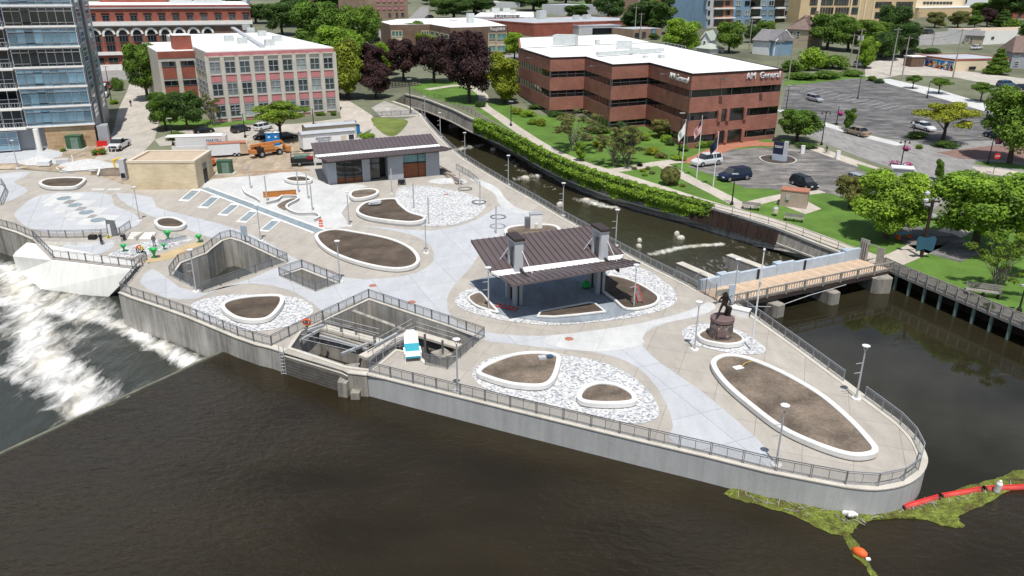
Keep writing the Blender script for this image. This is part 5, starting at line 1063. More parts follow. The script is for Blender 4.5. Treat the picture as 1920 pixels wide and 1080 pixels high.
unit(t, (215, 4), zt, (9, 6, 4), 'brick_red', 'penthouse', f.ang); unit(t, (268, 4), zt, (16, 9, 6), 'brick_red', 'penthouse', f.ang); unit(t, (340, 6), zt, (7, 4, 2.2), nm='roof_unit', rz=f.ang); unit(t, (390, 6), zt, (9, 4, 2.0), nm='roof_unit', rz=f.ang)
# ---- pink and cream factory
P0, P1 = G(403, 231), G(634, 209); f = onwall(P0, P1); zb = P0.z; zt = f(386, 99)[1]; nb = Vector((-f.n.x, -f.n.y, 0)); dep = 62
t = thing('factory_building', 'three storey factory with pink spandrels and cream pilasters', 'building', (*((P0 + P1) / 2).to_2d(), zb))
C = [P0, P1, P1 + nb * dep, P0 + nb * dep]
MB().prism(C, zb - 3, zt).build('wall', 'factory_cream', t, fix=True); MB().prism([q + (sum(C, Vector()) / 4 - q) * .008 for q in C], zt - .3, zt + .06).build('roof', 'roof_white', t, fix=True)
b = MB().sweep([Vector((q.x, q.y, zt)) for q in ccw(C)], [(0, .0), (.5, .0), (.5, .25), (0, .25)], True); b.build('parapet', 'roof_white', t, fix=True)
z1 = f(386, 106)[1]; band(t, f, 0, f.len, z1, zt - .02, 'factory_pink', 'frieze', .1, .3); band(t, f, 0, f.len, z1 - .25, z1, 'factory_cream', 'ledge', .3, .5)
nb_ = 9; bw_ = f.len / nb_; ys = [(117, 139, 142, 155), (158, 180.5, 184, 196), (199, 220.5, 223, 228.5)]
for i in range(nb_ + 1): band(t, f, i * bw_ - .42, i * bw_ + .42, zb - 1, z1, 'factory_cream', 'pilaster', .28, .5)
for (a_, b_, c_, d_) in ys:
    x_ = 402; zz = [f(390 + (y - 107) * .13, y)[1] for y in (a_, b_, c_, d_)]
    band(t, f, 0, f.len, zz[1] - .32, zz[1] - .05, 'factory_cream', 'sill_course', .24, .4)
    for i in range(nb_): window(t, f, (i + .5) * bw_, (zz[0] + zz[1]) / 2, bw_ - 1.0, zz[0] - zz[1], 2, 2, 'grey_panel', 'glass_office' if (i * 7 + int(a_)) % 3 else 'glass_pale', 'window', .06, fw=.14); band(t, f, i * bw_ + .5, (i + 1) * bw_ - .5, zz[3], zz[2], 'factory_pink', 'spandrel', .12, .2)
fs = onwall(P0 + nb * dep, P0)
for i in range(14):
    for (a_, b_, c_, d_) in ys: zz = [f(390 + (y - 107) * .13, y)[1] for y in (a_, b_)]; window(t, fs, fs.len * (1 - (i + .5) / 14), (zz[0] + zz[1]) / 2, 3.0, zz[0] - zz[1], 2, 2, 'grey_panel', 'glass_office', 'window', .06)
for px in ((470, 62), (492, 68), (506, 86), (455, 82), (440, 52), (520, 78), (462, 56), (430, 78)): unit(t, px, zt + .05, (2.2, 1.6, 1.4), rz=f.ang)
MB().bar(GZ(436, 52, zt + .35), GZ(492, 87, zt + .35), 1.2, .5).build('roof_duct', 'roof_grey', t)
# brick wing
w0, w1 = f.pt(-8.2, 0, -15), f.pt(-.05, 0, -15.0); zw = f(372, 84)[1] - .3
t = thing('brick_wing', 'red brick wing with cream frames left of the pink factory', 'building', (w0.x, w0.y, zb)); fw_ = onwall(w0, w1); zt2 = zt - .6
C2 = [w0, w1, w1 + nb * 30, w0 + nb * 30]; MB().prism(C2, zb - 3, zt2).build('wall', 'factory_cream', t, fix=True); MB().prism([q + (sum(C2, Vector()) / 4 - q) * .02 for q in C2], zt2 - .1, zt2 + .08).build('roof', 'roof_white', t, fix=True)
band(t, fw_, .1, fw_.len, zt2 - 1.5, zt2 - .05, 'brick_red', 'frieze', .1, .25)
for i in range(2):
    for k in range(4):
        zz = zt2 - 2.2 - k * 4.3; s0 = .7 + i * fw_.len / 2; s1 = (i + 1) * fw_.len / 2 - .4
        window(t, fw_, (s0 + s1) / 2, zz - .6, s1 - s0, 1.1, 2, 1, 'steel_dark', 'glass_dark', 'window', .08); band(t, fw_, s0, s1, zz - 3.9, zz - 1.35, 'brick_red', 'brick_panel', .1, .25)
pt_ = thing('brick_penthouse', 'square brick stair tower on the factory roof', 'building', (w1.x, w1.y, zt2)); q = fw_.pt(fw_.len - 1.9, 0, -5); MB().box((q.x, q.y, zt2 + 1.6), (4, 5, 3.2), fw_.ang).build('wall', 'brick_red', pt_); MB().box((q.x, q.y, zt2 + 3.3), (4.2, 5.2, .2), fw_.ang).build('roof', 'roof_white', pt_)
# ---- banded brick office building with lettering
pr = G(1458, 259); ztop = pr.z + upto(pr, 130)
rf = [GZ(x, y, ztop) for x, y in ((974, 91), (1032, 109), (1097, 107), (1148, 122), (1217, 118.5), (1298, 139.5), (1469, 130), (1250, 84), (1222, 80))]
t = thing('office_building', 'zigzag brown brick office with dark ribbon windows and white roof lettering', 'building', (rf[5].x, rf[5].y, pr.z))
fg = onwall(GZ(1298, 139.5, ztop), GZ(1469, 130, ztop)); zz = [fg(1466, y)[1] for y in (130, 158, 171.5, 198, 212, 238.5, 251)]; zgr = pr.z - 2.5
rf = [Vector((q.x, q.y, 0)) for q in rf]; ins = [Vector((q.x, q.y, 0)) for q in offs(ccw(rf), .35)]
for a_, b_ in ((1, 0), (3, 2), (5, 4)): MB().prism(rf, zz[a_], zz[b_] if b_ else ztop).build('brick_band', 'brick_brown', t, fix=True)
MB().prism(rf, zgr, zz[6]).build('brick_band', 'brick_brown', t, fix=True)
MB().prism(ins, zgr, ztop - .3).build('core', 'dark_brown', t, fix=True)
b = MB().sweep([Vector((q.x, q.y, ztop)) for q in ccw(rf)], [(-.06, -.25), (.4, -.25), (.4, .12), (-.06, .12)], True); b.build('parapet', 'dark_brown', t, fix=True)
b = MB(); b.prism(offs(ccw(rf), .42), ztop - .3, ztop + .03); b.build('roof', 'roof_white', t, fix=True)
for e in range(6):
    fe = onwall(rf[e], rf[e + 1]); npn = max(4, round(fe.len / (2.4 if e != 5 else 2.6)))
    for (zh, zl) in ((zz[1], zz[2]), (zz[3], zz[4]), (zz[5], zz[6])):
        for i in range(npn):
            s0, s1 = fe.len * i / npn, fe.len * (i + 1) / npn
            if e == 5 and zh != zz[1] and .31 < (i + .5) / npn < .62: continue
            window(t, fe, (s0 + s1) / 2, (zh + zl) / 2, s1 - s0, zh - zl, 1, 2 if e in (1, 3) else 1, 'steel_dark', 'glass_band', 'pane', -.22, fw=.07)
    for k, x_ in enumerate((.3, .75) if e == 5 else (.5,)):
        if e in (0, 2, 4, 5):
            q = fe.pt(fe.len * x_, zz[1] + 1.9, 1.6); q2 = fe.pt(fe.len * x_, zz[1] + 1.9, 0); b = MB().bar(q2, q, .1); b.box(q, (.9, .5, .2), fe.ang); b.build('flood_light', 'steel_dark', t)
fe = onwall(rf[5], rf[6])      # entrance bay
for (ya, yb) in ((zz[3] + .3, zz[4] - .6), (zz[5] + .5, zgr + 2.6)):
    for s0, s1 in ((.335, .40), (.435, .60)): band(t, fe, fe.len * s0, fe.len * s1, yb, ya, 'glass_band', 'entrance_recess', .03, .2)
    for s_ in (.325, .417, .61): band(t, fe, fe.len * s_ - .35, fe.len * s_ + .35, yb, ya, 'brick_brown', 'entrance_pier', .35, .7)
font('AM  General', 1.75, 'lamp_white', fe.pt(fe.len * .775, (ztop + zz[1]) / 2 + .55, .12), fe.ang, t, ext=.12, sx=1.0)
f4 = onwall(rf[4], rf[5]); font('AM General', 1.7, 'lamp_white', f4.pt(f4.len * .74, (ztop + zz[1]) / 2 + .2, .12), f4.ang, t, ext=.12, sx=1.1)
rb_ = [GZ(x, y, ztop) for x, y in ((972, 70.5), (1157, 64), (1226, 79.5), (1250, 85), (974, 90))]; MB().prism(rb_, zgr, ztop - .15).build('rear_block', 'brick_brown', t, fix=True); MB().prism(offs(ccw([Vector((q.x, q.y, 0)) for q in rb_]), .5), ztop - .4, ztop - .06).build('rear_roof', 'roof_white', t, fix=True)
unit(t, (1060, 84), ztop, (6.5, 3.2, 2.6), 'hvac', 'roof_unit', -.35); unit(t, (1170, 92), ztop, (4, 2.6, 2), 'hvac', 'roof_unit', -.1); unit(t, (1190, 102), ztop, (2.4, 2, 1.5), 'hvac', 'roof_unit', -.1)
MB().bar(GZ(1120, 101, ztop + .7), GZ(1243, 93, ztop + .7), 1.0, .8).build('roof_duct', 'hvac', t); unit(t, (1240, 110), ztop, (1.2, 1.2, .8)); unit(t, (1210, 109), ztop, (1, 1, .5)); unit(t, (1120, 82), ztop, (1.2, 1.2, 1))
b = MB(); a_, b_ = GZ(1245, 88, ztop), GZ(1285, 97, ztop)
for k in range(7): q = a_.lerp(b_, k / 6); b.bar(q, q + Vector((0, 0, 1.3)), .08)
for h in (.65, 1.3): b.bar(a_ + Vector((0, 0, h)), b_ + Vector((0, 0, h)), .08)
b.build('roof_rail', 'galv', t)
# ---- brown two storey building with sign
pr = G(949, 101); zt = pr.z + upto(pr, 47.5); rf = [GZ(x, y, zt) for x, y in ((713, 41), (731, 46.5), (806, 45.5), (844, 52), (885, 51), (951, 48), (906, 36), (880, 33), (745, 36))]; rf = [Vector((q.x, q.y, 0)) for q in rf]
t = thing('bank_building', 'low dark brown brick building with pale roof and white wall sign', 'building', (rf[4].x, rf[4].y, pr.z)); MB().prism(rf, pr.z - 4, zt).build('wall', 'brick_dk', t, fix=True); MB().prism(offs(ccw(rf), .3), zt - .2, zt + .05).build('roof', 'roof_white', t, fix=True)
fe = onwall(rf[4], rf[5])
for x0, x1 in ((915, 928.5), (930, 949)):
    for y0, y1 in ((62, 78.5), (80, 97)): wrect(t, fe, x0, y0, x1, y1, nx=1, ny=1, fm='tan_frame', gm='tan_frame', nm='window_surround', off=.1)
    for y0, y1 in ((63.5, 73), (86, 95.5)): wrect(t, fe, x0 + 1, y0, x1 - 1, y1, nx=2, ny=1, fm='tan_frame', gm='glass_teal', nm='window', off=.25)
font('Peoplelink', 1.7, 'lamp_white', fe.pt(*fe(933, 54.5), .12), fe.ang, t, ext=.06, sx=1.05)
f1 = onwall(rf[1], rf[2])
for x0, x1 in ((734, 754), (790, 804)): wrect(t, f1, x0, 58, x1, 68.5, nx=3, ny=1, fm='tan_frame', gm='glass_teal', nm='window', off=.1, fw=.25); wrect(t, f1, x0, 70, x1, 80, nx=1, ny=1, fm='tan_frame', gm='tan_frame', nm='spandrel', off=.08)
f0 = onwall(rf[2], rf[3]); [wrect(t, f0, 808 + k * 9, 58 + k * 2, 815 + k * 9, 68 + k * 2, nx=1, ny=1, fm='tan_frame', gm='glass_teal', nm='window', off=.1, fw=.25) for k in range(4)]
unit(t, (882, 44), zt, (2.4, 2.4, 3.6)); unit(t, (851, 40), zt, (3, 1.5, .5))
# ---- simple far buildings
def block(name, label, l, r, ytop, dep, wm, rm, wins=(), fm='steel_dark', gm='glass_house', nxy=(1, 1), roof_units=(), parapet=None):
    P0, P1 = G(*l), G(*r); f = onwall(P0, P1); zb = min(P0.z, P1.z); zt = f(l[0], ytop)[1]; nb = Vector((-f.n.x, -f.n.y, 0))
    t = thing(name, label, 'building', (*((P0 + P1) / 2).to_2d(), zb)); C = [P0, P1, P1 + nb * dep, P0 + nb * dep]
    MB().prism(C, zb - 4, zt).build('wall', wm, t, fix=True); cc = sum(C, Vector()) / 4; MB().prism([q + (cc - q) * .012 for q in C], zt - .2, zt + .05).build('roof', rm, t, fix=True)
    if parapet: MB().sweep([Vector((q.x, q.y, zt)) for q in ccw(C)], [(-.1, -.3), (.4, -.3), (.4, .25), (-.1, .25)], True).build('parapet', parapet, t, fix=True)
    for w in wins: wrect(t, f, *w[:4], nx=nxy[0], ny=nxy[1], fm=w[4] if len(w) > 4 else fm, gm=w[5] if len(w) > 5 else gm, nm=w[6] if len(w) > 6 else 'window', off=.1)
    for px, d in roof_units: unit(t, px, zt, d, rz=f.ang)
    t['_'] = 0; del t['_']; return t, f, zt
t, f, zt = block('sheet_metal_works', 'grey low building with white rooftop and company name on its wall', (888, 46), (1001, 47), 31, 70, 'apt_grey', 'roof_white', roof_units=[((930, 26), (4, 3, 3)), ((950, 24), (4, 3, 2.5)), ((962, 26), (3, 3, 2)), ((915, 25), (2, 2, 1.5))])
band(t, f, f(927, 34)[0], f(974, 34)[0], f(950, 35)[1], f(950, 27.5)[1], 'shingle_grey', 'sign_board', .5, .5); font('J C LAUBER CO', 2.4, 'lamp_white', f.pt(*f(951, 31.3), .6), f.ang, t, ext=.05, sx=1.28)
b_ = block('shop_building', 'long red brick shop with arched windows and grey roof', (1001, 69), (1224, 52), 44.5, 46, 'brick_red', 'roof_grey', parapet='brick_red', roof_units=[((1135, 28), (5, 5, 7)), ((1015, 36), (4, 3, 4)), ((1100, 36), (3, 3, 2)), ((1150, 31), (2, 2, 1.5)), ((1080, 37), (3, 2, 2))])
t, f, zt = b_; P0 = G(1001, 69); nb = Vector((-f.n.x, -f.n.y, 0)); fs = onwall(P0 + nb * 46, P0)
for k in range(3): window(t, fs, fs.len * (.3 + .12 * k), zt - 4.2, 3.6, 4.2, 1, 2, 'black_metal', 'glass_dark', 'arched_window', .1)
block('low_shop', 'small grey roofed shop with dark wall behind the brick office', (1085, 66), (1165, 63), 49, 16, 'apt_grey', 'roof_grey', [(1111, 53, 1161, 63, 'black_metal', 'glass_dark', 'dark_wall')], parapet='roof_grey')
block('tan_shop', 'small tan stone shop with blue door beside the round tree', (1186, 74), (1240, 70), 55, 14, 'brick_tan', 'roof_grey', [(1190, 62, 1197, 70), (1204, 60, 1210, 71), (1222, 54, 1229, 64, 'black_metal', 'glass_blue', 'door')])
block('brick_block', 'brown brick block far behind the dark trees at the top', (1162, 26), (1196, 22), -14, 20, 'brick_tan', 'roof_grey'); block('red_gable_hall', 'dark red wall far behind the trees beside the apartments', (1272, 30), (1304, 26), -10, 20, 'brick_red', 'roof_grey')
block('white_canopy', 'long white flat canopy far behind the metal works', (884, 16), (975, 14), 4, 20, 'apt_grey', 'roof_white'); block('grey_hall', 'grey flat roofed hall far off beside the green field', (1075, 30), (1120, 26), 10, 24, 'apt_grey', 'roof_grey')
block('corner_building', 'tan and pink brick corner building at the street crossing', (688, 38), (766, 33), -16, 28, 'brick_tan', 'roof_grey', [(705 + k * 11, y, 712 + k * 11, y + 6, 'steel_dark', 'factory_pink', 'brick_panel') for k in range(5) for y in (-2, 12)] + [(706, 24, 711, 31), (728, 25, 733, 31), (742, 24, 746, 32), (752, 24, 757, 30)])
block('pink_roof_hall', 'low hall with pink gable ends behind the tall trees', (628, 18), (694, 14), 0, 30, 'factory_pink', 'roof_grey')
block('dark_shed', 'dark roofed shed far behind the factory roof', (498, 21), (530, 19), 10, 10, 'grey_panel', 'shingle_grey'); block('pale_house', 'pale narrow house far behind the factory', (456, 20), (464, 20), 0, 10, 'siding_white', 'roof_grey')
# apartments
t, f, zt = block('apartment_building', 'blue clad apartment block with brick balconies', (1322, 53), (1482, 40), -50, 28, 'apt_blue', 'roof_grey')
for k, y0 in enumerate((-16, 1.5, 19.5, 37)):
    dy = -.02
    for x0, x1 in ((1380, 1388), (1397, 1405), (1428, 1436), (1442, 1450), (1471, 1479)): wrect(t, f, x0, y0, x1, y0 + 9, nx=2, ny=1, fm='trim_white' if (k + x0) % 2 else 'steel_dark', gm='glass_pale' if (k + x0) % 3 else 'glass_dark', nm='window', off=.1)
    for x0, x1 in ((1408, 1424), (1453, 1469)):
        wrect(t, f, x0, y0 - 2, x1, y0 + 12, nx=1, ny=1, fm='dark_brown', gm='glass_dark', nm='balcony_recess', off=.08); s0, z0 = f(x0, y0 + 15); s1, z1 = f(x1, y0 + 11.5); band(t, f, s0, s1, z0, z1, 'trim_white', 'balcony_slab', 1.6, 1.7)
    s0, z0 = f(1338, y0 + 15); s1, z1 = f(1374, y0 - 3.5); band(t, f, s0, s1, z0, z1, 'balcony_brick', 'brick_bay', .25, .5); wrect(t, f, 1340, y0 - 2, 1354, y0 + 11, nx=1, ny=1, fm='dark_brown', gm='glass_dark', nm='balcony_recess', off=.35); wrect(t, f, 1360, y0, 1367, y0 + 9, nx=1, ny=1, fm='steel_dark', gm='glass_dark', nm='window', off=.35)
    s0, z0 = f(1337, y0 + 16); s1, z1 = f(1375, y0 + 12.5); band(t, f, s0, s1, z0, z1, 'trim_white', 'balcony_slab', 1.4, 1.5); s0, z0 = f(1324, y0 + 16); s1, z1 = f(1337, y0 - 3); band(t, f, s0, s1, z0, z1, 'apt_grey', 'grey_bay', .5, .8); wrect(t, f, 1326, y0, 1329, y0 + 9, nx=1, ny=1, gm='glass_dark', nm='window', off=.55)
# school
t, f, zt = block('school_building', 'long tan school building with tall narrow windows', (1496, 44), (1712, 38), -40, 40, 'school_tan', 'roof_grey')
for x in [1522, 1526, 1530] + [1539 + k * 5.2 for k in range(5)] + [1568 + k * 5.2 for k in range(5)] + [1598, 1602, 1606]:
    wrect(t, f, x - 1.1, -14, x + 1.1, 9, nx=1, ny=3, gm='glass_office', fm='dark_brown', nm='window', off=.1); wrect(t, f, x - 1.1, 14, x + 1.1, 26, nx=1, ny=2, gm='glass_office', fm='dark_brown', nm='window', off=.1)
for x in [1533, 1536, 1595, 1611, 1622, 1638]: s, _ = f(x, 10); band(t, f, s - .5, s + .5, zt - 60, zt, 'school_pale', 'pilaster', .5, .7)
for x in [1643 + k * 6.3 for k in range(5)] + [1683 + k * 6.3 for k in range(5)]: wrect(t, f, x - 1.8, 3.5, x + 1.8, 14, nx=1, ny=2, gm='glass_office', fm='dark_brown', nm='window', off=.1); wrect(t, f, x - 1.8, 23, x + 1.8, 34, nx=1, ny=2, gm='glass_office', fm='dark_brown', nm='window', off=.1)
t, f, zt = block('school_annex', 'pale tan school wing with a row of small dark windows', (1712, 30), (1806, 22), -30, 40, 'school_pale', 'roof_grey', [(1731 + k * 6.2, 3.5, 1735 + k * 6.2, 8) for k in range(9)], gm='glass_dark')
block('school_gym', 'low tan wing with white roof edge beside the garden', (1720, 33), (1848, 26), 15, 20, 'school_tan', 'roof_white', parapet='trim_white')
block('lilac_house', 'lilac grey house behind the school wing', (1802, 18), (1850, 16), -30, 12, 'siding_white', 'shingle_grey', [(1808, -2, 1812, 6), (1826, 6, 1830, 11), (1840, 6, 1844, 12)]); block('brick_house', 'red brick house at the top right edge', (1898, 35), (1960, 33), 14, 14, 'brick_red', 'shingle_brown', [(1909, 26, 1914, 33)])
# ---- houses with pitched roofs
def house(name, label, l, r, yeave, rise, dep, wm, rm, wins=(), ridge='along', hip=0.0, chim=None, over=.5):
    P0, P1 = G(*l), G(*r); f = onwall(P0, P1); zb = min(P0.z, P1.z); ze = f(l[0], yeave)[1]; t = thing(name, label, 'house', (*((P0 + P1) / 2).to_2d(), zb)); L_ = f.len
    MB().prism([f.pt(0, 0), f.pt(L_, 0), f.pt(L_, 0, -dep), f.pt(0, 0, -dep)], zb - 3, ze).build('wall', wm, t, fix=True)
    o = over; b = MB(); th = Vector((0, 0, -.22))
    if ridge == 'along':
        A = [f.pt(-o, ze, o), f.pt(L_ + o, ze, o), f.pt(L_ + o, ze, -dep - o), f.pt(-o, ze, -dep - o)]; Rg = [f.pt(hip, ze + rise, -dep / 2), f.pt(L_ - hip, ze + rise, -dep / 2)]
        V_ = A + Rg; Fc = [(0, 1, 5, 4), (2, 3, 4, 5), (1, 2, 5), (3, 0, 4)]
    else:
        A = [f.pt(-o, ze, o), f.pt(L_ + o, ze, o), f.pt(L_ + o, ze, -dep - o), f.pt(-o, ze, -dep - o)]; Rg = [f.pt(L_ / 2, ze + rise, o), f.pt(L_ / 2, ze + rise, -dep - o)]
        V_ = A + Rg; Fc = [(1, 2, 5, 4), (3, 0, 4, 5)]
        g = MB(); g.add([f.pt(0, ze, .0), f.pt(L_, ze, .0), f.pt(L_ / 2, ze + rise * .96, .0)], [(0, 1, 2)]); g.add([f.pt(0, ze, -dep), f.pt(L_, ze, -dep), f.pt(L_ / 2, ze + rise * .96, -dep)], [(2, 1, 0)]); g.build('gable', wm, t)
        for s_ in (0, 1): MB().bar(A[s_] + Vector((0, 0, .05)), Rg[0] + Vector((0, 0, .05)), .2, .35).build('bargeboard', 'trim_white', t)
    n_ = len(V_); b.add(V_ + [v + th for v in V_], Fc + [tuple(i + n_ for i in reversed(q)) for q in Fc]); b.build('roof', rm, t, fix=False)
    for w in wins: wrect(t, f, *w[:4], nx=1, ny=2, fm='trim_white', gm='glass_house', nm='window', off=.08)
    if chim: q = f.pt(L_ * chim, 0, -dep * .5); MB().box((q.x, q.y, ze + rise + .2), (1.0, 1.0, 3.0), f.ang).build('chimney', 'brick_tan', t)
    return t, f
house('white_house', 'white gabled house with pale green roof behind the office', (1312, 94), (1330, 95), 76, 3.4, 14, 'siding_white', 'shingle_green', [(1319, 77, 1322.5, 86)], 'across')
house('house_wing', 'low white porch wing with pale green roof', (1330, 101), (1356, 99), 92, 1.8, 7, 'siding_white', 'shingle_green', [(1346, 95, 1352, 100)], hip=3)
house('blue_house', 'light blue house with grey roof and white gable', (1420, 100), (1447, 105), 73, 3.6, 9, 'apt_blue', 'shingle_grey', [(1425, 86, 1428, 94), (1435, 88, 1437.5, 93), (1440, 77, 1442, 82)], 'along'); house('gable_house', 'white gable front beside the light blue house', (1450, 105), (1482, 100), 78, 3.8, 9, 'siding_white', 'shingle_grey', [(1456, 90, 1459, 96)], 'across')
house('tan_house', 'tan two storey house with broad brown hipped roof', (1470, 88), (1512, 92), 54, 5.2, 14, 'house_tan', 'shingle_brown', [(1482, 58, 1486, 69), (1495, 59, 1499, 69), (1474, 57, 1478, 66)], hip=6, chim=.9)
house('grey_house', 'grey house with dormer and white porch at the right edge', (1893, 128), (1960, 130), 98, 5, 12, 'grey_panel', 'shingle_brown', [(1902, 99, 1911, 105), (1903, 115, 1909, 123)], hip=2)
t, f, zt = block('mural_building', 'low flat building with blue mural wall and red roof edge', (1786, 134), (1888, 130), 112.5, 18, 'school_pale', 'roof_grey', [(1817, 125, 1828, 130, 'steel_dark', 'glass_dark')], parapet='brick_red'); P0 = G(1786, 134); nbk = Vector((-f.n.x, -f.n.y, 0)); fs = onwall(P0 + nbk * 18, P0); band(t, fs, .1, fs.len - .1, P0.z - 1, zt - .6, 'mural_blue', 'mural_wall', .08, .2)
rm_ = random.Random(5); b = MB()
for k in range(70): q = fs.pt(rm_.uniform(fs.len * .35, fs.len), rm_.uniform(P0.z + .3, zt - 1.2), .14); b.box(q, (rm_.uniform(.3, 1.0), .06, rm_.uniform(.3, 1.0)), fs.ang, rm_.randrange(4))
b.build('mural_motif', ['lamp_white', 'red', 'yellow', 'dark_blue_cloth'], t); window(t, fs, fs.len * .22, zt - 2.2, 2.6, 1.8, 2, 2, 'trim_white', 'glass_dark', 'window', .12)
block('long_white_building', 'long low white building with tan roof on the hill', (1842, 84), (1990, 76), 58, 18, 'trim_white', 'tan_roof', [(1859, 69, 1863, 73)]); house('office_shed', 'small tan office with dark blue mansard roof', (1808, 82), (1841, 84), 66, 2.5, 8, 'house_tan', 'shingle_grey', [(1820, 71, 1823, 80), (1813, 71, 1817, 75)], hip=2)
t = thing('garden_shed', 'small brown shed beside the mural wall', 'shed', G(1712, 124)); MB().box((0, 0, 1.6), (5, 4, 3.2), .2).local('wall', 'fence_brown', t); MB().box((0, 0, 3.3), (5.4, 4.4, .25), .2).local('roof', 'roof_white', t)
# ================================================================ trees and planting
for nm, c in (('leaf_green', (.125, .235, .042)), ('leaf_light', (.18, .29, .042)), ('leaf_yellow', (.27, .33, .045)), ('leaf_dark', (.072, .145, .042)), ('leaf_purple', (.050, .026, .036)), ('leaf_olive', (.19, .21, .085)), ('leaf_bright', (.23, .39, .05)), ('leaf_blue', (.09, .17, .095))): leafmat(nm, c, tr=.12 if nm == 'leaf_purple' else .32)
mat('bark', (.085, .065, .05), .95, .3, 3, stretch=(1, 1, .3)); mat('bark_pale', (.22, .19, .16), .95, .3, 3, stretch=(1, 1, .3))
def leaf_cloud(rs, lobes, n, size, flat=0.0, shell=.55, droop=0.0):
    vs_, fs = [], []; tot = sum(r[0] * r[1] + r[1] * r[2] + r[0] * r[2] for c, r in lobes)
    for c, r in lobes:
        k = int(n * (r[0] * r[1] + r[1] * r[2] + r[0] * r[2]) / tot)
        for i in range(k):
            u = Vector((rs.gauss(0, 1), rs.gauss(0, 1), rs.gauss(0, 1))); u.normalize()
            if u.z < -.55 and rs.random() < .6: u.z = -u.z
            q = 1 - shell * rs.random() ** 1.8; wob = 1 + .22 * mnoise.noise(Vector((u.x * 2.3 + c[0], u.y * 2.3 + c[1], u.z * 2.3 + c[2])))
            p = Vector((c[0] + u.x * r[0] * q * wob, c[1] + u.y * r[1] * q * wob, c[2] + u.z * r[2] * q * wob))
            nrm = (u + Vector((rs.uniform(-.9, .9), rs.uniform(-.9, .9), rs.uniform(-.3, 1.0)))).normalized()
            a = nrm.orthogonal().normalized(); a = Matrix.Rotation(rs.uniform(0, 6.28), 3, nrm) @ a; b = nrm.cross(a); s = size * rs.uniform(.6, 1.35)
            o = len(vs_); vs_ += [p - a * s, p - b * s * .55, p + a * s, p + b * s * .55]; fs.append((o, o + 1, o + 2, o + 3))
    return vs_, fs
def crown_mesh(seed, kind, n=4600, size=.30):
    rs = random.Random(seed); lobes = []
    if kind == 'round':
        lobes.append(((0, 0, 5.4), (3.3, 3.3, 3.5)))
        for i in range(20): a = i * 2.4 + rs.random(); z = rs.uniform(2.4, 8.6); d = 2.9 * math.sqrt(max(.1, 1 - ((z - 5.3) / 4.2) ** 2)); r = rs.uniform(1.0, 1.8); lobes.append(((d * math.cos(a), d * math.sin(a), z), (r, r, r * .8)))
    elif kind == 'spread':
        for i in range(30): a = i * 2.4 + rs.random(); d = rs.uniform(.3, 3.9); z = 7.9 - d * .42 + rs.uniform(-2.2, .7); r = rs.uniform(1.1, 1.9); lobes.append(((d * math.cos(a), d * math.sin(a), z), (r, r, r * .42)))
    elif kind == 'cone':
        for i in range(15): z = 1.2 + i * .58; d = 2.3 * (1 - i / 15.5); a = i * 2.4; r = .5 + 1.15 * (1 - i / 15); lobes.append(((d * .45 * math.cos(a), d * .45 * math.sin(a), z), (r * 1.3, r * 1.3, r * .7)))
    elif kind == 'oval':
        lobes.append(((0, 0, 5.2), (2.2, 2.2, 4.0)))
        for i in range(11): a = i * 2.4; z = rs.uniform(1.8, 9); d = 2.0 * math.sqrt(max(.08, 1 - ((z - 5.9) / 4.1) ** 2)); r = rs.uniform(.9, 1.4); lobes.append(((d * math.cos(a), d * math.sin(a), z), (r, r, r)))
    elif kind == 'sparse':
        for i in range(34): a = i * 2.4 + rs.random(); d = rs.uniform(.8, 4.4); z = 4 + rs.uniform(0, 5.2) - d * .25; r = rs.uniform(.5, 1.05); lobes.append(((d * math.cos(a), d * math.sin(a), z), (r, r, r * .55)))
    elif kind == 'shrub':
        for i in range(9): a = i * 2.4; d = rs.uniform(0, 3.2); z = rs.uniform(2.5, 6.2) - d * .4; r = rs.uniform(2.2, 3.2); lobes.append(((d * math.cos(a), d * math.sin(a), z), (r, r, r * .95)))
    elif kind == 'ball': lobes.append(((0, 0, 5), (4.8, 4.8, 5)))
    return leaf_cloud(rs, lobes, n, size, shell={'sparse': .95, 'ball': .12, 'round': .5}.get(kind, .6)), lobes
def trunk_mb(lobes, kind, seed):
    rs = random.Random(seed); b = MB(); H = {'round': 5.5, 'spread': 5.0, 'cone': 8, 'oval': 7, 'sparse': 2.2, 'shrub': 2.5, 'ball': 4}[kind]
    stems = 3 if kind == 'sparse' else 1
    for s in range(stems):
        a = s * 2.1; lean = Vector((math.cos(a), math.sin(a), 0)) * (.5 if stems > 1 else 0); base = Vector((0, 0, -.3)) + lean * .4; top = Vector((0, 0, H)) + lean * 2
        mid = base.lerp(top, .45) + Vector((rs.uniform(-.15, .15), rs.uniform(-.15, .15), 0)); r = .30 if stems == 1 else .16
        b.cyl(base, mid, r * 1.25, r * .85, 8); b.cyl(mid, top, r * .85, r * .5, 8)
        for c, rr in lobes[s::stems][:14]:
            st = mid.lerp(top, rs.uniform(.1, 1.0)); e = Vector(c); m = st.lerp(e, .5) + Vector((0, 0, .3)); b.cyl(st, m, r * .38, r * .25, 5); b.cyl(m, e, r * .25, r * .09, 5)
    return b
PROTO = {}
def proto(kind, v):
    if (kind, v) not in PROTO:
        (vs_, fs), lobes = crown_mesh(17 * v + len(kind), kind, {'sparse': 6500, 'shrub': 3000, 'ball': 5200, 'spread': 13000}.get(kind, 18000), {'sparse': .16, 'shrub': .42, 'ball': .34, 'spread': .18}.get(kind, .195))
        PROTO[kind, v] = (vs_, fs, trunk_mb(lobes, kind, v).mesh('trunk', 'bark' if kind != 'sparse' else 'bark_pale'), {})
    return PROTO[kind, v]
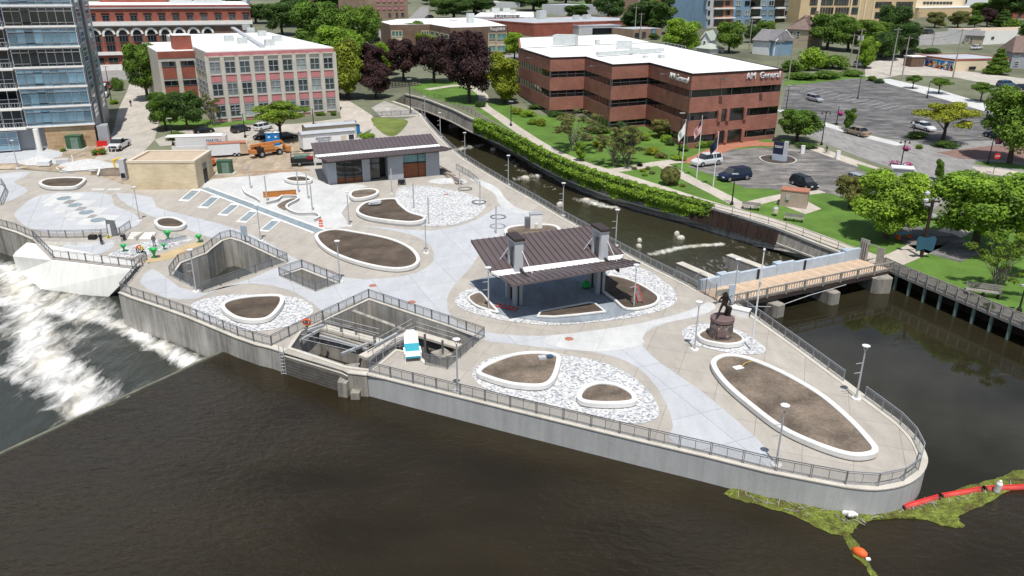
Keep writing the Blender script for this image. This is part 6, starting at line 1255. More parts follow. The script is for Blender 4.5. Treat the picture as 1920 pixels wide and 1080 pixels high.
def tree(label, px, ytop, wpx, kind='round', m='leaf_green', v=0, name='tree', cat='tree', group=None, rz=None):
    p = G(*px); vs_, fs, tm, crowns = proto(kind, v)
    if m not in crowns: me = bpy.data.meshes.new('crown'); me.from_pydata(vs_, [], fs); me.materials.append(MATS[m]); crowns[m] = me
    hh = upto(p, ytop) / (9.6 if kind != 'sparse' else 9.0); depth = (p - CAMP).dot(fwd); ww = wpx * depth / F / {'round': 8.6, 'spread': 10.4, 'cone': 5.6, 'oval': 5.8, 'sparse': 9.2, 'shrub': 9.5, 'ball': 9.6}[kind]
    t = thing(name, label, cat, p, rnd.uniform(0, 6.28) if rz is None else rz, group); t.scale = (ww, ww, hh)
    put('trunk', tm, t); put('crown', crowns[m], t); return t
TR = [ # base px, top y, width px, kind, leaf, variant, label
 ((278, 188), 77, 78, 'round', 'leaf_green', 0, 'tall green tree between the arched brick building and the side street'), ((312, 244), 172, 62, 'round', 'leaf_green', 1, 'green tree at the kerb left of the brick wing'), ((352, 243), 168, 66, 'round', 'leaf_dark', 2, 'dark green tree in front of the brick wing'), ((398, 234), 178, 44, 'sparse', 'leaf_olive', 0, 'thin yellowish tree at the corner of the pink factory'),
 ((528, 264), 182, 118, 'spread', 'leaf_light', 0, 'spreading light green tree over the parked cars and blue toilets'), ((600, 118), 0, 98, 'round', 'leaf_green', 1, 'tall green tree right behind the factory roof'), ((672, 118), 8, 92, 'round', 'leaf_green', 2, 'tall tree with yellow tinge left of the brown building'), ((530, 66), 2, 76, 'round', 'leaf_dark', 0, 'dark tree far behind the factory roof'),
 ((560, 50), -6, 80, 'round', 'leaf_dark', 1, 'second dark tree far behind the factory'), ((640, 150), 46, 108, 'round', 'leaf_bright', 2, 'broad pale green tree beside the factory corner'), ((652, 186), 74, 66, 'oval', 'leaf_yellow', 0, 'yellow green tree at the lane beside the factory'), ((622, 180), 120, 50, 'round', 'leaf_light', 1, 'light green tree hugging the factory corner'),
 ((700, 150), 80, 50, 'oval', 'leaf_purple', 0, 'purple leaved tree behind the yellow tree'), ((705, 184), 118, 66, 'round', 'leaf_purple', 1, 'purple leaved tree nearest the lane'), ((727, 140), 82, 50, 'oval', 'leaf_bright', 1, 'drooping light tree between the purple trees'),
 ((757, 152), 70, 66, 'round', 'leaf_purple', 0, 'purple leaved tree left of the footpath by the race'), ((814, 155), 65, 76, 'round', 'leaf_purple', 2, 'middle purple leaved tree by the race'), ((880, 192), 56, 92, 'round', 'leaf_purple', 1, 'largest purple leaved tree beside the river walk'), ((778, 96), 38, 52, 'round', 'leaf_green', 0, 'green tree in front of the brown building wall'), ((800, 100), 62, 40, 'oval', 'leaf_light', 0, 'small light tree beside the brown building wall'),
 ((945, 194), 104, 66, 'oval', 'leaf_yellow', 1, 'yellow green tree left of the banded office'), ((965, 112), 60, 44, 'round', 'leaf_bright', 1, 'bright green tree beside the white wall sign'), ((1078, 282), 206, 100, 'sparse', 'leaf_olive', 1, 'sparse olive tree on the lawn before the office'), ((1152, 311), 238, 78, 'sparse', 'leaf_olive', 0, 'left of two sparse trees by the brick path'), ((1176, 309), 236, 86, 'sparse', 'leaf_olive', 2, 'right of two sparse trees by the brick path'),
 ((1088, 302), 266, 22, 'oval', 'leaf_bright', 1, 'young sapling by the river walk rail'), ((1240, 258), 222, 44, 'round', 'leaf_olive', 0, 'rounded grey green tree at the office foot'), ((1272, 262), 230, 46, 'round', 'leaf_blue', 1, 'blue green tree at the office corner'), ((1494, 266), 203, 84, 'round', 'leaf_green', 0, 'green tree at the right corner of the office'), ((1590, 244), 205, 22, 'oval', 'leaf_green', 1, 'sapling beside the tan sedan'),
 ((1766, 266), 181, 118, 'spread', 'leaf_yellow', 1, 'golden spreading tree at the lot corner'), ((1893, 306), 160, 130, 'round', 'leaf_green', 2, 'large green tree at the street corner'), ((1711, 166), 138, 34, 'spread', 'leaf_green', 0, 'leftmost small tree along the rear lot walk'), ((1760, 176), 142, 46, 'spread', 'leaf_green', 1, 'middle small tree along the rear lot walk'), ((1838, 191), 150, 50, 'spread', 'leaf_green', 0, 'right small tree along the rear lot walk'),
 ((1758, 338), 299, 18, 'oval', 'leaf_green', 0, 'young street tree in a paving cutout'), ((1660, 446), 322, 144, 'round', 'leaf_bright', 1, 'broad light green tree beside the river walk lawn'), ((1592, 390), 328, 62, 'round', 'leaf_olive', 2, 'smaller olive tree behind the pink utility box'), ((1828, 468), 318, 196, 'round', 'leaf_bright', 0, 'biggest bright green tree above the boardwalk'), ((1866, 545), 434, 120, 'sparse', 'leaf_light', 1, 'loose green tree over the bench by the boardwalk'),
 ((1925, 520), 420, 80, 'spread', 'leaf_yellow', 0, 'yellow tree at the right picture edge'), ((1275, 102), 33, 82, 'round', 'leaf_bright', 2, 'round green tree behind the office roof rail'), ((1366, 99), 40, 58, 'round', 'leaf_green', 1, 'round tree between the white house and the blue house'), ((1432, 78), 38, 44, 'round', 'leaf_green', 0, 'tree in front of the apartment balconies'), ((1408, 80), 46, 30, 'round', 'leaf_dark', 2, 'small dark tree below the apartments'),
 ((1516, 132), 80, 52, 'shrub', 'leaf_bright', 0, 'bushy bright tree beside the tan house'), ((1560, 128), 98, 60, 'shrub', 'leaf_green', 1, 'wide bush beside the utility poles'), ((1480, 135), 105, 46, 'shrub', 'leaf_green', 2, 'bush behind the lettered office corner'), ((1550, 92), 24, 76, 'round', 'leaf_green', 1, 'tall tree right of the tan house'), ((1590, 96), 30, 70, 'round', 'leaf_green', 2, 'tall tree before the school windows'), ((1632, 100), 36, 80, 'round', 'leaf_green', 0, 'leafy tree left of the tallest school tree'),
 ((1670, 92), 8, 72, 'round', 'leaf_dark', 1, 'tallest dark tree before the school'), ((1690, 108), 40, 60, 'round', 'leaf_dark', 0, 'dark tree over the parked black cars'), ((1622, 128), 72, 40, 'oval', 'leaf_bright', 1, 'bright young tree by the utility poles'), ((1660, 112), 60, 60, 'round', 'leaf_dark', 2, 'shady tree at the rear street'), ((1868, 139), 91, 44, 'cone', 'leaf_green', 0, 'conical evergreen beside the mural building'),
 ((1878, 52), 18, 44, 'cone', 'leaf_dark', 1, 'dark conical evergreen on the hill'), ((1886, 40), -24, 80, 'round', 'leaf_dark', 2, 'dark broad tree at the top right'), ((1752, 52), 22, 36, 'round', 'leaf_olive', 1, 'brownish tree in the school garden'), ((1795, 52), 20, 40, 'round', 'leaf_olive', 0, 'second brownish tree in the school garden'), ((1826, 52), 28, 30, 'round', 'leaf_green', 2, 'green tree in the school garden'), ((1850, 50), 14, 34, 'round', 'leaf_purple', 2, 'purple tree beside the school wing'),
 ((1195, 62), 2, 66, 'oval', 'leaf_dark', 0, 'dark evergreen clump behind the shop roof'), ((1235, 64), -2, 60, 'oval', 'leaf_dark', 1, 'right dark evergreen behind the shop roof'), ((1140, 40), -10, 60, 'round', 'leaf_dark', 2, 'dark tree behind the water tank on the shop'), ((1080, 36), 8, 50, 'round', 'leaf_dark', 0, 'dark bush tree beside the far grey hall'), ((1000, 20), -20, 70, 'round', 'leaf_dark', 1, 'far dark tree beside the green field'), ((850, 36), -6, 80, 'round', 'leaf_dark', 2, 'dark tree at the street crossing'),
 ((890, 26), -16, 90, 'round', 'leaf_dark', 0, 'dark tree behind the white canopy'), ((480, 44), 6, 60, 'round', 'leaf_dark', 2, 'dark tree beside the end of the arched building'), ((1490, 22), -16, 40, 'oval', 'leaf_dark', 1, 'dark tree between apartments and school'), ((950, 10), -26, 80, 'round', 'leaf_green', 2, 'far green tree above the metal works'), ((1060, 8), -24, 70, 'round', 'leaf_dark', 1, 'far dark tree above the green field'), ((1260, 40), -4, 60, 'round', 'leaf_dark', 0, 'dark tree beside the red gable hall'), ((1930, 110), 40, 60, 'round', 'leaf_green', 1, 'green tree behind the grey house'),
 ((1840, 36), 4, 50, 'round', 'leaf_green', 1, 'green tree before the lilac house'), ((610, 20), -22, 70, 'round', 'leaf_dark', 0, 'far dark tree above the pink roof hall'), ((440, 30), -10, 40, 'round', 'leaf_dark', 1, 'dark tree behind the arched building roof'), ((740, 6), -20, 60, 'round', 'leaf_dark', 2, 'far dark tree beyond the crossing street'), ((820, 8), -20, 70, 'round', 'leaf_green', 1, 'far tree at the end of the crossing street'), ((1900, 60), 30, 40, 'shrub', 'leaf_green', 0, 'bush by the hill lawn'), ((1060, 62), 50, 16, 'oval', 'leaf_dark', 0, 'small round tree before the red shop wall'), ((1170, 66), 48, 20, 'round', 'leaf_dark', 1, 'small tree by the low shop'), ((1225, 74), 58, 24, 'shrub', 'leaf_dark', 2, 'dark bush by the tan shop')]
for px, yt, w, k, m, v, lb in TR: tree(lb, px, yt, w, k, m, v)
SH = [((972, 214), 200, 24, 'leaf_yellow', 'yellow shrub at the office lawn edge'), ((990, 218), 204, 30, 'leaf_bright', 'green shrub beside the yellow shrub'), ((1000, 233), 220, 22, 'leaf_light', 'low light shrub on the office lawn'), ((1014, 236), 219, 22, 'leaf_yellow', 'round yellow shrub in front of the office'), ((1163, 242), 224, 20, 'leaf_blue', 'blue green shrub at the office wall'), ((1140, 250), 236, 16, 'leaf_green', 'dark shrub near the office step'), ((1005, 204), 194, 34, 'leaf_dark', 'dark hedge at the office base'), ((1040, 218), 206, 30, 'leaf_dark', 'dark hedge under the second band'), ((1060, 235), 224, 24, 'leaf_olive', 'brown green shrub before the office'),
      ((1115, 248), 232, 50, 'leaf_dark', 'dark hedge in the office corner'), ((1250, 266), 250, 24, 'leaf_bright', 'bright shrub by the brick path'), ((1258, 272), 258, 22, 'leaf_dark', 'dark round shrub by the brick path'), ((1282, 282), 268, 26, 'leaf_green', 'green shrub left of the flagpoles'), ((1310, 276), 260, 26, 'leaf_bright', 'large green shrub behind the flagpoles'), ((1332, 276), 260, 24, 'leaf_green', 'right green shrub behind the flagpoles'), ((1225, 290), 272, 30, 'leaf_yellow', 'yellow planting by the brick path'), ((1240, 296), 284, 24, 'leaf_olive', 'ornamental grass by the pale walk'), ((1275, 300), 288, 34, 'leaf_bright', 'clump of tall green grass by the white SUV'), ((1190, 268), 252, 34, 'leaf_olive', 'loose shrub among the office planting'), ((1205, 262), 246, 30, 'leaf_bright', 'light shrub among the office planting'),
      ((1100, 262), 248, 30, 'leaf_olive', 'olive shrub behind the sparse lawn tree'), ((1120, 274), 262, 22, 'leaf_yellow', 'yellow flowering shrub near the sparse trees'), ((900, 200), 188, 20, 'leaf_dark', 'round dark shrub at the head of the ivy'), ((1600, 142), 128, 50, 'leaf_green', 'low bush below the utility poles'), ((1635, 152), 140, 20, 'leaf_green', 'left clipped bush at the lot corner'), ((1648, 156), 145, 18, 'leaf_blue', 'right pale bush at the lot corner'), ((1500, 148), 132, 70, 'leaf_green', 'long bush mass behind the lot'), ((1545, 146), 130, 60, 'leaf_green', 'overgrown hedge along the lot'), ((1745, 100), 88, 34, 'leaf_dark', 'clipped dark hedge at the rear street'), ((1715, 98), 86, 26, 'leaf_dark', 'second clipped hedge at the rear street'),
      ((1715, 258), 244, 44, 'leaf_green', 'shrub bed under the golden tree'), ((1772, 276), 262, 44, 'leaf_dark', 'dark shrubs at the golden tree foot'), ((1722, 279), 268, 16, 'leaf_light', 'clump of grass at the street kerb'), ((1470, 270), 260, 28, 'leaf_dark', 'dark hedge right of the office entrance'), ((1510, 276), 266, 40, 'leaf_dark', 'dark hedge behind the blue sign'), ((600, 216), 208, 22, 'leaf_green', 'shrub at the factory corner'), ((626, 216), 206, 14, 'leaf_green', 'round shrub at the factory end'), ((690, 258), 248, 30, 'leaf_bright', 'tall weeds behind the restroom roof'), ((118, 284), 276, 14, 'leaf_light', 'weeds by the stone base'), ((185, 290), 276, 26, 'leaf_green', 'weeds at the traffic barrels'), ((220, 170), 140, 22, 'leaf_green', 'small tree by the white van'), ((213, 195), 184, 20, 'leaf_bright', 'bush at the side street kerb'), ((1768, 48), 40, 20, 'leaf_yellow', 'bright yellow bush in the school garden'), ((330, 262), 244, 34, 'leaf_green', 'leafy bush by the cars at the kerb'), ((385, 258), 250, 44, 'leaf_olive', 'low bush behind the white truck'), ((1855, 580), 566, 20, 'leaf_green', 'plants beside the boardwalk bench'), ((960, 560), 560, 1, 'leaf_green', '')]
for i, (px, yt, w, m, lb) in enumerate(SH):
    if lb: tree(lb, px, yt, w, 'shrub', m, i % 3, 'shrub', 'shrub')
tree('large clipped globe bush beside the river walk', (1256, 346), 314, 37, 'ball', 'leaf_olive', 0, 'globe_bush', 'bush')
rs = random.Random(11)
for i, (x, y, m) in enumerate([(1190, 318, 'leaf_olive'), (1205, 322, 'leaf_yellow'), (1215, 318, 'leaf_olive'), (1200, 312, 'leaf_purple'), (1222, 326, 'leaf_olive'), (1262, 344, 'leaf_olive'), (1210, 330, 'leaf_light'), (1280, 350, 'leaf_olive')]):
    tree(['low rust coloured plant', 'yellow flowering clump', 'olive grass clump', 'dark red clump', 'pale grass tuft', 'grass tuft under the globe bush', 'light green tuft', 'trailing tuft'][i] + ' in the bed by the river walk', (x, y), y - rs.uniform(5, 8), 12, 'shrub', m, i % 3, 'bedding_plant', 'plant')
# ---- ivy hanging over the race wall
vs_, fs = [], []; rs = random.Random(4); IX = [j for j in range(len(rr) - 1) if 885 < proj(rr[j])[0] < 1322]; IV0, IV1 = min(IX), max(IX) + .9
for i in range(27000):
    k = rs.uniform(IV0, IV1); j = int(k); u = k - j; top = rr[j].lerp(rr[j + 1], u); bot = lp[j].lerp(lp[j + 1], u)
    d = (rr[j + 1] - rr[j]).normalized(); out = Vector((d.y, -d.x, 0))
    if out.dot(bot - top) < 0: out = -out
    h = rs.random() ** .9; hang = .85 + .25 * mnoise.noise(Vector((k * 1.3, 0, 0)))
    if h > hang: continue
    bul = .35 + .55 * math.sin(math.pi * min(1, h * 1.6)) * (1 + .5 * mnoise.noise(Vector((k * 2, h * 3, 1))))
    p = top.lerp(bot, h) + out * bul * rs.random() ** .5
    if rs.random() < .30: p = top - out * rs.uniform(-.7, .5) + Vector((0, 0, rs.uniform(-.1, .5) + .35 * mnoise.noise(Vector((k * 3, 5, 0)))))
    nrm = (out + Vector((rs.uniform(-.8, .8), rs.uniform(-.8, .8), rs.uniform(0, 1.2)))).normalized(); a = nrm.orthogonal().normalized(); a = Matrix.Rotation(rs.uniform(0, 6.28), 3, nrm) @ a; b_ = nrm.cross(a); s = rs.uniform(.16, .34)
    o = len(vs_); vs_ += [p - a * s, p - b_ * s * .7, p + a * s, p + b_ * s * .7]; fs.append((o, o + 1, o + 2, o + 3))
t = thing('ivy_hedge', 'thick green ivy hanging over the race wall along the river walk', 'ivy', rr[16]); MB().add(vs_, fs).build('foliage', 'leaf_bright', t)
rs = random.Random(21)
for i in range(34):
    x = rs.uniform(640, 1900); y = rs.uniform(4, 26) if x < 1300 else rs.uniform(6, 20); h_ = rs.uniform(18, 30)
    tree('small dark tree in the far neighbourhood along the top edge', (x, y), y - h_, h_ * rs.uniform(1.0, 1.5), 'round', rs.choice(['leaf_dark', 'leaf_green', 'leaf_dark']), i % 3, group='far neighbourhood trees')
ORD = 'first second third fourth fifth sixth seventh eighth ninth tenth eleventh twelfth thirteenth last'.split()
# ================================================================ vehicles
mat('tyre', (.012, .012, .013), .85, .1, 2); mat('rim', (.45, .46, .48), .35, .1, 2, metal=.7); mat('car_glass', (.014, .018, .022), .05, .2, 1, spec=.9); mat('light_red', (.35, .01, .01), .3, .05, 1); mat('light_clear', (.75, .76, .78), .2, .05, 1)
for nm, c in (('car_white', (.78, .78, .78)), ('car_navy', (.010, .022, .060)), ('car_black', (.012, .013, .016)), ('car_silver', (.42, .43, .45)), ('car_tan', (.33, .28, .20)), ('car_grey', (.045, .046, .050)), ('car_red', (.30, .015, .03)), ('car_blue', (.05, .13, .22))): mat(nm, c, .28, .04, 1, spec=.6, metal=.25)
CARM = {}
def car_parts(kind):
    if kind in CARM: return CARM[kind]
    L_, Wd, Hh, belt, hood, x0, x1, x2, x3 = {'suv': (4.8, 1.92, 1.74, 1.05, .98, -2.25, -1.9, .55, 1.25), 'sedan': (4.7, 1.82, 1.46, .92, .86, -1.75, -1.05, .35, 1.15), 'hatch': (4.4, 1.8, 1.6, .98, .92, -2.1, -1.7, .45, 1.2), 'van': (5.4, 2.0, 2.3, 1.2, 1.15, -2.6, -2.5, 1.2, 1.9)}[kind]
    hl = L_ / 2; b = MB(); sec = []
    for x, z1, w in ((-hl, belt * .82, .86), (-hl + .12, belt, .95), (x0, belt + .02, 1.0), (x3, belt, 1.0), (x3 + .3, hood, .98), (hl - .35, hood - .12, .94), (hl - .05, hood - .26, .86), (hl, .55, .82)):
        y = Wd / 2 * w; sec.append([(x, -y * .93, .26), (x, -y, .45), (x, -y, z1 * .78), (x, -y * .93, z1), (x, y * .93, z1), (x, y, z1 * .78), (x, y, .45), (x, y * .93, .26)])
    vs_ = [p for s in sec for p in s]; fs = [(i * 8 + j, i * 8 + (j + 1) % 8, (i + 1) * 8 + (j + 1) % 8, (i + 1) * 8 + j) for i in range(len(sec) - 1) for j in range(8)] + [tuple(range(8)), tuple(range(len(sec) * 8 - 1, len(sec) * 8 - 9, -1))]
    b.add(vs_, [tuple(reversed(f_)) for f_ in fs]); w0, w1 = Wd / 2 * .93, Wd / 2 * .74
    roof = MB(); roof.add([(x1 - .02, -w1, Hh - .05), (x2 + .02, -w1, Hh - .05), (x2 + .02, w1, Hh - .05), (x1 - .02, w1, Hh - .05), (x1 + .15, -w1 * .9, Hh), (x2 - .15, -w1 * .9, Hh), (x2 - .15, w1 * .9, Hh), (x1 + .15, w1 * .9, Hh)], [(4, 5, 6, 7), (0, 1, 5, 4), (1, 2, 6, 5), (2, 3, 7, 6), (3, 0, 4, 7)])
    for x in (x0 + (x1 - x0) * .5, (x0 + x3) / 2 - .1):
        for s in (-1, 1): roof.add([(x - .06, s * (w0 + .015), belt), (x + .06, s * (w0 + .015), belt), (x + .06, s * (w1 + .015), Hh - .05), (x - .06, s * (w1 + .015), Hh - .05)], [(0, 1, 2, 3)])
    gl = MB(); gl.add([(x0, -w0, belt), (x3, -w0, belt), (x3, w0, belt), (x0, w0, belt), (x1, -w1, Hh - .05), (x2, -w1, Hh - .05), (x2, w1, Hh - .05), (x1, w1, Hh - .05)], [(0, 1, 5, 4), (1, 2, 6, 5), (2, 3, 7, 6), (3, 0, 4, 7)])
    wh = MB(); r = .35 if kind != 'suv' else .38; wh.cyl((0, -.12, 0), (0, .12, 0), r, r, 16); rm = MB(); rm.cyl((0, -.13, 0), (0, .13, 0), r * .62, r * .62, 12)
    hd = MB().box((0, 0, 0), (.12, .38, .16)); CARM[kind] = (b, roof, gl.mesh('windows', 'car_glass'), wh.mesh('wheel', 'tyre'), rm.mesh('rim', 'rim'), hd.mesh('headlight', 'light_clear'), hd.mesh('tail_light', 'light_red'), L_, Wd, hood, r, {})
    return CARM[kind]
def car(label, kind, m, fw, rw, near='L', k=None, name='parked_car', cat='car', group='parked cars'):
    b, roof, gl, wh, rm, hd, tl, L_, Wd, hood, r, cache = car_parts(kind)
    if m not in cache: cache[m] = (b.mesh('body', m), roof.mesh('roof', m))
    F_, R_ = G(*fw), G(*rw); d = F_ - R_; d.z = 0; wb = d.length; s = k or max(.9, min(1.25, wb / (L_ * .6))); d.normalize(); side = Vector((-d.y, d.x, 0)) * (1 if near == 'L' else -1)
    c = (F_ + R_) / 2 - side * Wd / 2 * s * .92; t = thing(name, label, cat, (c.x, c.y, gz(c.y) + .04), math.atan2(d.y, d.x), group, s); t.rotation_euler = (0, -math.atan(SL) * d.y if c.y > Y0 else 0, math.atan2(d.y, d.x))
    put('body', cache[m][0], t); put('roof', cache[m][1], t); put('windows', gl, t)
    for x in (L_ * .30, -L_ * .30):
        for y in (-1, 1): o = put('wheel', wh, t, (x, y * Wd * .44, r)); put('rim', rm, o)
    for y in (-1, 1): put('headlight', hd, t, (L_ / 2 - .07, y * Wd * .33, hood - .32)); put('tail_light', tl, t, (-L_ / 2 + .02, y * Wd * .36, hood - .22))
    return t
car('white SUV parked in the forecourt behind the flagpoles', 'suv', 'car_white', (1317, 314), (1346, 310)); car('dark blue SUV parked in the forecourt', 'suv', 'car_navy', (1367, 342), (1400, 338)); car('black SUV beside the pink utility box', 'suv', 'car_black', (1511, 356), (1486, 347), 'R')
car('silver wagon alone in the far parking lot', 'hatch', 'car_silver', (1529, 192), (1514, 188.5), 'R'); car('tan sedan parked at the street kerb', 'sedan', 'car_tan', (1586, 250.5), (1610, 257)); car('white car half under the golden tree', 'sedan', 'car_white', (1735, 247), (1713, 241), 'R'); car('dark car parked under the street corner tree', 'sedan', 'car_navy', (1848, 257), (1876, 264))
car('dark SUV driving on the hill street', 'suv', 'car_grey', (1752, 63.5), (1739, 64.5), 'R'); car('blue car at the rear street edge', 'hatch', 'car_blue', (1900, 164), (1882, 165), 'R'); car('second blue car cut by the right edge', 'hatch', 'car_navy', (1932, 170), (1914, 170), 'R')
car('dark grey SUV parked before the pink factory', 'suv', 'car_grey', (466, 246), (447, 250), 'R'); car('white SUV parked beside the dark grey one', 'suv', 'car_white', (508, 242), (490, 246), 'R'); car('black sedan parked behind the low bush', 'sedan', 'car_black', (394, 249), (374, 251), 'R'); car('black hatchback behind the blue toilets', 'hatch', 'car_black', (486, 263), (508, 260)); car('grey sedan right of the blue toilets', 'sedan', 'car_grey', (549, 260), (532, 262), 'R')
car('red car on the side street', 'sedan', 'car_red', (206, 172), (212, 160), 'L'); car('white van behind the glass tower', 'van', 'car_white', (200, 188), (206, 172), 'L'); car('dark car before the brown building', 'suv', 'car_black', (700, 82), (712, 80)); car('car waiting at the crossing', 'sedan', 'car_grey', (798, 35), (806, 34), 'R'); car('black pickup shaded by the dark tree', 'suv', 'car_black', (1668, 107), (1655, 108), 'R'); car('black SUV at the clipped hedge', 'suv', 'car_black', (1712, 104), (1700, 105), 'R'); car('white car at the slope lawn', 'sedan', 'car_white', (1840, 93), (1830, 94), 'R'); car('dark car partly hidden by the smaller olive tree', 'hatch', 'car_silver', (1612, 350), (1590, 342), 'R'); car('silver car between the two big right trees', 'sedan', 'car_silver', (1735, 412), (1712, 408), 'R'); car('white car by the utility poles', 'hatch', 'car_white', (1622, 124), (1612, 126), 'R')
# white pickup facing the camera
def wheels(t, pts, r=.42, w=.28):
    wm = MB().cyl((0, -w / 2, 0), (0, w / 2, 0), r, r, 16).mesh('wheel', 'tyre'); rm = MB().cyl((0, -w / 2 - .01, 0), (0, w / 2 + .01, 0), r * .55, r * .55, 10).mesh('rim', 'rim')
    for p in pts: o = put('wheel', wm, t, p); put('rim', rm, o)
def boxpart(t, nm, m, c, d, bev=0): return MB().box(c, d).local(nm, m, t)
t = thing('pickup_truck', 'white pickup truck facing the camera by the traffic barrels', 'truck', G(224, 279), R(-86), s=1.1)
b = MB(); b.add([(2.6, -.9, .5), (2.6, .9, .5), (2.6, .9, 1.0), (2.6, -.9, 1.0), (1.3, -1, 1.2), (1.3, 1, 1.2), (1.3, -1, .45), (1.3, 1, .45)], [(0, 1, 2, 3), (3, 2, 5, 4), (0, 3, 4, 6), (1, 7, 5, 2)]); b.box((-.9, 0, .8), (4.4, 2.0, .75)); b.local('body', 'car_white', t)
b = MB(); b.add([(1.3, -.95, 1.18), (1.3, .95, 1.18), (-.6, .95, 1.18), (-.6, -.95, 1.18), (.6, -.78, 1.85), (.6, .78, 1.85), (-.5, .78, 1.85), (-.5, -.78, 1.85)], [(0, 1, 5, 4), (1, 2, 6, 5), (2, 3, 7, 6), (3, 0, 4, 7)]); b.local('windows', 'car_glass', t); boxpart(t, 'roof', 'car_white', (.05, 0, 1.88), (1.15, 1.6, .08)); boxpart(t, 'grille', 'black_metal', (2.62, 0, .8), (.06, 1.3, .3)); boxpart(t, 'bed', 'black_metal', (-1.9, 0, 1.19), (2.2, 1.7, .05)); wheels(t, [(1.8, -.95, .42), (1.8, .95, .42), (-1.9, -.95, .42), (-1.9, .95, .42)])
for y in (-.75, .75): boxpart(t, 'headlight', 'light_clear', (2.6, y, .9), (.08, .3, .2))
# flatbed truck, box truck, trailers, lift, skid steer
p = G(567, 313); q = G(603, 311); rz = math.atan2(q.y - p.y, q.x - p.x)
t = thing('flatbed_truck', 'black flatbed truck with white cab behind the grey panelled building', 'truck', G(580, 309), rz, s=1.0); boxpart(t, 'bed', 'black_metal', (-1.2, 0, 1.0), (4.0, 2.1, .7)); boxpart(t, 'cab', 'car_white', (2.2, 0, 1.3), (2.0, 2.0, 1.5)); boxpart(t, 'windows', 'car_glass', (2.4, 0, 2.0), (1.5, 1.85, .7)); boxpart(t, 'roof', 'car_white', (2.2, 0, 2.38), (1.5, 1.7, .08)); boxpart(t, 'hood', 'car_white', (3.7, 0, 1.05), (1.3, 1.8, .7)); boxpart(t, 'load', 'pile_green', (-1.2, .2, 1.6), (2.8, 1.2, .5)); boxpart(t, 'tool_box', 'car_red', (.2, -.9, 1.5), (1.2, .4, .5))
for y in (-1, 1): MB().tube([(-3.1, y, 1.3), (-3.1, y, 2.3), (1.0, y, 2.3), (1.0, y, 1.3)], .05, 5).local('rack', 'black_metal', t)
wheels(t, [(-1.7, -.95, .45), (-1.7, .95, .45), (3.1, -.9, .45), (3.1, .9, .45)], .45)
p = G(386, 291); q = G(398, 290.5)
t = thing('box_truck', 'white box truck with blue lettering beside the tan box building', 'truck', G(378, 291), math.atan2(q.y - p.y, q.x - p.x)); boxpart(t, 'box', 'car_white', (.2, 1.3, 2.1), (9, 2.5, 2.8)); boxpart(t, 'cab', 'car_white', (-2, -.6, 1.2), (6, .4, 1.5)); boxpart(t, 'roof_panel', 'white_paint', (-1, 1.3, 3.55), (10, 2.6, .1)); wheels(t, [(3.0, .2, .5), (-3, .2, .5), (3, 2.3, .5), (-3, 2.3, .5)], .5)
font('MARTELL', .7, 'car_blue', (1.2, 0, 2.6), 0, None).parent = t; o = bpy.data.objects[[o_.name for o_ in bpy.data.objects if o_.parent == t and o_.name.startswith('lettering')][-1]]; o.location = (2.6, .03, 2.7)
p = G(402, 296); q = G(455, 292)
t = thing('cargo_trailer', 'silver cargo trailer with rusty red roof beside the orange lift', 'trailer', G(428, 295), math.atan2(q.y - p.y, q.x - p.x)); boxpart(t, 'box', 'siding_white', (-.5, 1.1, 1.5), (5.6, 2.2, 2.1)); boxpart(t, 'door_end', 'timber_deck', (3.0, 1.1, 1.5), (1.4, 2.1, 2.0)); boxpart(t, 'roof', 'brick_paving', (0, 1.1, 2.6), (6.9, 2.3, .1)); boxpart(t, 'hitch', 'black_metal', (-3.9, 1.1, .6), (1.4, .2, .15)); boxpart(t, 'tongue', 'galv', (4.2, 1.1, .6), (1.4, .2, .15)); wheels(t, [(1.2, .05, .38), (2.0, .05, .38), (1.2, 2.15, .38), (2.0, 2.15, .38)], .38)
mat('lift_orange', (.56, .23, .07), .6, .18, 2)
t = thing('boom_lift', 'orange boom lift with big tyres in the dirt yard', 'lift', G(508, 293), math.atan2(G(530, 288).y - G(490, 295).y, G(530, 288).x - G(490, 295).x), s=1.05); boxpart(t, 'chassis', 'lift_orange', (0, .9, .95), (4.2, 1.5, .5)); boxpart(t, 'turret', 'lift_orange', (-.3, .9, 1.6), (2.4, 1.7, .8)); MB().bar((-3.2, .7, 2.15), (2.6, .7, 2.35), .42, .42).local('boom', 'lift_orange', t); MB().bar((2.6, .7, 2.35), (3.4, .7, 1.2), .34, .34).local('jib', 'lift_orange', t); MB().bar((-3.2, .9, 2.1), (-2.6, .9, 1.2), .4, .4).local('knuckle', 'lift_orange', t); boxpart(t, 'platform', 'lift_orange', (3.6, .8, .9), (.9, 1.7, .9)); boxpart(t, 'engine_cover', 'rust', (-1.8, .7, 1.45), (1.2, 1.5, .7)); boxpart(t, 'counterweight', 'lift_orange', (-3.0, .8, 1.1), (.9, 1.6, .7))
wheels(t, [(1.7, -.05, .6), (-1.7, -.05, .6), (1.7, 1.9, .6), (-1.7, 1.9, .6)], .6, .45)
t = thing('skid_steer', 'orange skid steer loader behind the tan box building', 'loader', G(396, 310), R(165)); boxpart(t, 'body', 'orange', (0, .8, .85), (2.2, 1.2, .8)); boxpart(t, 'cab', 'black_metal', (.1, .8, 1.6), (1.1, 1.1, 1.0)); MB().bar((-1.1, .25, 1.5), (1.6, .25, .7), .16, .2).local('arm', 'orange', t); MB().bar((-1.1, 1.4, 1.5), (1.6, 1.4, .7), .16, .2).local('arm', 'orange', t); boxpart(t, 'bucket', 'rust', (1.9, .8, .4), (.6, 1.7, .6)); wheels(t, [(.65, 0, .38), (-.65, 0, .38), (.65, 1.6, .38), (-.65, 1.6, .38)], .38)
p, q = G(570, 287), G(668, 276); rz = math.atan2(q.y - p.y, q.x - p.x); ln = (q - p).length
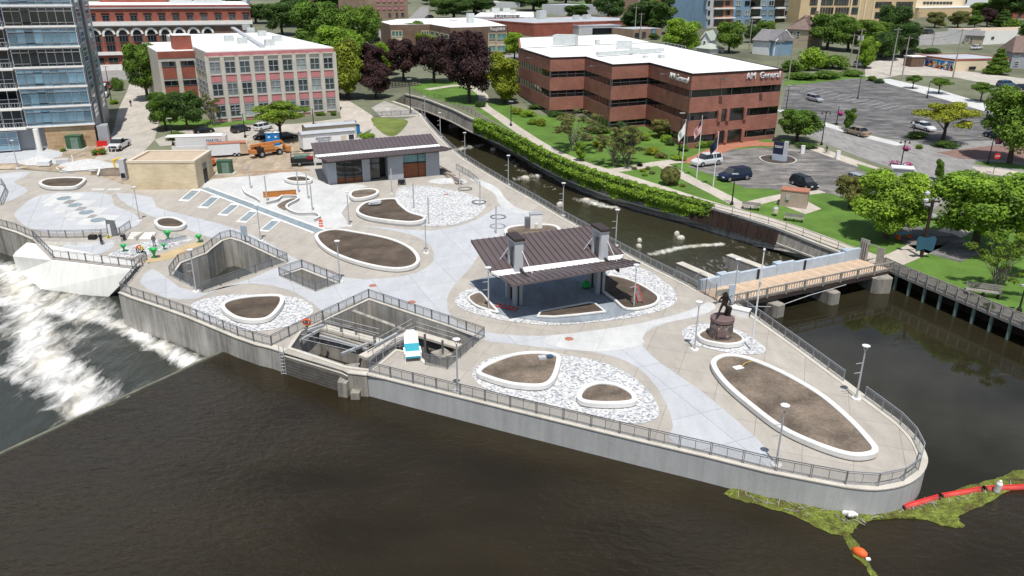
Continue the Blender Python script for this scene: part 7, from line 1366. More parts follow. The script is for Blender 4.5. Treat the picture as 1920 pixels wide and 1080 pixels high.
for nm, lb, off, dz, tx in (('office_trailer', 'white construction office trailer with lettering behind the brown roof', 0, 0, 1), ('office_trailer', 'rear construction trailer with pale grey roof', 7.5, 0, 0)):
    t = thing(nm, lb, 'trailer', p, rz); dx = off * .35; boxpart(t, 'wall', 'white_paint' if tx else 'tan_trim', (ln / 2 + dx, 1.7 + off, 2.1), (ln, 3.2, 2.9)); boxpart(t, 'skirt', 'black_metal', (ln / 2 + dx, 1.8 + off, .4), (ln - .6, 2.6, .8)); b = MB(); b.add([(dx - .15, -.05 + off, 3.5), (ln + .15 + dx, -.05 + off, 3.5), (ln + .15 + dx, 1.7 + off, 3.85), (dx - .15, 1.7 + off, 3.85), (ln + .15 + dx, 3.45 + off, 3.5), (dx - .15, 3.45 + off, 3.5)], [(0, 1, 2, 3), (3, 2, 4, 5)]); b.local('roof', 'roof_grey', t); boxpart(t, 'roof_edge', 'shingle_grey', (ln / 2 + dx, -.06 + off, 3.48), (ln + .3, .1, .14))
    if tx:
        boxpart(t, 'window', 'glass_dark', (ln * .92, .06, 2.3), (1.0, .12, .9)); boxpart(t, 'door', 'tan_trim', (ln * .77, .07, 1.75), (1.0, .1, 2.0)); boxpart(t, 'sign_board', 'lamp_white', (ln * .36, .06, 2.35), (ln * .28, .1, 1.0)); o = font('ZIOLKOWSKI', .5, 'black_metal', (0, 0, 0), 0); o.parent = t; o.location = (ln * .39, -.02, 2.55); o = font('CONSTRUCTION', .32, 'car_blue', (0, 0, 0), 0); o.parent = t; o.location = (ln * .39, -.02, 2.1)
TOI = None
for x, y, lb in ((506.5, 272, 'left blue portable toilet behind the orange lift'), (519, 271.5, 'right blue portable toilet behind the orange lift')):
    if TOI is None: TOI = [MB().box((0, 0, 1.1), (1.15, 1.15, 2.2)).mesh('cabin', mat('toilet_blue', (.02, .20, .52), .5, .08, 2)), MB().lathe([(.78, 2.2), (.5, 2.42), (0, 2.46)], n=12).mesh('roof', 'siding_white'), MB().box((0, -.6, 1.1), (.8, .06, 1.9)).mesh('door', 'toilet_blue'), MB().box((0, -.64, 1.5), (.35, .04, .3)).mesh('notice', 'white_paint')]
    t = thing('portable_toilet', lb, 'toilet', G(x, y), .2, 'portable toilets', 1.15)
    for nm, me in zip(('cabin', 'roof', 'door', 'notice'), TOI): put(nm, me, t)
for x, y, lb in ((664, 250, 'front blue dumpster by the trailers'), (658, 243, 'rear blue dumpster by the trailers')): t = thing('dumpster', lb, 'dumpster', G(x, y), .3); boxpart(t, 'bin', 'toilet_blue', (0, 0, .8), (2.4, 1.8, 1.6)); boxpart(t, 'lid', 'dark_blue_cloth', (0, .1, 1.7), (2.5, 1.7, .12))
for x, y, sx, lb in ((422, 327, 1.0, 'dark green transformer box by the tan box building'), (140, 281, 1.15, 'dark green utility box before the stone base')): t = thing('transformer_box', lb, 'utility box', G(x, y), .15, s=sx); boxpart(t, 'cabinet', mat('box_green', (.045, .11, .06), .6, .1, 1), (0, .8, 1.15), (2.4, 1.6, 2.2)); boxpart(t, 'pad', 'kerb', (0, .8, .05), (3.4, 2.6, .2)); boxpart(t, 'door_panel', 'pile_green', (.2, -.02, 1.1), (1.2, .06, 1.9)); boxpart(t, 'lid', 'box_green', (0, .8, 2.3), (2.5, 1.7, .1))
t = thing('traffic_drum', 'orange traffic drum at the end of the grey crossing band', 'traffic drum', G(602, 425)); MB().lathe([(.32, 0), (.32, .06), (.28, .08), (.26, 1.0), (.2, 1.05), (0, 1.05)], n=14).local('drum', 'orange', t); [MB().lathe([(.285, z), (.28, z + .13)], n=14).local('white_band', 'white_paint', t) for z in (.3, .62)]
for i, (x, y, lb) in enumerate(((185, 291, 'left orange and white drum by the weeds'), (195, 288, 'right orange and white drum by the weeds'))): t = thing('traffic_drum', lb, 'traffic drum', G(x, y), s=1.2); MB().lathe([(.32, 0), (.28, .08), (.26, 1.0), (0, 1.05)], n=12).local('drum', 'orange', t); MB().lathe([(.29, .4), (.285, .6)], n=12).local('white_band', 'white_paint', t)
for i, (x, y, lb) in enumerate(((203, 286, 'left folding barricade by the pickup'), (211, 285, 'right folding barricade by the pickup'))):
    t = thing('barricade', lb, 'barricade', G(x, y), .3); MB().bar((-.7, 0, 1.1), (.7, 0, 1.1), .05, .3).local('board', 'trim_white', t); [MB().bar((s_ * .6, e_ * .4, 0), (s_ * .6, 0, 1.3), .06).local('leg', 'trim_white', t) for s_ in (-1, 1) for e_ in (-1, 1)]
for i, (x, y, lb) in enumerate(((192, 274, 'left red water filled barrier by the stair core'), (201, 268, 'right red water filled barrier by the stair core'))): t = thing('plastic_barrier', lb, 'barrier', G(x, y), .5 + i * .4); MB().prism([(-1, -.3), (1, -.3), (1, .3), (-1, .3)], 0, .3).local('foot', 'red', t); MB().prism([(-.95, -.16), (.95, -.16), (.95, .16), (-.95, .16)], .3, 1.05).local('panel', 'red', t)
def mound(name, label, px, w, d, h, m, seed=1):
    rs_ = random.Random(seed); c = G(*px); b_ = MB(); nr, na = 5, 16; vs2 = [(0, 0, h)]; fs2 = []
    for r_ in range(1, nr + 1):
        for a_ in range(na): k_ = r_ / nr; z = h * (1 - k_) ** .8 + rs_.uniform(-.06, .06) * (k_ < 1); vs2.append((math.cos(a_ * 2 * math.pi / na) * w / 2 * k_ * rs_.uniform(.9, 1.08), math.sin(a_ * 2 * math.pi / na) * d / 2 * k_ * rs_.uniform(.9, 1.08), z - .03 * (k_ == 1)))
    fs2 += [(0, 1 + a_, 1 + (a_ + 1) % na) for a_ in range(na)] + [(1 + (r_ - 1) * na + a_, 1 + r_ * na + a_, 1 + r_ * na + (a_ + 1) % na, 1 + (r_ - 1) * na + (a_ + 1) % na) for r_ in range(1, nr) for a_ in range(na)]
    o = put(name, b_.add(vs2, fs2).mesh(name, m), None, c); return tag(o, label, 'heap')
mound('gravel_heap', 'white gravel heap left in the dirt yard', (75, 304), 8, 5, 1.3, 'gravel_white', 1); mound('gravel_heap', 'broad white gravel heap in the middle of the dirt yard', (165, 312), 12, 7, 1.4, 'gravel_white', 2); mound('dirt_heap', 'low brown dirt heap in the planting cutout', (208, 322), 7, 5, .7, 'soil_light', 3); mound('gravel_heap', 'pale rubble heap beside the panelled building', (840, 340), 7, 3.5, .6, 'gravel_white', 4); mound('dirt_heap', 'thin dirt heap at the left yard edge', (10, 312), 9, 4, .5, 'yard_dirt', 6)
for i, (x, y, lb, m) in enumerate(((85, 311, 'left wrapped white pallet of stone', 'siding_white'), (118, 308, 'grey pallet of pavers in the dirt yard', 'apt_grey'), (122, 316, 'low timber pallet by the gravel', 'timber_deck'))):
    t = thing('pallet', lb, 'pallet', G(x, y), .2 + i * .3); [MB().box((0, k_ * .5 - .5, .08), (1.7, .18, .16)).local('slat', 'timber', t) for k_ in range(3)]; boxpart(t, 'load', m, (0, 0, .55 if i < 2 else .3), (2.0, 1.5, .8 if i < 2 else .25))
for k in range(9):
    x = 462 + k * 14; p = G(x, 325.5 - k * .6); t_ = thing('formwork_board', ORD[k] + ' wooden formwork board from the left along the yard edge', 'board', p, .1, 'formwork boards along the yard edge'); MB().box((0, 0, .22), (1.25, .12, .4)).local('board', 'timber_deck', t_); MB().box((0, .1, .2), (.08, .08, .5)).local('stake', 'timber', t_)
a_, b_ = G(494, 371), G(556, 366); t = thing('orange_board', 'long orange board panel standing at the unfinished beds', 'board', (*((a_ + b_) / 2).to_2d(), gz(a_.y))); d = b_ - a_; MB().box((*((a_ + b_) / 2).to_2d(), gz(a_.y) + .5), (d.length, .12, .9), math.atan2(d.y, d.x)).build('panel', mat('osb', (.52, .20, .05), .9, .2, 2), t); MB().box((*((a_ + b_) / 2).to_2d(), gz(a_.y) + 1.0), (d.length + .1, .2, .08), math.atan2(d.y, d.x)).build('cap', 'timber_deck', t)
def cwall(label, px, h, th=.25, m='new_wall'):
    p_ = cr(W(px), 5, False)
    for q_ in p_: q_.z = gz(q_.y)
    t_ = thing('low_wall', label, 'wall', p_[0]); MB().sweep(p_, [(-th / 2, -.2), (th / 2, -.2), (th / 2, h), (-th / 2, h)]).build('wall_body', m, t_, fix=True); MB().sweep(p_, [(-th / 2 - .03, h), (th / 2 + .03, h), (th / 2 + .03, h + .06), (-th / 2 - .03, h + .06)]).build('coping', 'curb_white', t_, fix=True)
cwall('low curving wall left of the orange board', [(455, 355), (462, 366), (482, 376), (486, 380)], .45); cwall('low curving wall round the sandy bed', [(500, 384), (520, 379), (530, 372), (556, 372), (558, 378), (540, 388), (540, 396), (560, 404), (590, 404), (600, 410), (590, 416)], .45); cwall('pale kerb wall along the far yard edge', [(112, 325), (180, 320), (185, 317)], .3, .3); cwall('short kerb wall beside the planting cutout', [(184, 332), (189, 315)], .35)
zone('sandy_bed', [(520, 385), (545, 373), (556, 375), (540, 386), (535, 395)], 'soil_light', .042); zone('cutout_bed', [(186, 330), (190, 316), (225, 318), (232, 330)], 'soil_light', .03, False)
t = thing('generator', 'black generator on wheels before the panelled building', 'generator', G(753, 346), .3); boxpart(t, 'engine', 'black_metal', (0, 0, .5), (1.1, .8, .7)); MB().tube([(-.65, -.45, .1), (-.65, -.45, .95), (.65, -.45, .95), (.65, -.45, .1)], .04, 5).local('frame', 'steel_dark', t); wheels(t, [(-.4, -.45, .2), (.4, -.45, .2)], .2, .12)
# stacked lumber beside the restroom
for i in range(5):
    p = G(826 + i * 7, 318 + i * 6); t_ = thing('lumber_stack', ['rear', 'second', 'third', 'fourth', 'nearest'][i] + ' lumber stack leaning beside the panelled building', 'lumber', p, R(-60), 'lumber stacks'); [MB().box((.1 * k_, k_ * .22 - .4, .3 + (k_ % 3) * .12), (3.0, .2, .12)).local('plank', ['timber', 'timber_deck', 'steel_dark'][(i + k_) % 3], t_) for k_ in range(5)]; MB().box((0, 0, .12), (.2, 1.2, .24)).local('bearer', 'timber', t_)
# white cabinets behind the pavilion
p = G(1004, 430); t = thing('control_cabinet', 'white control cabinet with dark side behind the pavilion roof', 'cabinet', p, .15); boxpart(t, 'cabinet', 'white_paint', (0, 0, 1.2), (1.7, 1.2, 2.3)); boxpart(t, 'side_unit', 'steel_dark', (-1.2, .1, .9), (.6, 1.0, 1.7)); boxpart(t, 'post_box', 'tan_trim', (0, -.75, .5), (.35, .3, 1.0)); boxpart(t, 'cap', 'grey_panel', (0, 0, 2.4), (1.8, 1.3, .1))
# ladders lying and leaning
def ladder(label, a, b_, w, m='red'):
    d = (b_ - a); t_ = thing('ladder', label, 'ladder', a); s = Vector((-d.y, d.x, 0)).normalized() * w / 2
    for k in (-1, 1): MB().bar(a + s * k, b_ + s * k, .07, .09).build('stile', m, t_)
    n_ = int(d.length / .35)
    for k in range(1, n_): q_ = a + d * k / n_; MB().bar(q_ - s, q_ + s, .05).build('rung', 'galv', t_)
ladder('red ladder lying on the slab at the pavilion left post', G(928, 571, .2), G(970, 580, .2), .6); ladder('red ladder lying across the pavilion end bed', G(1192, 535, .55), G(1201, 566, .5), .5)
t = thing('green_cart', 'small bright green cart under the pavilion', 'cart', G(1098, 541)); MB().lathe([(.25, .1), (.5, .35), (.48, .8), (.2, .95), (0, .95)], n=14).local('tub', 'green_bright', t); wheels(t, [(-.3, -.3, .15), (.3, -.3, .15)], .15, .1)
# ---- terrace pieces
FN = [MB().cyl((0, 0, 0), (0, 0, .6), .16, .14, 10).mesh('stem', 'green_bright'), MB().lathe([(.14, .55), (.3, .9), (.55, 1.25), (.6, 1.3), (.5, 1.3), (.2, .95), (0, .9)], n=16).mesh('funnel', 'green_bright')]
for x, y, s, lb in ((233, 472, .75, 'leftmost bright green funnel on the dark pavers'), (290, 484, 1.0, 'nearest green funnel standing on the sand strip'), (308, 468, .6, 'small green funnel right of the workers'), (316, 450, .95, 'rear green funnel before the oval planter'), (374, 455, .8, 'rightmost green funnel at the sand strip end')):
    t = thing('green_funnel', lb, 'play feature', GZ(x, y, -.5), 0, 'green funnels on the terrace', s); put('stem', FN[0], t); put('funnel', FN[1], t)
p = GZ(214, 450, -.5); t = thing('sign_monolith', 'tall grey slab sign with white lettering on the terrace', 'sign', p, R(28)); b = MB(); b.add([(-.7, -.15, 0), (.7, -.15, 0), (.7, .15, 0), (-.7, .15, 0), (-.62, -.15, 3.0), (.5, -.15, 2.7), (.5, .15, 2.7), (-.62, .15, 3.0)], [(0, 1, 5, 4), (1, 2, 6, 5), (2, 3, 7, 6), (3, 0, 4, 7), (4, 5, 6, 7)]); b.local('slab', 'steel_dark', t); MB().box((-.35, -.17, 1.5), (.34, .04, 1.7)).local('letter_panel', 'lamp_white', t); MB().box((.1, .5, .25), (1.0, .9, .5)).local('base', 'grey_panel', t)
b = MB(); a0, a1 = G(246, 434), G(292, 434); dd = a1 - a0; dd.z = 0; L0 = dd.length; dd.normalize(); out = Vector((dd.y, -dd.x, 0)); t = thing('terrace_steps', 'pale concrete steps down to the sunken terrace', 'steps', (*((a0 + a1) / 2).to_2d(), -.5))
for k in range(4): MB().prism([a0 + out * k * .42, a1 + out * k * .42, a1 + out * (k + 1) * .42, a0 + out * (k + 1) * .42], -.55, -.02 - .12 * k).build('step', 'curb_white', t, fix=True)
MB().prism([a0 + dd * L0 * .45, a0 + dd * L0 * .53, a0 + dd * L0 * .47 + out * 2.3, a0 + dd * L0 * .39 + out * 2.3], -.55, .12).build('cheek', 'coping', t, fix=True)
for i, (x, y, lb) in enumerate(((176, 455, 'black toolbox with red parts beside the standing worker'), (232, 451, 'dark bucket at the foot of the steps'))): t = thing('tool_box', lb, 'tool box', GZ(x, y, -.5)); boxpart(t, 'box', 'black_metal', (0, 0, .5), (1.0, .7, 1.0) if i == 0 else (.5, .5, .7)); boxpart(t, 'lid', 'steel_dark' if i else 'rust', (0, 0, 1.05 if i == 0 else .9), (.9, .6, .12) if i == 0 else (.45, .45, .08))
rs = random.Random(9)
for i in range(14): p = GZ(302 + i * 3.6, 459 - i * .8, -.5); t_ = thing('block_stack', ORD[i] + ' grey paver stack from the left along the dark pavers', 'stone', p, rs.uniform(0, 1), 'paver stacks on the terrace'); boxpart(t_, 'blocks', 'apt_grey', (0, 0, .22), (.42, .42, .45)); boxpart(t_, 'top_block', 'grey_panel', (0, 0, .49), (.4, .4, .08))
# info sign at the viewing pit
t = thing('info_sign', 'blue grey info sign at the viewing pit railing', 'sign', G(460, 456), R(-25)); boxpart(t, 'panel', 'blue_grey_paint', (0, 0, 1.8), (1.1, .08, 1.3)); boxpart(t, 'post', 'steel_dark', (0, .06, .7), (.12, .1, 1.5))
t = thing('standing_pipe', 'teal pipe on end in the dirt yard', 'pipe', G(139, 313)); MB().cyl((0, 0, 0), (0, 0, 2.2), .12, .12, 8).local('pipe', 'white_paint', t); MB().cyl((0, 0, 0), (0, 0, .6), .25, .2, 8).local('collar', 'teal', t)
t = thing('grey_cabinet', 'tall grey cabinet at the left side of the tan box building', 'cabinet', G(232, 338), .05); boxpart(t, 'cabinet', 'apt_grey', (0, .8, 1.8), (.9, 1.4, 3.4)); boxpart(t, 'vent', 'black_metal', (0, .08, .8), (.7, .06, .8))
t = thing('yellow_loader', 'yellow loader boom behind the tan box building', 'loader', G(222, 318)); MB().tube([(-.5, 0, 0), (-.8, .3, 1.6), (.6, .4, 2.0), (1.6, .4, 1.6)], .16, 6).local('boom', 'yellow', t); boxpart(t, 'body', 'yellow', (1.2, .6, .8), (1.4, 1.2, 1.2))
# ================================================================ east bank furniture
p = G(1486, 389); t = thing('utility_box', 'pinkish concrete utility hut with red flat roof', 'hut', p, R(-25)); boxpart(t, 'wall', mat('hut_pink', (.42, .33, .27), .85, .1, .8), (0, 1.2, 1.25), (4.0, 2.5, 2.6)); boxpart(t, 'roof', 'brick_paving', (0, 1.2, 2.6), (4.15, 2.65, .14)); boxpart(t, 'meter', 'galv', (-.9, -.12, 1.5), (.5, .2, .7)); boxpart(t, 'door', 'hut_pink', (1.0, -.07, 1.05), (.9, .06, 2.0))
def bench(label, px, rz, s=1.0):
    t_ = thing('park_bench', label, 'bench', G(*px), rz, 'park benches', s); [boxpart(t_, 'seat_slat', 'timber', (0, -.22 + k * .15, .45), (2.4, .12, .05)) for k in range(4)]; [boxpart(t_, 'back_slat', 'timber', (0, .32, .6 + k * .15), (2.4, .05, .12)) for k in range(3)]; [boxpart(t_, 'leg', 'black_metal', (x_, 0, .22), (.1, .6, .44)) for x_ in (-1, 0, 1)]
bench('weathered bench by the walk below the forecourt', (1407, 393), R(-24), 1.15); bench('weathered bench beside the pinkish hut', (1488, 415), R(-24), 1.15); bench('long weathered bench by the boardwalk', (1842, 556), R(-22), 1.5)
t = thing('litter_bin', 'pale litter bin at the rail near the hut', 'bin', G(1453, 405)); MB().cyl((0, 0, .5), (0, 0, 1.15), .4, .42, 12).local('drum', 'tan_trim', t); MB().lathe([(.44, 1.15), (.3, 1.4), (0, 1.45)], n=12).local('lid', 'galv', t); MB().cyl((0, 0, 0), (0, 0, .5), .05, .05, 6).local('post', 'black_metal', t)
for x, y, yt, lb, fm, fl_ in ((1278, 320, 226, 'left flagpole with a white flag', 'white', 0), (1306, 334, 219, 'middle flagpole with the striped flag', 'us', 1), (1337, 350, 249, 'right flagpole with a navy flag', 'navy', 2)):
    p = G(x, y); h = upto(p, yt); t = thing('flagpole', lb + ' before the office', 'flagpole', p, 0, 'flagpoles before the office'); MB().cyl((0, 0, 0), (0, 0, h), .09, .05, 8).local('pole', 'lamp_white', t); MB().lathe([(0, h), (.1, h + .1), (0, h + .2)], n=8).local('finial', 'lamp_white', t)
    top = h * .96; b = MB(); nx, nz_ = 8, 14; Wf, Hf = 1.5, 2.8
    def fp_(i, j): u, v = i / nx, j / nz_; return (-.06 - Wf * u * (.55 + .1 * math.sin(v * 5)) - .3 * u * v, .28 * math.sin(u * 7 + v * 3) * u, top - Hf * v * (.75) - 1.5 * u)
    for i in range(nx):
        for j in range(nz_):
            k = {'white': 0, 'navy': 2}.get(fm, (2 if (i < 4 and j < 6) else (1 if j % 2 == 0 else 0))); b.add([fp_(i, j), fp_(i + 1, j), fp_(i + 1, j + 1), fp_(i, j + 1)], [(0, 1, 2, 3)], k)
    b.local('flag', ['white_paint', 'red', 'dark_blue_cloth'], t)
isl = cr(W([(1423, 296), (1440, 291), (1470, 291), (1492, 299), (1490, 306), (1465, 309), (1435, 305)]), 4); o = sheet('island_bed', isl, 'mulch', .09); MB().sweep([Vector((q_.x, q_.y, gz(q_.y))) for q_ in ccw(isl)], [(0, 0), (.25, 0), (.25, .16), (0, .16)], True).build('island_kerb', 'kerb', None, fix=True)['kind'] = 'structure'
t = thing('monument_sign', 'blue and grey slab sign on the forecourt island', 'sign', G(1461, 301), R(-38)); boxpart(t, 'base', 'blue_grey_paint', (0, 0, .6), (2.6, .9, 1.2)); boxpart(t, 'panel', 'dark_blue_cloth', (-.3, -.05, 2.3), (2.0, .62, 2.4)); boxpart(t, 'side_fin', 'apt_grey', (.95, 0, 2.0), (.6, .8, 3.4)); boxpart(t, 'letter_strip', 'lamp_white', (-.3, -.4, 2.75), (1.6, .06, .1)); boxpart(t, 'letter_strip', 'lamp_white', (-.3, -.4, 2.5), (1.3, .06, .1))
def street_lamp(label, px, yt, style='tall'):
    p = G(*px); h = upto(p, yt); t_ = thing('street_lamp', label, 'street lamp', p, 0, 'black street lamps'); MB().cyl((0, 0, 0), (0, 0, h), .12, .07, 8).local('pole', 'black_metal', t_); MB().lathe([(.3, 0), (.25, .4), (.13, .6)], n=10).local('base', 'black_metal', t_)
    if style == 'twin':
        for s in (-1, 1): MB().tube([(0, 0, h - .6), (s * .3, 0, h), (s * .75, 0, h - .1), (s * .8, 0, h - .45)], .05, 5).local('arm', 'black_metal', t_); MB().lathe([(.1, -.2), (.3, -.45), (.0, -.5)], (s * .8, 0, h - .2), 10).local('lamp_head', 'black_metal', t_)
    else: MB().box((0, 0, h), (1.0, .35, .15)).local('lamp_head', 'galv', t_)
    return t_
for px, yt, lb, st_ in (((1372, 384), 326, 'black lamp pole on the walk below the forecourt', 'tall'), ((1540, 272), 208, 'black twin lamp at the street sidewalk', 'twin'), ((1473, 212), 160, 'thin lot lamp beside the office corner', 'tall'), ((1608, 185), 142, 'thin lot lamp in the middle of the far lot', 'tall'), ((1738, 184), 150, 'thin lot lamp by the rear walk', 'tall'), ((1710, 262), 225, 'black lamp under the golden tree', 'twin'), ((1688, 315), 262, 'black lamp with pink basket at the street planters', 'twin'), ((1852, 308), 250, 'black lamp with pink basket at the corner lawn', 'twin'), ((1568, 234), 198, 'thin lamp with pink basket beside the far lot', 'tall'), ((770, 212), 148, 'dark lamp pole at the lawn patch by the race', 'tall'), ((958, 236), 190, 'dark lamp pole on the office lawn edge', 'tall'), ((1910, 585), 535, 'short black lamp at the boardwalk grass', 'tall'), ((325, 272), 222, 'black lamp pole at the kerb left of the cars', 'tall'), ((460, 258), 212, 'black lamp pole between the parked cars', 'tall'), ((588, 234), 202, 'black lamp pole at the factory door', 'tall'), ((1272, 300), 212, 'brown lamp pole behind the white flag', 'tall'), ((209, 190), 125, 'thin grey lamp pole at the side street', 'tall'), ((1885, 205), 168, 'hanging street lamp by the corner tree', 'tall')): street_lamp(lb, px, yt, st_)
mat('petunia', (.62, .05, .28), .8, .3, 4)
def flowers(label, px, h, w, m='petunia', n_=130, cat='flowers'):
    p = G(*px); rs_ = random.Random(int(px[0])); vs2, fs2 = leaf_cloud(rs_, [((0, 0, h), (w, w, w * .6))], n_, .13); t_ = thing('flower_basket', label, cat, p); me = bpy.data.meshes.new('blooms'); me.from_pydata(vs2, [], fs2); me.materials.append(MATS[m]); put('blooms', me, t_); MB().lathe([(w * .5, h - w * .7), (w * .75, h - w * .2), (0, h - w * .1)], n=10).local('pot', 'black_metal', t_)
flowers('pink hanging basket on the street lamp', (1692, 314), 3.6, .8); flowers('pink hanging basket at the corner lamp', (1864, 306), 4.2, .8); flowers('pink hanging basket beside the far lot', (1572, 234), 2.6, .8); flowers('left pink flower tub at the street kerb', (1676, 311), .6, 1.0); flowers('right pink flower tub at the street kerb', (1702, 314), .6, .8)
t = thing('litter_bin', 'black litter bin between the flower tubs', 'bin', G(1694, 320)); MB().cyl((0, 0, 0), (0, 0, 1.1), .32, .36, 12).local('drum', 'black_metal', t); MB().lathe([(.4, 1.1), (.2, 1.3), (0, 1.3)], n=12).local('lid', 'steel_dark', t)
for x, y, lb in ((1504, 288, 'left white bollard box at the forecourt sidewalk'), (1570, 298, 'right white bollard box at the forecourt sidewalk')): t = thing('bollard_box', lb, 'bollard', G(x, y)); boxpart(t, 'post', 'white_paint', (0, 0, .75), (.7, .5, 1.5)); boxpart(t, 'cap', 'trim_white', (0, 0, 1.53), (.76, .56, .08))
t = thing('stop_sign', 'red stop sign at the street corner', 'sign', G(1862, 326)); MB().cyl((0, 0, 0), (0, 0, 3.2), .06, .05, 6).local('post', 'black_metal', t); MB().cyl((0, -.08, 3.2), (0, -.03, 3.2), .55, .55, 8).local('plate', 'red', t); o = font('STOP', .36, 'lamp_white', (0, 0, 0), 0); o.parent = t; o.location = (0, -.1, 3.2)
t = thing('street_kiosk', 'white topped kiosk with round end beside the street', 'kiosk', G(1690, 340), R(-20)); boxpart(t, 'cabin', 'apt_grey', (0, 0, 1.2), (3.0, 1.8, 2.3)); boxpart(t, 'roof', 'white_paint', (-.2, 0, 2.45), (3.6, 2.3, .2)); MB().cyl((1.5, -.95, 1.3), (1.5, .95, 1.3), .9, .9, 14).local('end_drum', 'galv', t)
for x, lb in ((1710, 'left yellow bollard by the kiosk'), (1724, 'right yellow bollard by the kiosk')): t = thing('yellow_bollard', lb, 'bollard', G(x, 350)); MB().cyl((0, 0, 0), (0, 0, 1.5), .12, .12, 8).local('post', 'yellow', t); MB().lathe([(.12, 1.5), (.08, 1.6), (0, 1.62)], n=8).local('cap', 'yellow', t)
p = G(1727, 482); t = thing('kiosk_post', 'dark map post with blue butterfly shaped panels', 'sign', p); MB().cyl((0, 0, 0), (0, 0, 7.5), .25, .2, 8).local('post', 'rust', t); MB().bar((-.9, 0, 7.3), (.9, 0, 7.5), .18).local('cross_arm', 'rust', t); [MB().lathe([(0, -.35), (.3, -.15), (.32, .1), (0, .35)], (-.9, 0, z_), 12).local('globe', 'apt_grey', t) for z_ in (7.6, 8.5)]
for s in (-1, 1): b = MB(); b.add([(0, -.28, 1.2), (s * 1.1, -.5, .9), (s * 1.25, -.5, 2.6), (s * 1.0, -.45, 3.0), (0, -.28, 2.7)], [(0, 1, 2, 3, 4)]); b.add([(0, -.2, 1.2), (s * 1.1, -.42, .9), (s * 1.25, -.42, 2.6), (s * 1.0, -.37, 3.0), (0, -.2, 2.7)], [(4, 3, 2, 1, 0)]); b.local('map_panel', 'car_blue', t)
t = thing('picnic_table', 'orange legged table in the shade of the big tree', 'table', G(1693, 447), .3); boxpart(t, 'top', 'teal', (0, 0, .75), (2.2, .9, .08)); [boxpart(t, 'leg', 'orange', (x_, 0, .38), (.15, .8, .75)) for x_ in (-.9, .9)]
p = G(1476, 402); t = thing('wall_sign', 'small white warning sign on the race wall', 'sign', GZ(1474, 441, -.8)); q = GZ(1474, 441, -.6); MB().box((0, 0, 0), (1.4, .1, .9), R(-25)).local('plate', 'white_paint', t); boxpart(t, 'bracket', 'steel_dark', (0, .12, 0), (.2, .15, .3))
t = thing('person', 'person in grey riding a bicycle on the forecourt sidewalk', 'person', G(1549, 288), R(200), 'people far off'); v, e, r_ = body(dict(pel=(0, .2, 1.0), chest=(0, -.1, 1.38), neck=(0, -.2, 1.5), head=(0, -.26, 1.6), crown=(0, -.28, 1.72), hal=(-.2, -.5, 1.05), har=(.2, -.5, 1.05), knl=(-.1, -.25, .75), anl=(-.1, -.05, .4), tol=(-.1, -.2, .36), knr=(.1, -.1, .6), anr=(.1, .1, .25), tor=(.1, -.05, .22))); me = skin_mesh('body', v, e, r_); me.materials.append(MATS['grey_cloth']); put('body', me, t); t = thing('bicycle', 'black bicycle ridden along the forecourt sidewalk', 'bicycle', G(1549, 288), R(200))
b = MB(); b.tube([(0, -.55, .35), (0, .1, .4), (0, .15, .9), (0, -.5, .95), (0, -.55, .35)], .03, 5); b.tube([(0, .1, .4), (0, .6, .35), (0, .15, .85)], .03, 5); b.local('frame', 'black_metal', t)
for y in (-.55, .6):
    b = MB(); [b.cyl((0, y + .33 * math.cos(k * .42), .35 + .33 * math.sin(k * .42)), (0, y + .33 * math.cos(k * .42 + .42), .35 + .33 * math.sin(k * .42 + .42)), .025, .025, 4) for k in range(15)]; b.local('wheel', 'tyre', t)
# ---- utility poles and wires
mat('pole_wood', (.34, .31, .27), .9, .2, 2); tops = []
for px, yt, lb in (((1669, 142), 52, 'tall utility pole behind the clipped bushes'), ((1603, 142), 53, 'utility pole with transformers at the lot corner'), ((1593, 122), 63, 'blue grey utility pole left of the lot corner'), ((1690, 151), 68, 'utility pole at the rear lot walk'), ((1786, 147), 54, 'slender utility pole before the mural building'), ((1478, 153), 72, 'white based utility pole behind the office corner'), ((1458, 127), 75, 'second pole behind the office corner'), ((1876, 52), 20, 'utility pole on the hill'), ((1190, 66), 12, 'utility pole behind the office roof'), ((1200, 74), 24, 'pole beside the tan shop'), ((805, 34), -4, 'pale pole at the street crossing'), ((1404, 96), 36, 'pole beside the blue house'), ((1260, 40), 20, 'pole below the apartments'), ((1748, 86), 62, 'short pole with box on the tan yard'), ((1714, 76), 22, 'pole beside the school garden')):
    p = G(*px); h = upto(p, yt); t = thing('utility_pole', lb, 'utility pole', p, 0, 'utility poles'); MB().cyl((0, 0, -.3), (0, 0, h), .22, .14, 8).local('pole', 'pole_wood', t); MB().bar((-1.3, .2, h - .6), (1.3, .2, h - .5), .14).local('crossarm', 'pole_wood', t); tops.append(p + Vector((0, 0, h - .45)))
    if 'transformers' in lb: [MB().cyl((x_, .3, h - 3.5), (x_, .3, h - 2.2), .35, .35, 10).local('transformer', 'galv', t) for x_ in (-.6, .6)]
def wire(a, c, sag=1.2):
    pts = [a.lerp(c, k / 8) - Vector((0, 0, sag * 4 * (k / 8) * (1 - k / 8))) for k in range(9)]; o = MB().tube(pts, .03, 4).build('power_line', 'black_metal'); return o
for (i, j, lb) in ((0, 1, 'power line between the two tallest lot poles'), (0, 3, 'power line above the rear lot walk'), (1, 5, 'power line toward the office corner'), (3, 4, 'power line before the mural building'), (1, 2, 'short power line at the lot corner'), (5, 6, 'power line behind the office corner')):
    tag(wire(tops[i], tops[j]), lb, 'power line')
# parking bay lines
for i in range(13):
    a_, c_ = G(1500 + i * 14, 172 + i * 3.0), G(1530 + i * 14, 172 + i * 3.0 - 7); d = (c_ - a_).normalized(); n2 = Vector((-d.y, d.x, 0)) * .08; sheet('bay_line', [a_ - n2, c_ - n2, c_ + n2, a_ + n2], 'roof_grey', .03)
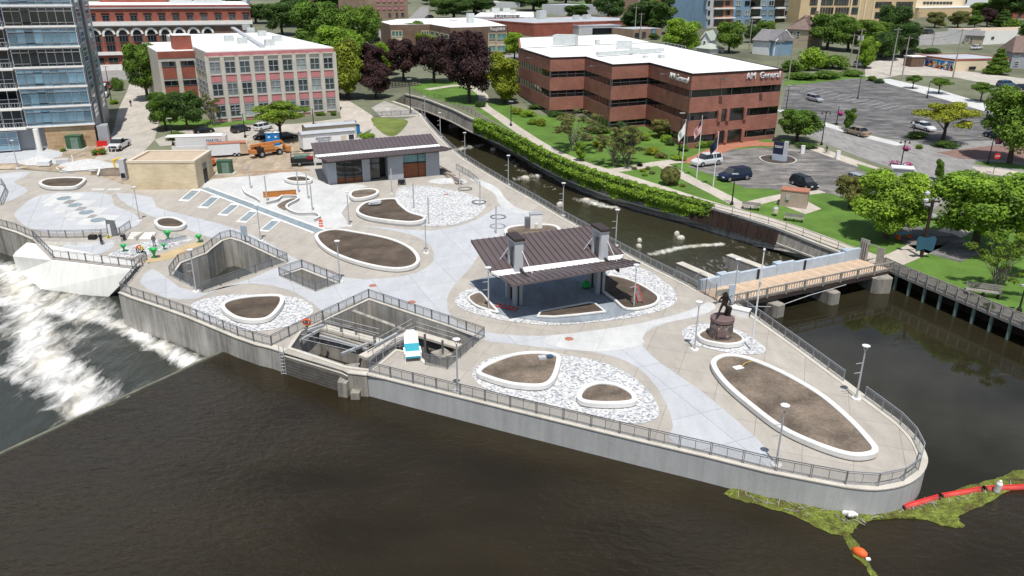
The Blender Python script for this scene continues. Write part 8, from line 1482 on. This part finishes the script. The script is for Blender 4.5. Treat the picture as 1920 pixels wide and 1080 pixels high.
# far footbridge over the race
a_, c_ = G(724, 166), G(790, 160); t = thing('small_footbridge', 'dark steel footbridge far up the race', 'bridge', (*((a_ + c_) / 2).to_2d(), gz(a_.y))); d = (c_ - a_).normalized(); s = Vector((-d.y, d.x, 0))
MB().prism([a_, c_, c_ + s * 2.5, a_ + s * 2.5], gz(a_.y) - .3, gz(a_.y) + .1).build('deck', 'timber', t, fix=True)
for k_ in (0, 1):
    for z_ in (.15, .7, 1.3): MB().bar(a_ + s * 2.5 * k_ + Vector((0, 0, z_)), c_ + s * 2.5 * k_ + Vector((0, 0, z_)), .1).build('rail', 'black_metal', t)
    for i in range(12): q = a_.lerp(c_, i / 11) + s * 2.5 * k_; MB().bar(q, q + Vector((0, 0, 1.3)), .08).build('post', 'black_metal', t)
# rocks in the race
for i, (x, y, w_, h_, lb) in enumerate(((852, 238, 3.2, 1.5, 'big pale block standing in the race'), (780, 192, 5.0, 1.0, 'pale sill block under the far footbridge'), (925, 281, 1.8, .6, 'pale block below the ivy head'), (985, 335, 2.0, .6, 'left flat rock in the rapids'), (1009, 332, 1.8, .6, 'right flat rock in the rapids'), (1099, 376, 1.5, .5, 'brown rock before the white ripple'), (1050, 386, 1.6, .8, 'pale rock behind the lamp on the race walk'), (1199, 452, .9, .5, 'upper small square block in the race'), (1198, 463, .9, .5, 'lower small square block in the race'), (1269, 441, .9, .7, 'upright pale block in mid race'), (1276, 447, 1.4, .5, 'flat pale block in mid race'))):
    p = GZ(x, y, ZC); me = bpy.data.meshes.new('rock'); bm = bmesh.new(); bmesh.ops.create_icosphere(bm, subdivisions=2, radius=1)
    for v_ in bm.verts: k_ = max(abs(v_.co.x), abs(v_.co.y), abs(v_.co.z)); v_.co *= (.75 + .25 / k_) * (1 + .12 * mnoise.noise(v_.co * 2 + Vector((i, 0, 0)))); v_.co.z *= h_; v_.co.x *= w_ / 2; v_.co.y *= w_ / 2.6
    bm.to_mesh(me); bm.free(); me.materials.append(MATS['coping']); tag(put('rock', me, None, p, i * .7), lb, 'rock')
# ================================================================ floating weed mat, boom and buoys
def weedmat():
    m, nt, b_ = nodes_of('weed', .9, .2); v = coords(nt); n = N(nt, 'ShaderNodeTexNoise', Scale=.9, Detail=8.0, Roughness=.7); L(nt, v, n.inputs['Vector']); n2 = N(nt, 'ShaderNodeTexNoise', Scale=6.0, Detail=5.0); L(nt, v, n2.inputs['Vector'])
    L(nt, mixc(nt, 1.0, ramp(nt, n.outputs[0], [(.34, (.10, .07, .035)), (.46, (.13, .15, .03)), (.6, (.22, .27, .05)), (.72, (.30, .30, .10))]), ramp(nt, n2.outputs[0], [(.3, .45), (.65, 1.1)]), 'MULTIPLY'), b_.inputs['Base Color'])
    bp = N(nt, 'ShaderNodeBump', Strength=1.0, Distance=.15); L(nt, n2.outputs[0], bp.inputs['Height']); L(nt, bp.outputs[0], b_.inputs['Normal'])
weedmat()
def weed(label, px):
    pts = cr(WZ(px, ZR), 4); rs_ = random.Random(2); pts = [p + Vector((rs_.uniform(-.12, .12), rs_.uniform(-.12, .12), 0)) for p in pts]; o = sheet('weed_mat', pts, 'weed', 0, z=ZR + .03, kind=None); bm = bmesh.new(); bm.from_mesh(o.data)
    for k_ in range(3): bmesh.ops.subdivide_edges(bm, edges=[e_ for e_ in bm.edges if e_.calc_length() > .5], cuts=1)
    bmesh.ops.triangulate(bm, faces=bm.faces)
    for v_ in bm.verts:
        if not v_.is_boundary: v_.co.z += .05 + .16 * abs(mnoise.fractal(v_.co * 1.3, .8, 2, 4))
    bm.to_mesh(o.data); bm.free(); o['kind'] = 'stuff'; o['label'] = label; o['category'] = 'water weed'
weed('green floating weed and debris mat round the island tip', [(1360, 930), (1378, 914), (1430, 922), (1500, 940), (1560, 953), (1600, 962), (1650, 962), (1700, 950), (1760, 930), (1810, 912), (1860, 900), (1892, 886), (1940, 878), (2010, 868), (2010, 905), (1930, 916), (1885, 924), (1850, 944), (1806, 962), (1800, 975), (1808, 990), (1780, 988), (1720, 972), (1640, 977), (1610, 984), (1598, 998), (1570, 1004), (1530, 988), (1480, 964), (1415, 946)])
weed('thin trail of weed drifting below the orange buoy', [(1576, 1002), (1590, 1000), (1608, 1022), (1625, 1048), (1642, 1075), (1655, 1100), (1645, 1100), (1622, 1064), (1595, 1036)])
rs = random.Random(8); b = MB()
mat('boom_red', (.58, .075, .06), .7, .2, 1.5)
for i in range(75):
    u = rs.random(); x, y = (rs.uniform(1380, 1600), 0) if u < .4 else (rs.uniform(1600, 1900), 0); y = (925 + (x - 1380) * .20 + rs.uniform(-4, 14)) if x < 1600 else (968 - (x - 1600) * .23 + rs.uniform(0, 14)); p = GZ(x, y, ZR + .15); a2 = rs.uniform(0, 3.1); l2 = rs.uniform(.1, .45); b.bar(p - Vector((math.cos(a2), math.sin(a2), 0)) * l2, p + Vector((math.cos(a2), math.sin(a2), .1)) * l2, .05)
o = b.build('driftwood', 'timber'); tag(o, 'scattered sticks and driftwood caught in the weed', 'driftwood', None, 'stuff')
for (x0, y0, x1, y1, lb) in ((1692, 952, 1758, 933, 'first red float of the boom at the island tip'), (1764, 931, 1838, 918, 'second red float of the boom'), (1846, 917, 1935, 913, 'third red float of the boom at the right edge'), (1940, 913, 2030, 906, 'fourth red float of the boom beyond the edge')):
    a_, c_ = GZ(x0, y0, ZR + .12), GZ(x1, y1, ZR + .12)
    if x0 > 1920: continue
    t = thing('boom_float', lb, 'float', a_, 0, 'red boom floats'); d = (c_ - a_).normalized(); MB().cyl(a_, c_, .24, .24, 12).build('float', 'boom_red', t, True); [MB().cyl(q_, q_ + d * .14, .26, .26, 12).build('end_collar', 'rust', t) for q_ in (a_ - d * .05, c_ - d * .1)]; MB().bar(a_ + Vector((0, 0, .24)), c_ + Vector((0, 0, .24)), .1, .05).build('seam', 'red', t)
for (x, y, rz, tilt, lb) in ((1582, 962, .6, 1.1, 'left white plastic jug caught at the island tip'), (1597, 963, -.6, 1.1, 'right white plastic jug caught at the island tip'), (1868, 922, 0, .15, 'upright white jug on the boom')):
    p = GZ(x, y, ZR + .15); me = MB().lathe([(0, 0), (.2, 0), (.22, .1), (.22, .8), (.12, 1.0), (.09, 1.1), (0, 1.1)], n=14).mesh('jug', 'white_paint'); o = put('plastic_jug', me, None, p); o.rotation_euler = (tilt, 0, rz); tag(o, lb, 'jug')
p = GZ(1612, 1036, ZR + .2); t = thing('buoy', 'orange oval buoy floating in the weed trail', 'buoy', p); me = MB().lathe([(0, -.55), (.22, -.45), (.34, -.15), (.34, .15), (.22, .45), (0, .55)], n=16).mesh('float', 'orange', True); o = put('float', me, t); o.rotation_euler = (1.35, 0, .5); MB().box((.35, -.5, -.1), (.3, .2, .12)).local('shackle', 'white_paint', t)
# small plaza litter: covers, cases
for i, (x, y, lb) in enumerate(((1067, 636, 'round rusty cover beside the bright paving'), (699, 536, 'left round rusty cover behind the gate railing'), (772, 567, 'right round rusty cover behind the gate railing'), (837, 365, 'round rusty cover in the round paver field'))): tag(put('manhole_cover', MB().lathe([(0, .06), (.42, .06), (.45, .03), (.45, 0)], n=18).mesh('manhole_cover', 'brick_paving'), None, G(x, y)), lb, 'cover')
t = thing('utility_case', 'pale case with blue hose reel in the planter nearest the lounge chair', 'case', G(1016, 673, .4), .3); boxpart(t, 'case', 'apt_grey', (0, 0, .15), (.7, .5, .25)); MB().cyl((.8, 0, .05), (.8, 0, .25), .3, .3, 12).local('reel', 'car_blue', t)
t = thing('survey_board', 'white board lying in the huge teardrop planter', 'board', G(1384, 690, .42), .4); boxpart(t, 'board', 'white_paint', (0, 0, .05), (.9, .6, .06)); MB().tube([(.4, .1, .05), (1.2, .5, .08), (2.2, .6, .05), (3.0, .2, .06)], .03, 5).local('hose', 'yellow', t)
t = thing('stone_slab_stack', 'grey slabs lying in the curved bean planter', 'slab', G(702, 383, .42), .4); [MB().box((.1 * k_, .05 * k_, .1 + .12 * k_), (1.8, .7, .1), .1 * k_).local('slab', 'apt_grey', t) for k_ in range(3)]
